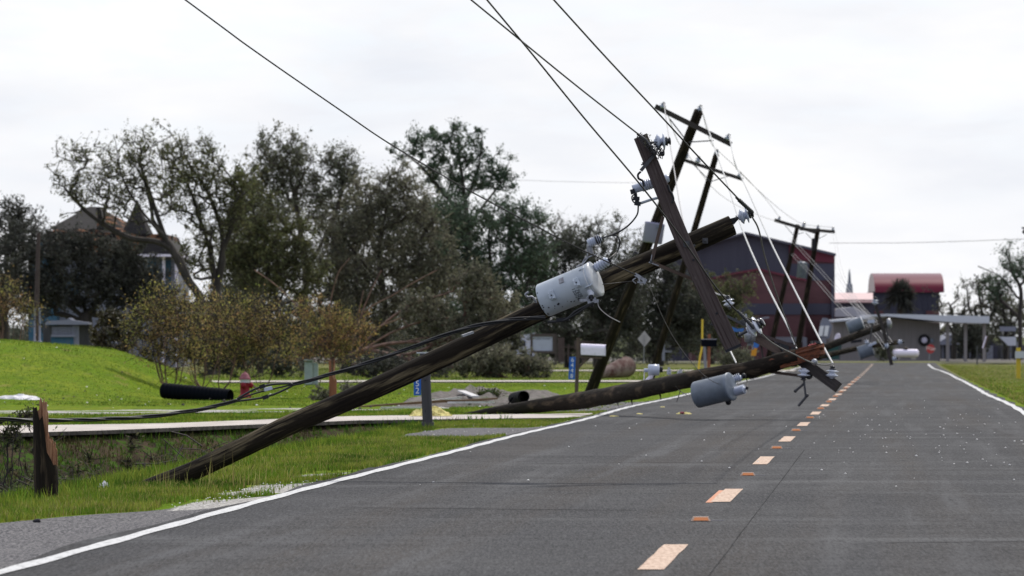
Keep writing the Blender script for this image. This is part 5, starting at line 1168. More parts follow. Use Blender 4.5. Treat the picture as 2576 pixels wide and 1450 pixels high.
tag(leaves_mesh('distant_trees', np.array(C), 22, np.full(len(C), 1.0), .5, M['leaf_grey'], None, r, tw=.03), kind='stuff')
# uprooted tree: brown limbs fanning out to the right, brushwood piled behind
t_ = thing('fallen_tree', 'uprooted tree lying on its side, bare red brown limbs fanning right, withered foliage', 'tree', P(1090, 944, 222))
nodes = []; par = []; r = np.random.default_rng(41)
def limb(L, d, t0=None):
    pts_ = spline([P(q[0], q[1], d+(q[2] if len(q) > 2 else 0)) for q in L], 5)
    if nodes: A = np.array(nodes); last = int(np.argmin(np.linalg.norm(A-np.array(pts_[0]), axis=1)))
    else: last = -1
    for q in pts_: nodes.append(tuple(q)); par.append(last); last = len(nodes)-1
limb([(862, 935), (880, 900), (920, 880), (980, 865), (1060, 862), (1150, 880), (1240, 900)], 222)
for L in ([(880, 900), (930, 840), (1000, 760), (1080, 690), (1140, 650)], [(890, 895), (960, 820), (1040, 765), (1120, 740)], [(900, 890), (980, 840), (1060, 810), (1130, 800)], [(920, 880), (1000, 850), (1100, 835), (1190, 820)], [(930, 880), (1010, 900), (1090, 920), (1170, 925)], [(880, 905), (900, 820), (930, 740), (960, 680)], [(960, 868), (1050, 905), (1120, 935)], [(900, 900), (940, 930), (1010, 940)], [(870, 920), (950, 905), (1050, 885), (1130, 850)], [(1000, 864), (1080, 850), (1170, 860)]): limb(L, 222)
LN = len(nodes); C = blobs_to_clumps([(1150, 850, 80, 60), (1230, 780, 80, 70), (1240, 855, 70, 50), (1180, 700, 60, 40), (1060, 780, 60, 50), (1310, 918, 46, 20), (1230, 912, 100, 24)], 330, 222, .8, r, .1)
N_, pr = grow(nodes, par, C, r, jit=.10); branch_mesh('trunk', N_, pr, .014, .15, M['bark_red'], t_, LN, .026)
leaves_mesh('crown', C, 50, .2*(.6+.8*r.random(len(C))), .10, M['leaf_silver'], t_, r, wind=(.9, 0, -.35))
tag(t_, group=None)
# brush pile on the right end of the fallen tree, and low shrubs in front of the wood
def bush(name, label, cat, x, yb, d, rx, ry, n, per, sig, size, leaf, bark, seed, stems=5, rb=.03, group=None, wind=None, yc=None, shell=.1, blobs=None, parts=('stems', 'foliage'), rt=.006, spread=.25):
    r = np.random.default_rng(seed); B = P(x, yb, d); B.z = g(B.x, B.y); t_ = thing(name, label, cat, B, group)
    yc = yc if yc is not None else yb-ry*1.1; blobs = blobs or [(x, yc, rx, ry)]
    C = blobs_to_clumps(blobs, n, d, 1.0, r, shell); C = C+r.normal(0, 1, C.shape)*px(rx, d)*.10*(r.random((len(C), 1))*1.8)*np.array([1, 1, .7]); C[:, 2] = np.maximum(C[:, 2], B.z+.03); nodes = [(B.x, B.y, B.z-.03)]; par = [-1]
    for k in range(stems):
        a = r.uniform(0, 6.28); top_ = P(x+rx*.62*math.cos(a), yc+ry*.35, d+px(rx, d)*.5*math.sin(a)); last = 0
        foot = Vector(B)+Vector((math.cos(a)*spread*px(rx, d), math.sin(a)*spread*px(rx, d), 0))
        for i in range(1, 7):
            q = foot.lerp(top_, i/6)+Vector((r.normal(0, .02), r.normal(0, .02), 0)); nodes.append((q.x, q.y, q.z)); par.append(last); last = len(nodes)-1
    N_, pr = grow(nodes, par, C, r, jit=.08); branch_mesh(parts[0], N_, pr, rt, rb, M[bark], t_, seg=5)
    leaves_mesh(parts[1], C, per, sig*(.6+.8*r.random(len(C))), size, M[leaf], t_, r, wind=wind); return t_
bush('brush_pile', 'heap of torn dark branches on the lawn below the pale transformer', 'branch pile', 1290, 946, 214, 105, 40, 210, 46, .15, .095, 'leaf_silver', 'bark_red', 51, stems=12, wind=(1, 0, .5), yc=912, blobs=[(1235, 908, 80, 32), (1330, 926, 60, 16), (1200, 925, 60, 18)])
bush('brush_pile', 'low dark tangle of branches on the lawn right of the green cabinet', 'branch pile', 960, 946, 216, 110, 24, 170, 40, .15, .09, 'leaf_oak', 'bark_red', 52, stems=10, wind=(1, 0, .2), yc=922, blobs=[(930, 922, 80, 20), (1050, 925, 90, 20)])
bush('shrub', 'dark low shrub mass behind the crepe myrtles and hydrant', 'shrub', 620, 944, 218, 130, 30, 170, 40, .16, .09, 'leaf_dark', 'bark', 53, stems=8, yc=905, blobs=[(560, 890, 90, 50), (700, 910, 70, 34)])
bush('magnolia_bush', 'round dark glossy bush behind the green mound', 'bush', 285, 900, 186, 58, 58, 130, 46, .10, .085, 'leaf_magnolia', 'bark', 54, stems=4, yc=846, blobs=[(285, 815, 45, 38), (275, 850, 58, 40), (315, 860, 36, 34)])
GM = 'browning crepe myrtles along the lawn'
def myrtle(label, x, yb, d, blobs, n, seed, stems=7, leaf='leaf_myrtle'): return bush('crepe_myrtle', label, 'shrub', x, yb, d, max(b[2] for b in blobs), max(b[3] for b in blobs), int(n*.75), 19, .21, .044, leaf, 'bark_red', seed, stems=stems, rb=.035, group=GM, yc=sum(b[1]*b[2]*b[3] for b in blobs)/sum(b[2]*b[3] for b in blobs), blobs=blobs, wind=(.15, 0, .5), rt=.0045, spread=.22)
myrtle('biggest browning crepe myrtle, its red brown stems rising in front of the black pipe', 430, 990, 139, [(395, 805, 85, 62), (450, 850, 75, 62), (365, 840, 50, 60), (430, 765, 95, 42), (420, 900, 55, 40)], 330, 61, 9)
myrtle('crepe myrtle behind the middle of the black pipe', 508, 975, 150, [(510, 795, 90, 60), (500, 870, 70, 60)], 230, 62)
myrtle('slender crepe myrtle just left of the hydrant, clear trunk and spreading top', 553, 974, 152, [(585, 805, 88, 58), (565, 870, 60, 48)], 210, 63, 4)
myrtle('crepe myrtle behind and right of the red hydrant', 655, 974, 153, [(650, 815, 90, 62), (675, 875, 75, 46), (610, 870, 50, 48)], 250, 64, 5)
myrtle('reddish crepe myrtle at the left picture edge on top of the mound', 30, 862, 172, [(20, 760, 60, 60), (70, 790, 36, 40), (-30, 760, 60, 80)], 190, 65, 6, 'leaf_brown')
# broken myrtle with long bare snapped limbs
t_ = thing('broken_tree', 'small red barked tree with two long snapped limbs spread in a V, browning leaves below', 'tree', P(828, 948, 178))
nodes = []; par = []; r = np.random.default_rng(66)
limb([(834, 948), (835, 900), (825, 870), (800, 835), (770, 790), (735, 757), (690, 715), (640, 680)], 178)
for L in ([(838, 930), (845, 880), (880, 830), (930, 775), (985, 745), (1040, 712), (1100, 680)], [(842, 900), (870, 850), (900, 790), (915, 730)], [(836, 905), (828, 840), (830, 770), (850, 690), (880, 650)], [(830, 890), (800, 860), (790, 820)], [(985, 745), (1050, 735), (1110, 720)], [(845, 890), (900, 850), (960, 820), (1010, 800)], [(735, 757), (740, 730), (730, 690)]): limb(L, 178)
LN = len(nodes); C = blobs_to_clumps([(835, 830, 95, 62), (790, 800, 70, 60), (880, 820, 75, 60), (850, 885, 90, 40), (740, 880, 60, 40)], 280, 178, .9, r, .1)
N_, pr = grow(nodes, par, C, r, jit=.10); branch_mesh('trunk', N_, pr, .006, .085, M['bark_red'], t_, LN, .020)
leaves_mesh('crown', C, 22, .15*(.6+.8*r.random(len(C))), .05, M['leaf_brown'], t_, r, wind=(.2, 0, .5))
# right side trees
GR = 'thin trees beyond the canopy building'
tree('umbrella_pine', 'flat topped sparse pine at the right edge of the picture', 'pine', 2568, 912, 420,
     [[(2568, 912), (2566, 800), (2568, 730), (2548, 690), (2540, 660)], [(2567, 760), (2520, 700), (2460, 670)], [(2566, 800), (2500, 740), (2450, 690)], [(2568, 720), (2590, 680)]],
     [(2540, 660, 34, 16), (2600, 668, 40, 18), (2560, 684, 34, 12), (2500, 720, 40, 30)], 90, 34, .34, .13, 'leaf_pine', 'bark', .16, 71, rt=.04, group=GR, shell=.1)
for k, (bx, top_, n_, sd, lb) in enumerate(((2400, 740, 70, 72, 'leafless twiggy tree above the white canopy roof'), (2475, 700, 120, 73, 'taller half bare tree between the canopy and the flat topped pine'), (2530, 745, 130, 74, 'dense dark half bare tree below the flat topped pine'))):
    tree('bare_tree', lb, 'tree', bx, 910, 430, [[(bx, 910), (bx, 830), (bx-6, 780), (bx-16, top_+20)], [(bx, 830), (bx+30, 770), (bx+36, top_+25)], [(bx, 840), (bx-36, 780), (bx-42, top_+30)]],
         [(bx-20, top_+25, 42, 30), (bx+25, top_+45, 42, 40), (bx, top_+95, 48, 40)], n_, 12 if k < 2 else 24, .32, .14, 'leaf_grey', 'bark', .20, sd, rt=.04, group=GR, shell=.05)
# palm in front of the barrel roof
t_ = thing('palm_tree', 'shaggy cabbage palm standing in front of the maroon barrel roof', 'palm', P(2266, 905, 405)); r = np.random.default_rng(75)
mb = MB(); mb.tube(spline([P(2266, 905, 405), P(2264, 850, 405), P(2266, 760, 405)], 5), [.20, .17, .19], 10); mb.build('trunk', M['palm_trunk'], t_)
ctr = np.array(P(2267, 735, 405)); V = []; n_ = 95
for k in range(n_):
    az = r.uniform(0, 6.28); el = r.uniform(-1.2, 1.25); L = r.uniform(.9, 1.6)*(1.0 if el > -.2 else 1.2); dr = np.array([math.cos(az)*math.cos(el), math.sin(az)*math.cos(el), math.sin(el)])
    for j in range(16):
        t0 = .35+.65*r.random(); p0 = ctr+dr*L*t0*.6+np.array([0, 0, -.25*t0*t0*L]); q = dr+r.normal(0, .38, 3)+np.array([0, 0, -.25]); q /= np.linalg.norm(q); s_ = np.cross(q, [0, .3, 1]); s_ /= np.linalg.norm(s_)+1e-6
        a_ = p0; b_ = p0+q*.38*L; V += [a_-s_*.045, a_+s_*.045, b_+s_*.02, b_-s_*.02]
npmesh('fronds', np.array(V), np.arange(len(V)).reshape(-1, 4), M['leaf_oak'], t_)
bush('shrub', 'rounded dark shrub under the white canopy roof', 'shrub', 2445, 905, 425, 46, 40, 90, 40, .34, .16, 'leaf_dark', 'bark', 76, yc=850)
bush('shrub', 'small dark shrub beside the pale far transformer', 'shrub', 2226, 905, 372, 22, 18, 30, 34, .25, .12, 'leaf_grey', 'bark', 77, yc=885)
bush('shrub', 'scrubby weeds below the blue and orange sign', 'shrub', 1850, 918, 300, 50, 16, 50, 34, .26, .10, 'leaf_grey', 'bark', 78, yc=905)
bush('shrub', 'pale dry weeds on the left of the grey mud heap', 'shrub', 842, 1020, 126, 44, 18, 40, 30, .10, .045, 'leaf_silver', 'bark', 79, yc=990, blobs=[(810, 1000, 30, 22), (880, 985, 28, 24)])
bush('shrub', 'weedy clump around the culvert mouth on the mud bank', 'shrub', 1225, 1012, 122, 30, 10, 36, 30, .08, .05, 'weed', 'bark', 80, yc=1000)
# twigs in the ditch and at the left edge
bush('fallen_branch', 'leafy torn branch caught behind the stump at the left edge', 'branch', 30, 1120, 70, 46, 40, 36, 22, .06, .035, 'weed', 'bark', 81, stems=6, yc=1080, blobs=[(40, 1065, 60, 22), (70, 1050, 40, 14), (20, 1110, 40, 30)], rt=.004, rb=.015)
rr = random.Random(31); mb = MB()
for k in range(150):
    x_ = rr.uniform(-20, 560); y_ = 1235-(x_/1000)*90-abs(rr.gauss(0, 34)); d_ = rr.uniform(62, 74); a_ = P(x_, y_, d_); a_.z = g(a_.x, a_.y)+rr.uniform(.02, .25)
    b_ = a_+Vector((rr.uniform(-.6, .6), rr.uniform(-.3, .3), rr.uniform(-.05, .3))); m_ = a_.lerp(b_, .5)+Vector((0, 0, rr.uniform(-.08, .08))); mb.tube([a_, m_, b_], rr.uniform(.004, .009), 4, caps=False)
tag(mb.build('brushwood', M['bark_grey']), kind='stuff')
r = np.random.default_rng(88); n_ = 900; Yc = r.uniform(60, 82, n_); Xc = edge(Yc)-r.uniform(3.2, 9, n_); ok = (Yc < drive_front(Xc)-.3); Xc, Yc = Xc[ok], Yc[ok]; Cc = np.stack([Xc, Yc, G(Xc, Yc)+.07*r.random(len(Xc))+.03], -1)
tag(leaves_mesh('ditch_weeds', Cc, 46, .08+.07*r.random(len(Cc)), .038, M['weed'], None, r), kind='stuff')
# ------------------------------------------------------------------ buildings
def poly(pts, d): return [P(x, y, d) for x, y in pts]
def pr(name, pts, d, dep, mt, parent, label=None):
    mb = MB(); mb.prism(poly(pts, d), (0, dep, 0)); return mb.build(name, M[mt] if isinstance(mt, str) else mt, parent, label)
def rect(x0, y0, x1, y1): return [(x0, y0), (x1, y0), (x1, y1), (x0, y1)]
# maroon and slate hall
B = P(1900, 905, 400); gy_ = thing('school_hall', 'big maroon brick and slate blue gabled hall behind the poles', 'building', B)
pr('wall', [(1690, 640), (1875, 588), (1985, 613), (1985, 925), (1690, 925)], 400, 26, 'gym_slate', gy_)
pr('wall', [(1985, 613), (2100, 642), (2100, 925), (1985, 925)], 399.9, 26, 'gym_brick', gy_, 'maroon brick right end wall')
pr('roof', [(1684, 637), (1875, 583.5), (2103, 638), (2103, 644), (1875, 589), (1684, 643)], 399.3, 27.5, 'gym_slate', gy_)
mb = MB()
for k in range(38):
    x_ = 1700+k*7.6; yt = np.interp(x_, [1690, 1875, 1985], [643, 592, 617]); mb.beam(P(x_, yt, 399.97), P(x_, 705, 399.97), .05, .05)
o_ = mb.build('cladding_seam', M['gym_slate'], gy_); o_['kind'] = 'stuff'
mb = MB()
for k in range(14): mb.beam(P(2195+k*12.8, 738, 455.9), P(2195+k*12.8, 782, 455.9), .06, .06)
bar_ribs = mb
pr('band', [(1985, 616), (2100, 644), (2100, 662), (1985, 652)], 399.8, .08, 'gym_maroon', gy_)
pr('band', rect(1985, 664, 2100, 706), 399.8, .08, 'gym_navy', gy_)
pr('wall', [(1740, 715), (1830, 692), (1908, 679), (2026, 706), (2026, 925), (1740, 925)], 393, 6.8, 'gym_brick', gy_, 'lower brick front')
pr('roof_trim', [(1735, 713), (1830, 689), (1908, 675), (2029, 703), (2029, 708), (1908, 680.5), (1830, 694), (1735, 718)], 392.8, 7.1, 'gym_maroon', gy_)
pr('band', rect(1740, 764, 2026, 792), 392.9, .08, 'gym_navy', gy_); pr('band', rect(2026, 764, 2100, 792), 399.8, .08, 'gym_navy', gy_)
pr('band', rect(1880, 848, 2026, 862), 392.9, .08, 'gym_pale', gy_)
for x_ in (2020, 2060): pr('column', rect(x_, 850, x_+10, 925), 392.4 if x_ < 2026 else 399.4, .4, 'gym_pale', gy_)
pr('window', rect(1925, 864, 1985, 905), 392.9, .06, 'dark_glass', gy_); pr('window', rect(1990, 864, 2016, 905), 392.9, .06, 'dark_glass', gy_); pr('window', rect(2034, 862, 2058, 910), 399.8, .06, 'dark_glass', gy_)
pr('canopy', [(1860, 808), (1935, 797), (1935, 801), (1860, 813)], 390, 2.5, 'gym_pale', gy_)
pr('wall', rect(1866, 812, 1932, 925), 391, 1.6, 'gym_brick', gy_, 'small brick porch')
pr('drainpipe', rect(2092, 700, 2098, 925), 399.5, .3, 'gym_navy', gy_)
# beige metal shed with canopy
sh_ = thing('metal_shed', 'beige metal shed with a thin white roof running out as a canopy', 'building', P(2235, 903, 385))
pr('wall', [(2096, 806), (2230, 798), (2365, 815), (2365, 925), (2096, 925)], 385, 14, 'beige', sh_)
mb = MB()
for k in range(34):
    x_ = 2100+k*7.9; yt = np.interp(x_, [2096, 2230, 2365], [809, 801, 817]); mb.beam(P(x_, yt, 384.97), P(x_, 903, 384.97), .05, .05)
mb.build('siding_rib', M['beige'], sh_); sh_.children[-1]['kind'] = 'stuff'
pr('roof', [(2190, 792), (2230, 790), (2489, 796), (2489, 814), (2402, 812), (2230, 796), (2190, 797)], 383, 16, 'roof_white', sh_)
pr('roof', [(2092, 806), (2230, 794), (2230, 799), (2092, 811)], 384, 15, 'roof_white', sh_, 'left roof slope of the shed')
for x_, dd in ((2384, 384), (2429, 384), (2476, 384)): pr('post', rect(x_-4, 810, x_+4, 925), dd, .25, 'beige', sh_)
mb = MB(); mb.box(P(2341, 884-27, 384.9), (.4, .1, .25)); mb.build('wall_lamp', M['tank_blue'], sh_)
wh = thing('wheel', 'black tyre with a pale rim hung on the beige shed wall', 'wheel', P(2325, 856, 384.7)); mb = MB()
mb.lathe(P(2325, 856, 384.95), (0, -1, 0), [(0, .22), (0, .34), (.04, .40), (.14, .40), (.18, .34), (.18, .22), (.02, .215)], 24, caps=False); mb.build('tyre', M['tyre'], wh); mb = MB(); mb.lathe(P(2325, 856, 384.95), (0, -1, 0), [(.02, .215), (.12, .215), (.10, .10), (.13, .06)], 20); mb.build('rim', M['white_paint'], wh)
# lower shed roof pieces behind, left of the beige wall
b9 = thing('pale_shed', 'low shed with a bright white sloping roof behind the slack wires', 'building', P(2140, 903, 410))
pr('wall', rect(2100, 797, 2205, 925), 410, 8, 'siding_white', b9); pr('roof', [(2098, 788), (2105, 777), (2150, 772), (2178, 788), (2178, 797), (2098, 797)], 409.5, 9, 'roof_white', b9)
b10 = thing('long_building', 'long building with a pale pink roof between the hall and the barrel roof', 'building', P(2150, 903, 440))
pr('wall', rect(2100, 754, 2196, 925), 441, 10, 'gym_navy', b10)
mb = MB(); q = [P(2096, 757, 440.5), P(2196, 757, 440.5), P(2196, 737, 452), P(2096, 737, 452)]; mb.prism(q, (0, 0, -.15)); mb.build('roof', M['roof_pink'], b10)
# barrel roofed hall
b11 = thing('barrel_hall', 'hall with a glossy maroon barrel roof, rising behind the beige shed', 'building', P(2280, 903, 455))
pr('wall', rect(2196, 734, 2363, 925), 456, 8, 'gym_navy', b11); pr('wall', rect(2330, 782, 2363, 925), 455.7, .3, 'gym_brick', b11, 'maroon brick pier')
pr('wall', rect(2200, 782, 2222, 925), 455.7, .3, 'gym_brick', b11, 'maroon brick pier')
o_ = bar_ribs.build('cladding_seam', M['gym_navy'], b11); o_['kind'] = 'stuff'
xa, xb = P(2192, 734, 460).x, P(2365, 734, 460).x; zt = P(2280, 688, 460).z; zb = P(2280, 736, 456).z; mb = MB(); n_ = 20; vs = []; hy = 4.4
for i in range(n_+1):
    a = math.pi*i/n_; y_ = 460-hy*math.cos(a); z_ = zb+(zt-zb)*math.sin(a); vs += [(xa, y_, z_), (xb, y_, z_)]
mb.add(vs, [[2*i, 2*i+1, 2*i+3, 2*i+2] for i in range(n_)], None, True); mb.add(vs, [[2*i for i in range(n_+1)], [2*i+1 for i in range(n_, -1, -1)]]); mb.build('roof', M['roof_barrel'], b11)
sp_ = thing('church_spire', 'thin pale spire standing far off above the pink roof', 'spire', P(2137, 903, 520)); mb = MB()
mb.lathe(P(2137, 905, 520), (0, 0, 1), [(0, .30), (6.0, .30), (6.05, .34), (6.9, .26), (6.95, .16), (7.8, .10), (8.3, .02)], 8, False, ref=(0, 1, 0)); mb.build('spire_tower', M['siding_white'], sp_)
# dark buildings and fence under the canopy
b12 = thing('store_house', 'dark grey low house seen through the canopy posts', 'building', P(2440, 905, 440)); pr('wall', rect(2368, 868, 2580, 925), 440, 8, 'fence', b12); pr('door', rect(2402, 868, 2420, 905), 439.9, .1, 'dark_glass', b12)
mb = MB()
for k in range(12): mb.beam(P(2372+k*17, 860, 439.6), P(2372+k*17, 906, 439.6), .10, .10)
mb.build('post', M['siding_white'], b12, 'pale fence posts'); b12.children[-1]['kind'] = 'stuff'
pr('roof', [(2364, 860), (2400, 838), (2420, 850), (2440, 868), (2364, 868)], 439, 9, 'siding_white', b12)
b13 = thing('shed', 'dark blue grey shed beside the leaning post, below the bare trees', 'building', P(2495, 905, 436)); pr('wall', [(2465, 862), (2485, 850), (2510, 868), (2510, 925), (2465, 925)], 436, 4, 'gym_navy', b13); pr('door', rect(2478, 870, 2498, 905), 435.9, .1, 'siding_white', b13)
lb_ = thing('leaning_board', 'narrow pale board leaning beside the dark shed on the right', 'board', P(2400, 880, 380)); mb = MB(); mb.beam(P(2474, 876, 380), P(2482, 845, 380), .25, .1, up=(0, 1, 0)); mb.build('plank', M['brace_wood'], lb_); mb = MB(); mb.beam(P(2472, 876, 379.8), P(2481, 846, 379.8), .09, .1, up=(0, 1, 0)); mb.build('plank_edge', M['white_paint'], lb_)
for k, (pts_, lb) in enumerate(((rect(2515, 822, 2556, 834), 'upper grey panel by the flat topped pine'), ([(2514, 848), (2556, 848), (2556, 870), (2536, 870)], 'lower white slanted panel by the flat topped pine'))):
    o = thing('sign_panel', lb, 'panel', P(2535, 905, 395)); pr('panel', pts_, 395, .12, 'roof_white' if k else 'siding_white', o); mb = MB()
    for x_ in (2520 if not k else 2540, 2552): mb.beam(P(x_, pts_[2][1]-4, 395.2), P(x_, 906, 395.2), .08, .08)
    mb.build('post', M['steel_dark'], o)
# stop sign
ss_ = thing('stop_sign', 'small red octagonal stop sign on a thin post before the beige shed', 'sign', P(2338, 905, 362)); c_ = P(2341, 878, 361.8); rS = .30; tl = R(-12)
ex = Vector((math.cos(tl), .25, math.sin(tl))).normalized(); ez = Vector((-math.sin(tl), 0, math.cos(tl))); mb = MB(); pts8 = [c_+(ex*math.cos(R(22.5+45*k))+ez*math.sin(R(22.5+45*k)))*rS for k in range(8)]; mb.prism(pts8[::-1], (0, .02, 0)); f_ = mb.build('sign_face', M['stop_red'], ss_)
text_on(f_, 'STOP', .26, c_-Vector((0, .012, 0)), ex, ez, 'white_sign')
mb = MB(); mb.beam(P(2337, 905, 361.9), P(2342, 868, 361.9), .05, .04); mb.build('post', M['galv'], ss_)
# propane tank
pt = thing('propane_tank', 'long white propane tank with a dark cap in front of the beige shed', 'tank', P(2275, 903, 372)); a_, b_ = P(2243, 889, 372), P(2312, 889, 372); L = (b_-a_).length; r_ = .26; prof = [(0, .01)]+[(r_*.7*(1-math.cos(R(q))), r_*math.sin(R(q))) for q in (25, 50, 75, 90)]+[(L-r_*.7*(1-math.cos(R(q))), r_*math.sin(R(q))) for q in (90, 75, 50, 25)]+[(L, .01)]
mb = MB(); mb.lathe(a_, b_-a_, prof, 20); mb.build('tank_body', M['white_paint'], pt); mb = MB(); mb.lathe(P(2278, 880, 372), (0, 0, 1), [(-.1, .16), (.10, .16), (.16, .12), (.18, .02)], 12); mb.build('valve_cap', M['palm_trunk'], pt)
for x_ in (2257, 2298): mb = MB(); mb.beam(P(x_, 905, 372), P(x_, 893, 372), .14, .3); mb.build('saddle', M['concrete'], pt)
# roadside sign board with two pale panels, red and green containers
sb = thing('notice_board', 'grey peaked board with two pale panels in front of the maroon hall', 'sign', P(2078, 905, 350)); pr('board', [(2058, 850), (2064, 815), (2070, 800), (2082, 801), (2094, 822), (2086, 852)], 350, .3, 'siding_white', sb)
for x_ in (2061, 2074): pr('panel', [(x_+2, 820), (x_+12, 820), (x_+8, 846), (x_-2, 846)], 349.9, .05, 'white_sign', sb)
mb = MB(); mb.beam(P(2072, 850, 350.1), P(2072, 906, 350.1), .3, .3); mb.build('post', M['gym_pale'], sb)
gbn = thing('waste_container', 'dark green steel container behind the broken end of the fallen pole', 'container', P(2075, 905, 356)); pr('body', [(2045, 862), (2118, 862), (2112, 905), (2050, 905)], 356, 1.4, 'green_bin', gbn); pr('lid', [(2043, 859), (2120, 859), (2120, 863), (2043, 863)], 355.9, 1.6, 'fence', gbn)
rd = thing('red_tarpaulin', 'small red peaked tarpaulin beside the dark green container', 'tarpaulin', P(2038, 905, 346)); pr('cover', [(2022, 885), (2038, 868), (2054, 864), (2050, 885)], 346, 1.0, 'stop_red', rd)
# round white item left of the far tank
wr = thing('satellite_dish', 'pale curved dish shape left of the far round tank', 'dish', P(2110, 905, 340)); mb = MB(); mb.lathe(P(2110, 852, 340), (-.8, -.5, .2), [(0, .02), (.03, .18), (.10, .30), (.12, .29), (.05, .17), (.03, .02)], 16); mb.build('dish', M['white_paint'], wr); mb = MB(); mb.beam(P(2112, 855, 340.2), P(2112, 906, 340.2), .06, .06); mb.beam(P(2112, 853, 340), P(2128, 850, 340), .12, .12); mb.build('post', M['steel_dark'], wr)
# right verge: yellow marker post and cabinet
ym = thing('marker_post', 'yellow marker post with a grey box at the right edge of the grass', 'post', Vector((P(2562, 930, 215).x, 215, g(P(2562, 930, 215).x, 215)))); mb = MB(); mb.beam(Vector(ym.location), P(2562, 875, 215), .16, .16); mb.build('post', M['yellow'], ym); mb = MB(); mb.box(P(2566, 893, 214.9), (.36, .2, .26)); mb.build('box', M['silver'], ym)
gp = thing('marker_post', 'thin grey marker post standing on the right verge', 'post', P(2460, 915, 300)); mb = MB(); mb.beam(P(2458, 918, 300), P(2458, 870, 300), .07, .07); mb.build('post', M['steel_dark'], gp)
# left house
h = thing('blue_house', 'storm damaged blue house with orange bare plywood on its dark roof', 'house', P(260, 900, 285))
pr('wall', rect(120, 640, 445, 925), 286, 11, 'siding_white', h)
pr('wall', [(72, 640), (100, 598), (142, 640), (142, 925), (72, 925)], 284, 8, 'siding_blue', h, 'turquoise gabled wing')
for x0, x1, y0, y1 in ((362, 392, 650, 700), (150, 200, 690, 740), (404, 430, 655, 740)): pr('window', rect(x0, y0, x1, y1), 285.9, .08, 'siding_blue', h)
mb = MB(); q = [P(112, 594, 285), P(350, 612, 285), P(320, 560, 291), P(246, 521, 291), P(226, 520, 291)]; mb.prism(q, (0, .3, -.12)); mb.build('roof', M['plywood'], h, 'roof slope stripped to orange plywood')
mb = MB(); q = [P(120, 578, 285.2), P(243, 576, 285.2), P(243, 521, 287), P(222, 521, 287)]; mb.prism(q, (0, .2, 0)); mb.build('roof', M['shingle'], h, 'dark shingled peak')
pr('roof', [(243, 521), (252, 521), (268, 590), (252, 590)], 286.8, 4, 'shingle', h)
pr('roof', [(112, 594), (118, 582), (420, 590), (445, 650), (112, 630)], 285.6, 10, 'plywood', h)
mb = MB(); mb.lathe(P(345, 604, 287.5), (0, 0, 1), [(0, px(48, 287)), (px(40, 287), px(28, 287)), (px(70, 287), px(14, 287)), (px(101, 287), .03)], 8, False); mb.build('turret_roof', M['shingle'], h)
pr('roof', [(352, 640), (348, 604), (428, 604), (446, 640)], 285, 9, 'shingle', h, 'lower dark roof at the right end'); pr('eave', rect(344, 640, 448, 646), 284.6, 9, 'white_paint', h)
pr('chimney', rect(418, 594, 434, 640), 288, 1, 'bark', h)
for x_ in (408, 440): pr('corner_post', rect(x_, 646, x_+7, 925), 285.2, .3, 'white_paint', h)
# porch and railing
pch = thing('garden_deck', 'white railed deck with a pale awning just above the mound', 'deck', P(160, 880, 228)); pr('awning', [(112, 816), (118, 808), (170, 805), (172, 800), (180, 806), (222, 812), (222, 817), (112, 817)], 228, 2, 'siding_white', pch)
mb = MB()
for k in range(20): mb.beam(P(132+k*2.9, 822, 228.2), P(132+k*2.9, 846, 228.2), .022, .03)
mb.build('railing', M['siding_white'], pch); pr('rail', rect(128, 843, 190, 848), 228.1, .08, 'siding_white', pch); pr('post', rect(182, 820, 198, 930), 228.3, .2, 'siding_white', pch); pr('skirting', rect(128, 848, 185, 930), 228.25, .1, 'siding_blue', pch); pr('shade_wall', rect(108, 818, 232, 930), 229.8, .2, 'fence', pch)
gp = thing('utility_pole', 'slim grey pole standing upright left of the blue house', 'utility pole', P(92, 880, 210)); shaft(gp, [P(90, 935, 210), P(93, 740, 210), P(97, 586, 210)], [.10, .09, .07], 'arm', seg=10, n=3)
for k, x_ in enumerate((87, 100)):
    o = thing('white_post', ('left white gate post on the mound beside the slim pole', 'right white gate post on the mound, nearer the deck')[k], 'post', P(x_, 870, 200)); mb = MB(); mb.lathe(P(x_, 925, 200), (0, 0, 1), [(0, .07), (.74, .07), (.84, .10), (.94, .07), (.96, .035), (2.0, .035), (2.05, .05), (2.1, .02)], 10); mb.build('post', M['siding_white'], o)
# ------------------------------------------------------------------ street things on the left
def G0(x, y, d): v = P(x, y, d); v.z = g(v.x, v.y); return v
hy_ = thing('fire_hydrant', 'faded red fire hydrant with a pinkish bonnet and silver collar', 'hydrant', P(618, 1003, 132)); c_ = P(616, 1004, 132); s = px(1, 132)
mb = MB(); mb.lathe(c_, (0, 0, 1), [(0, 17*s), (3*s, 17*s), (4*s, 12*s), (40*s, 12*s), (41*s, 13*s)], 18); mb.build('barrel', M['hydrant_red'], hy_)
mb = MB(); mb.lathe(c_+Vector((0, 0, 41*s)), (0, 0, 1), [(0, 12.2*s), (8*s, 12.2*s)], 18); mb.build('collar', M['silver'], hy_)
mb = MB(); mb.lathe(c_+Vector((0, 0, 49*s)), (0, 0, 1), [(0, 15*s), (3*s, 15*s), (5*s, 12*s), (11*s, 10.5*s), (15*s, 7*s), (17*s, 3*s), (19*s, 3*s), (19.5*s, 1*s)], 18); mb.build('bonnet', M['hydrant_cap'], hy_)
for dx_, dy_, nm in ((1, 0, 'side_nozzle'), (-.2, -1, 'front_nozzle')): mb = MB(); mb.lathe(c_+Vector((0, 0, 34*s)), (dx_, dy_, 0), [(8*s, 6*s), (14*s, 6*s), (14.5*s, 7.5*s), (19*s, 7.5*s), (20*s, 3*s), (22*s, 3*s)], 12); mb.build(nm, M['hydrant_red'], hy_)
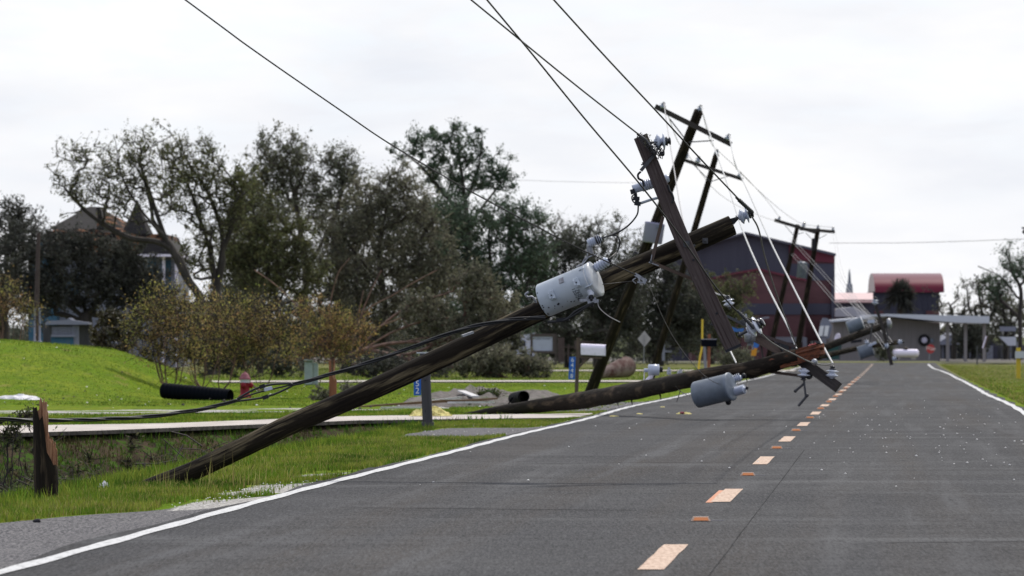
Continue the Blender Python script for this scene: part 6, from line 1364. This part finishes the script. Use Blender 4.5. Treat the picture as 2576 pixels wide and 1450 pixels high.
mb = MB(); mb.lathe(c_+Vector((-16*s, 0, 4*s)), (1, 0, 0), [(0, 5*s), (32*s, 5*s)], 10); mb.build('base_flange', M['hydrant_red'], hy_)
mb = MB(); mb.tube(spline([c_+Vector((16*s, 0, 30*s)), c_+Vector((18*s, 0, 18*s)), c_+Vector((14*s, 0, 8*s))], 4), 1*s, 5); mb.build('chain', M['steel_dark'], hy_)
# corrugated culvert pipe
def culvert(label, a, b, r, nrib, mt='black_plastic', wall=.02):
    a, b = Vector(a), Vector(b); L = (b-a).length; prof = [(.02, r*.86), (0, r*.9), (0, r)]
    for k in range(nrib): t0 = L*k/nrib; h_ = L/nrib; prof += [(t0+h_*.1, r), (t0+h_*.3, r*1.08), (t0+h_*.6, r*1.08), (t0+h_*.8, r)]
    prof += [(L, r), (L, r*.88), (L*.5, r*.86), (.02, r*.86)]
    mb = MB(); mb.lathe(a, b-a, prof, 28, caps=False); o = mb.build('culvert_pipe', M[mt]); return tag(o, label, 'pipe')
# profile ends are rings on the inside wall, so skip caps there
a_, b_ = P(411, 983, 127), P(579, 999, 126.2); culvert('long black corrugated pipe lying on the lawn under the crepe myrtles', a_, b_, .165, 17)
a_, b_ = P(1292, 1003, 119), P(1318, 998, 116); culvert('short piece of black corrugated pipe sticking out of the mud bank', a_, b_, .115, 5)
mb = MB(); mb.beam(G0(1262, 1010, 117)+Vector((0, 0, .05)), P(1290, 1000, 117), .08, .03); tag(mb.build('bent_strip', M['black_plastic']), 'flat black strip beside the short corrugated pipe on the mud', 'strip')
mb = MB(); mb.ball(G0(1296, 1012, 114)+Vector((0, 0, .0)), (.12, .1, .05), jit=.3, rnd=random.Random(2)); tag(mb.build('brick_rubble', M['cedar']), 'small orange brick lump below the short corrugated pipe', 'rubble')
# cabinet pedestal
cb_ = thing('utility_cabinet', 'grey green metal cabinet standing by the far footpath', 'cabinet', G0(781, 958, 178)); mb = MB(); a_ = P(781, 925, 178); z0 = g(a_.x, 178)
mb.box((a_.x-.05, 178, z0+.37), (.27, .42, .76)); o_ = mb.build('cabinet_body', M['cabinet'], cb_); o_.modifiers.new('bevel', 'BEVEL').width = .03
mb = MB(); mb.box((a_.x-.05, 177.95, z0+.77), (.30, .50, .05)); o_ = mb.build('hood', M['cabinet'], cb_); o_.modifiers.new('bevel', 'BEVEL').width = .02
mb = MB(); mb.box((a_.x+.17, 178.05, z0+.35), (.14, .40, .70)); mb.build('side_door', M['cabinet'], cb_)
# broken cedar post
bp = thing('broken_post', 'splintered red brown wooden post standing behind the big pole', 'post', G0(836, 1003, 118)); mb = MB()
s = px(1, 118); c_ = P(836, 1003, 118); z0 = g(c_.x, 118)
mb.prism([P(828, 1012, 118), P(828, 960, 118), P(827, 906, 118), P(830, 912, 118), P(832, 904, 118), P(834, 945, 118), P(837, 940, 118), P(839, 905, 118), P(842, 902, 118), P(843, 950, 118), P(847, 958, 118), P(846, 1012, 118)], (0, .10, 0)); mb.build('post', M['cedar'], bp)
mb = MB(); mb.prism([P(834, 945, 117.99), P(839, 930, 117.99), P(842, 908, 117.99), P(843, 960, 117.99)], (0, .02, 0)); mb.build('split_wood', M['fresh'], bp)
# mailbox 6448
mb0 = thing('mailbox', 'white mailbox on a brown wooden post with the blue number plate 6448', 'mailbox', P(1452, 989, 146)); d_ = 146
mb = MB(); mb.beam(P(1450, 992, d_), P(1455, 850, d_), .092, .092); mb.build('post', M['brace_wood'], mb0)
mb = MB(); mb.beam(P(1458, 897, d_), P(1514, 900, d_), .12, .07); mb.build('support_arm', M['brace_wood'], mb0)
mb = MB(); mb.beam(P(1456, 925, d_), P(1478, 901, d_), .05, .06); mb.build('support_brace', M['brace_wood'], mb0)
a_, b_ = P(1461, 879, d_), P(1521, 881.5, d_); up_ = Vector((0, 0, 1)); ax = (b_-a_).normalized(); hw = .105; zb = -.145; prof = [(-hw, zb), (hw, zb), (hw, .03)]+[(hw*math.cos(R(q)), .03+.115*math.sin(R(q))) for q in range(15, 180, 15)]+[(-hw, .03)]
vs = []; n_ = len(prof)
for c_ in (a_, b_): vs += [c_+Vector((0, -u_, 0))+up_*v_ for u_, v_ in prof]
mb = MB(); mb.add(vs, [[k, (k+1) % n_, n_+(k+1) % n_, n_+k] for k in range(n_)]+[list(range(n_))[::-1], list(range(n_, 2*n_))]); bx_ = mb.build('box', M['white_paint'], mb0); bx_.modifiers.new('bevel', 'BEVEL').width = .008
mb = MB(); mb.beam(P(1461, 894.5, d_), P(1521, 897, d_), .20, .012); mb.build('base_rail', M['iron'], mb0); mb = MB(); vs2 = [b_+ax*.006+Vector((0, -u_*1.04, 0))+up_*v_*1.04 for u_, v_ in prof]; vs3 = [v+ax*.02 for v in vs2]; mb.add(vs2+vs3, [[k, (k+1) % n_, n_+(k+1) % n_, n_+k] for k in range(n_)]+[list(range(n_))[::-1], list(range(n_, 2*n_))]); mb.build('door', M['white_paint'], mb0)
def plate(parent, x0, y0, x1, y1, d, digits, size, lean=0):
    mb = MB(); mb.prism(poly([(x0+lean, y0), (x1+lean, y0), (x1, y1), (x0, y1)], d)[::-1], (0, .006, 0)); o_ = mb.build('number_plate', M['blue_sign'], parent); n_ = len(digits)
    for k, c in enumerate(digits):
        t = (k+.62)/(n_+.24); x_ = (x0+x1)/2+lean*(1-t); text_on(o_, c, size, P(x_, y0+(y1-y0)*t, d)-Vector((0, .003, 0)), (1, 0, 0), (0, 0, 1), 'white_sign', 'digit')
plate(mb0, 1430, 898, 1446, 955, 145.8, '6448', .15, lean=2.5)
# post with plate 6452
m2 = thing('mailbox', 'brown plastic mailbox post with the blue plate 6452, partly hidden by the big pole', 'mailbox', G0(1074, 1066, 86)); d_ = 86; z0 = g(m2.location.x, 86)
c_ = m2.location; mb = MB(); mb.beam((c_.x+.02, 86, z0-.1), (c_.x+.01, 86, z0+.12), .11, .11); mb.build('ground_stub', M['bark_grey'], m2)
mb = MB(); t0 = P(1068, 893, 86); f0 = Vector((c_.x+.012, 86, z0+.07))
mb.beam(f0, t0, .15, .15, up=(0, 1, 0)); o_ = mb.build('post', M['plastic_post'], m2); o_.modifiers.new('bevel', 'BEVEL').width = .008
mb = MB(); 
for s_ in (-1, 1): mb.beam(f0+Vector((s_*.05, -.083, .06)), t0+Vector((s_*.05, -.083, 0)), .035, .02, up=(0, 1, 0))
mb.build('post_ridge', M['plastic_post'], m2); mb = MB(); mb.beam(f0-Vector((0, 0, .03)), f0+Vector((0, 0, .03)), .19, .19); mb.build('base_collar', M['plastic_post'], m2)
for y_ in (1034, 957): 
    mb = MB(); mb.lathe(P(1070, y_, 86)-Vector((0, .085, 0)), (0, -1, 0), [(0, .012), (.006, .010)], 8, False); mb.build('screw', M['iron'], m2)
mb = MB(); mb.beam(P(1048, 888, 86), P(1112, 888, 86), .16, .02); mb.build('mount_board', M['silver'], m2)
a_, b_ = P(1078, 876, 86), P(1140, 876, 86); vs = []
for c_ in (a_, b_): vs += [c_+Vector((0, -u_*.8, 0))+up_*v_*.45 for u_, v_ in prof]
mb = MB(); mb.add(vs, [[k, (k+1) % n_, n_+(k+1) % n_, n_+k] for k in range(n_)]+[list(range(n_))[::-1], list(range(n_, 2*n_))]) if False else mb.beam(P(1056, 893, 86), P(1100, 893, 86), .12, .05); mb.build('support_arm', M['plastic_post'], m2)
plate(m2, 1041, 919, 1059, 995, 85.9, '6452', .125)
# black mailbox with post, yellow marker, pipe
m3 = thing('mailbox', 'black mailbox on an orange brown post beside the tall yellow marker', 'mailbox', P(1783, 925, 190)); d_ = 190
mb = MB(); mb.beam(P(1783, 930, d_), P(1784, 841, d_), .10, .10); mb.build('post', M['cedar'], m3); a_, b_ = P(1764, 863, d_), P(1803, 863, d_); vs = []
for c_ in (a_, b_): vs += [c_+Vector((0, -u_*1.1, 0))+up_*v_*.85 for u_, v_ in prof]
mb = MB(); mb.add(vs, [[k, (k+1) % n_, n_+(k+1) % n_, n_+k] for k in range(n_)]+[list(range(n_))[::-1], list(range(n_, 2*n_))]); mb.build('box', M['black_plastic'], m3)
mb = MB(); mb.beam(P(1764, 854, d_), P(1803, 854, d_), .22, .03); mb.build('lid_edge', M['gym_pale'], m3)
o = thing('grey_post', 'pale grey post just left of the black mailbox post', 'post', P(1775, 930, 188)); mb = MB(); mb.beam(P(1775, 932, 188), P(1772, 873, 188), .09, .09); mb.build('post', M['gym_pale'], o)
o = thing('yellow_marker', 'tall thin yellow marker bent at its foot behind the black mailbox', 'marker', P(1757, 935, 192)); mb = MB(); mb.tube(spline([P(1756, 945, 192), P(1760, 905, 192), P(1766, 870, 192), P(1767, 806, 192)], 5), .035, 8); mb.build('rod', M['yellow'], o); mb = MB(); mb.lathe(P(1767, 806, 192), (0, 0, 1), [(0, .04), (.03, .04)], 8); mb.build('cap', M['yellow'], o)
m4 = thing('mailbox', 'white cross shaped mailbox post with a dark box, left of the yellow marker', 'mailbox', P(1671, 905, 262)); mb = MB(); mb.beam(P(1669, 908, 262), P(1669, 866, 262), .13, .13); mb.build('post', M['siding_white'], m4); mb = MB(); mb.beam(P(1663, 884, 262), P(1690, 884, 262), .12, .10); mb.build('arm', M['siding_white'], m4); mb = MB(); mb.beam(P(1676, 878, 262), P(1698, 878, 262), .2, .12); mb.build('box', M['iron'], m4)
# blue and orange sign on its post
bs = thing('road_marker_sign', 'small sign, round blue top over an orange strip, behind the broken crossarm', 'sign', P(1896, 915, 215)); mb = MB(); mb.lathe(P(1900, 867, 215), (-.1, -1, 0), [(0, .145), (.02, .145)], 18, False); mb.build('blue_disc', M['blue_far'], bs); pr('orange_strip', [(1892, 875), (1905, 875), (1902, 896), (1889, 895)], 214.98, .02, 'orange_sign', bs); mb = MB(); mb.beam(P(1897, 920, 215.05), P(1899, 865, 215.05), .05, .05); mb.build('post', M['steel_dark'], bs)
# blue tarp bits by the hall
o = thing('blue_tarpaulin', 'small crumpled blue tarpaulin hanging by the hall, behind the steep crossarm foot', 'tarpaulin', P(1838, 905, 330)); pr('cover', [(1826, 826), (1838, 822), (1856, 828), (1872, 826), (1870, 836), (1852, 835), (1830, 833)], 330, .4, 'blue_far', o); mb = MB(); mb.beam(P(1848, 835, 330.2), P(1848, 906, 330.2), .06, .06); mb.build('post', M['steel_dark'], o)
# diamond road sign seen from behind
dm = thing('diamond_sign', 'grey back of a diamond road sign on a thin post before the dark trees', 'sign', P(1620, 912, 250)); mb = MB(); c_ = P(1621, 853, 249.8); h_ = px(19.5, 250)
mb.prism([c_+Vector((0, 0, h_*1.05)), c_+Vector((-h_*.86, 0, 0)), c_+Vector((0, 0, -h_*1.05)), c_+Vector((h_*.86, 0, 0))], (0, .02, 0)); mb.build('sign_plate', mat('bare aluminium sign back', (.38, .36, .36), .5), dm); mb = MB(); mb.beam(P(1619, 915, 249.75), P(1621, 843, 249.75), .05, .03); mb.build('post', M['galv'], dm)
# framed notice with writing
nb = thing('church_sign', 'white notice in a brown wooden frame on posts left of the white mailbox', 'sign', P(1368, 905, 258)); pr('face', rect(1340, 847, 1390, 883), 258, .05, 'sign_white', nb)
for q in (rect(1334, 840, 1396, 847), rect(1334, 883, 1396, 889), rect(1334, 847, 1340, 883), rect(1390, 847, 1396, 883)): pr('frame', q, 257.95, .12, 'sign_frame', nb)
for x_ in (1337, 1399): pr('post', rect(x_-3, 841, x_+2, 918), 258.1, .1, 'sign_frame', nb)
text_on(nb, 'TURKEY IN PARK', .085, P(1365, 853, 257.98), (1, 0, 0), (0, 0, 1), 'ink', 'lettering'); text_on(nb, '---  ----  ---', .07, P(1366, 868, 257.98), (1, 0, 0), (0, 0, 1), 'ink', 'lettering'); text_on(nb, '--- ---', .07, P(1366, 875, 257.98), (1, 0, 0), (0, 0, 1), 'ink', 'lettering')
rf = thing('rail_fence', 'low rail fence running right from the framed notice', 'fence', P(1430, 905, 262)); mb = MB(); mb.beam(P(1398, 873, 262), P(1470, 874, 262), .05, .06); mb.beam(P(1398, 889, 262), P(1470, 890, 262), .05, .05); mb.build('rail', M['arm'], rf)
for x_ in (1430, 1466): mb = MB(); mb.beam(P(x_, 912, 262), P(x_, 866, 262), .09, .09); mb.build('post', M['arm'], rf)
ws = thing('white_trailer', 'pale trailer half hidden by torn branches, left of the framed notice', 'trailer', P(1305, 905, 268)); pr('body', [(1268, 862), (1300, 846), (1345, 838), (1345, 900), (1268, 900)], 268, 3.0, 'sign_white', ws); pr('window', rect(1300, 858, 1322, 872), 267.95, .05, 'dark_glass', ws)
for x_ in (1285, 1325): mb = MB(); mb.lathe(P(x_, 899, 267.8), (0, 1, 0), [(0, .14), (.02, .17), (.12, .17)], 14); mb.build('wheel', M['tyre'], ws)
gs = thing('garden_shed', 'grey weathered shed remains with a slatted gate behind the white mailbox', 'shed', P(1445, 905, 275)); pr('wall', rect(1404, 850, 1420, 912), 275, 1.5, 'arm', gs); pr('wall', rect(1446, 858, 1474, 880), 275, 1.5, 'arm', gs, 'low grey side wall'); mb = MB()
for k in range(8): mb.beam(P(1476+k*2.6, 858, 275), P(1476+k*2.6, 878, 275), .018, .03)
mb.build('gate_slats', M['arm'], gs)
# rusty pipe on the far lawn
rp = thing('steel_drum_pipe', 'big rusty pale steel pipe lying tilted on the far lawn behind the leaning pole', 'pipe', P(1550, 945, 201))
a_, b_ = P(1500, 944, 199), P(1575, 923, 203); L = (b_-a_).length; mb = MB(); mb.lathe(a_, b_-a_, [(0, .10), (.01, .13), (L*.98, .37)], 28); mb.build('pipe_wall', M['rust_pipe'], rp)
mb = MB(); mb.lathe(a_, b_-a_, [(L*.98, .372), (L, .372), (L+.02, .33), (L+.03, .02)], 28); mb.build('end_plate', M['arm'], rp)
mb = MB(); q = P(1561, 899, 202); mb.lathe(q-Vector((0, 0, .06)), (0, 0, 1), [(0, .06), (.06, .06), (.07, .04)], 10); mb.build('pipe_stub', M['bark'], rp)
# ------------------------------------------------------------------ debris
def crumple(name, label, cat, c, sz, mt, seed, n=9, amp=.5, group=None):
    """a crumpled sheet with a rough surface, closed underneath"""
    rr = random.Random(seed); c = Vector(c); vs = []; fs = []
    for j in range(n):
        for i in range(n):
            u = i/(n-1)*2-1; v = j/(n-1)*2-1; k = max(0, 1-(u*u+v*v)**.5*.9); e = 1-rr.uniform(0, .22)
            vs.append(c+Vector((u*sz[0]*e, v*sz[1]*e, sz[2]*(k**.6*rr.uniform(1-amp, 1)) if max(abs(u), abs(v)) < 1 else -.01)))
    for j in range(n-1):
        for i in range(n-1): fs.append([j*n+i, j*n+i+1, (j+1)*n+i+1, (j+1)*n+i])
    mb = MB(); mb.add(vs, fs); o = mb.build(name, M[mt]); return tag(o, label, cat, group)
v = G0(262, 1226, 51); crumple('plastic_sheet', 'crumpled pale plastic bag on the verge right of the pole stump', 'plastic bag', v+Vector((0, 0, .03)), (.065, .05, .085), 'sheet', 1, 7, .6)
v = P(288, 1188, 66); v.z = g(v.x, v.y); crumple('plastic_sheet', 'dull pale crumpled sheet lower in the ditch behind the plastic bag', 'plastic bag', v, (.10, .08, .12), 'sheet', 2, 7, .7)
for k, (x_, y_, d_, s_, lb, mt) in enumerate(((205, 1188, 64, .07, 'small white scrap in the ditch right of the stump', 'sheet'), (190, 1195, 62, .11, 'flat orange brown chip in the ditch close to the stump', 'cedar'), (165, 1190, 63, .06, 'tiny pale scrap touching the right side of the stump', 'sheet'), (518, 1103, 74, .09, 'small yellow foam scrap on the ditch bank', 'foam'), (495, 1131, 70, .04, 'tiny yellow foam crumb lower on the ditch bank', 'foam'))):
    v = P(x_, y_, d_); v.z = g(v.x, v.y)+.03; crumple('debris_scrap', lb, 'debris', v, (s_, s_*.6, s_*.5), mt, 20+k, 6, .7)
v = G0(48, 1007, 118); crumple('plastic_sheet', 'long white torn sheet on the lawn at the left edge', 'sheet', v, (.52, .3, .13), 'sheet', 3, 11, .5)
v = G0(1085, 1046, 96); crumple('foam_heap', 'crumpled yellow insulation foam heaped behind the brown plastic post', 'insulation foam', v+Vector((0, -.5, .05)), (.38, .3, .19), 'foam', 4, 13, .65)
for k, (x_, d_, sx, mt, lb) in enumerate(((1721, 98, .16, 'foam', 'yellow and red rag of debris on the left lane'), (1609, 98, .07, 'foam', 'flat yellow crumb on the edge line by the drive'), (1667, 109, .06, 'foam', 'small yellow scrap on the lane behind the fallen pole'), (1545, 95, .10, 'foam', 'thin yellow scraps where the drive meets the road'))):
    v = P(x_, 900, d_); v.z = float(zr(d_))+.003; o = crumple('road_debris', lb, 'debris', v, (sx, .09, .05 if k == 0 else .02), mt, 30+k, 8, .8)
    if k == 0:
        mb = MB(); mb.ball(Vector((v.x-.04, v.y-.06, v.z+.018)), (.035, .03, .018), jit=.4, rnd=random.Random(5)); mb.build('red_cloth', M['red_rag'], o)
# loose boards by the mud bank
rr = random.Random(6)
for k, (x0, y0, x1, y1, d_, w_, mt, lb) in enumerate(((900, 1024, 1120, 1008, 113, .10, 'board', 'long brown board pointing from the big pole to the plastic post'), (975, 1019, 1250, 1003, 115, .09, 'board', 'longest brown board passing behind the plastic post'), (1060, 1012, 1160, 1000, 116, .07, 'pale_board', 'white board lying across the brown ones'), (1110, 1008, 1230, 1010, 114, .09, 'board', 'short brown board right of the plastic post'), (1130, 1013, 1240, 1012, 112, .08, 'pale_board', 'white strip at the right end of the board pile'), (960, 1027, 1080, 1026, 109, .06, 'pale_board', 'pale strip along the gravel left of the plastic post'))):
    a_ = P(x0, y0, d_); b_ = P(x1, y1, d_+rr.uniform(-1, 1.5)); a_.z = max(a_.z, g(a_.x, a_.y)+.02); b_.z = max(b_.z, g(b_.x, b_.y)+.02)
    mb = MB(); mb.beam(a_, b_, w_, .035); tag(mb.build('loose_board', M[mt]), lb, 'board', 'loose boards on the mud bank')
mb = MB(); a_ = P(1160, 984, 122); b_ = P(1196, 998, 120.5); mb.beam(a_, b_, .16, .03); tag(mb.build('loose_board', M['pale_board']), 'short pale panel leaning on the grey mud bank', 'board', 'loose boards on the mud bank')
mb = MB(); a_ = G0(480, 1030, 100); mb.tube([a_+Vector((-.25, 0, .02)), a_+Vector((0, .03, .03)), a_+Vector((.22, 0, .02))], [.01, .022, .008], 6); tag(mb.build('stick', M['bark']), 'dark stick lying along the gravel drive', 'stick')
for k, (x_, y_, d_) in enumerate(((93, 1305, 41.5), (1350, 1098, 74.5))):
    v = G0(x_, y_, d_); mb = MB(); mb.ball(v+Vector((0, 0, .012)), (.028, .02, .016), seg=7, rings=5, jit=.35, rnd=random.Random(k)); tag(mb.build('dark_lump', M['dark_stone']), ('small dark lump on the gravel at the lower left', 'dark twiggy lump at the grass edge beside the white line')[k], 'debris')
# lid scraps and a cup on the right lane are part of the strewn gravel; mud bank as a low heap
r = np.random.default_rng(5); n_ = 26; us_ = np.linspace(-5.9, -2.4, n_); ys_ = np.linspace(119, 131, 20); U_, Y_ = np.meshgrid(us_, ys_); X_ = U_+edge(Y_)
w_ = np.clip(1-((U_+4.1)/1.75)**2, 0, 1)*np.clip(1-((Y_-125)/6)**2, 0, 1); Z_ = G(X_, Y_)-.03+w_**.4*.60+.06*w_*r.normal(0, 1, U_.shape)
ii = np.arange(U_.size).reshape(U_.shape); Fq = np.stack([ii[:-1, :-1], ii[:-1, 1:], ii[1:, 1:], ii[1:, :-1]], -1).reshape(-1, 4)
hm = mat('grey mud', (.15, .13, .12), .95, noise=((5, 3, 5), (.055, .047, .04), .4, .62, 7), noise2=((2, 2, 2), (.05, .075, .02), .56, .68, 5), bump=(14, .9, .06))
tag(npmesh('mud_bank', np.stack([X_, Y_, Z_], -1).reshape(-1, 3), Fq, hm, smooth=True), kind='structure')
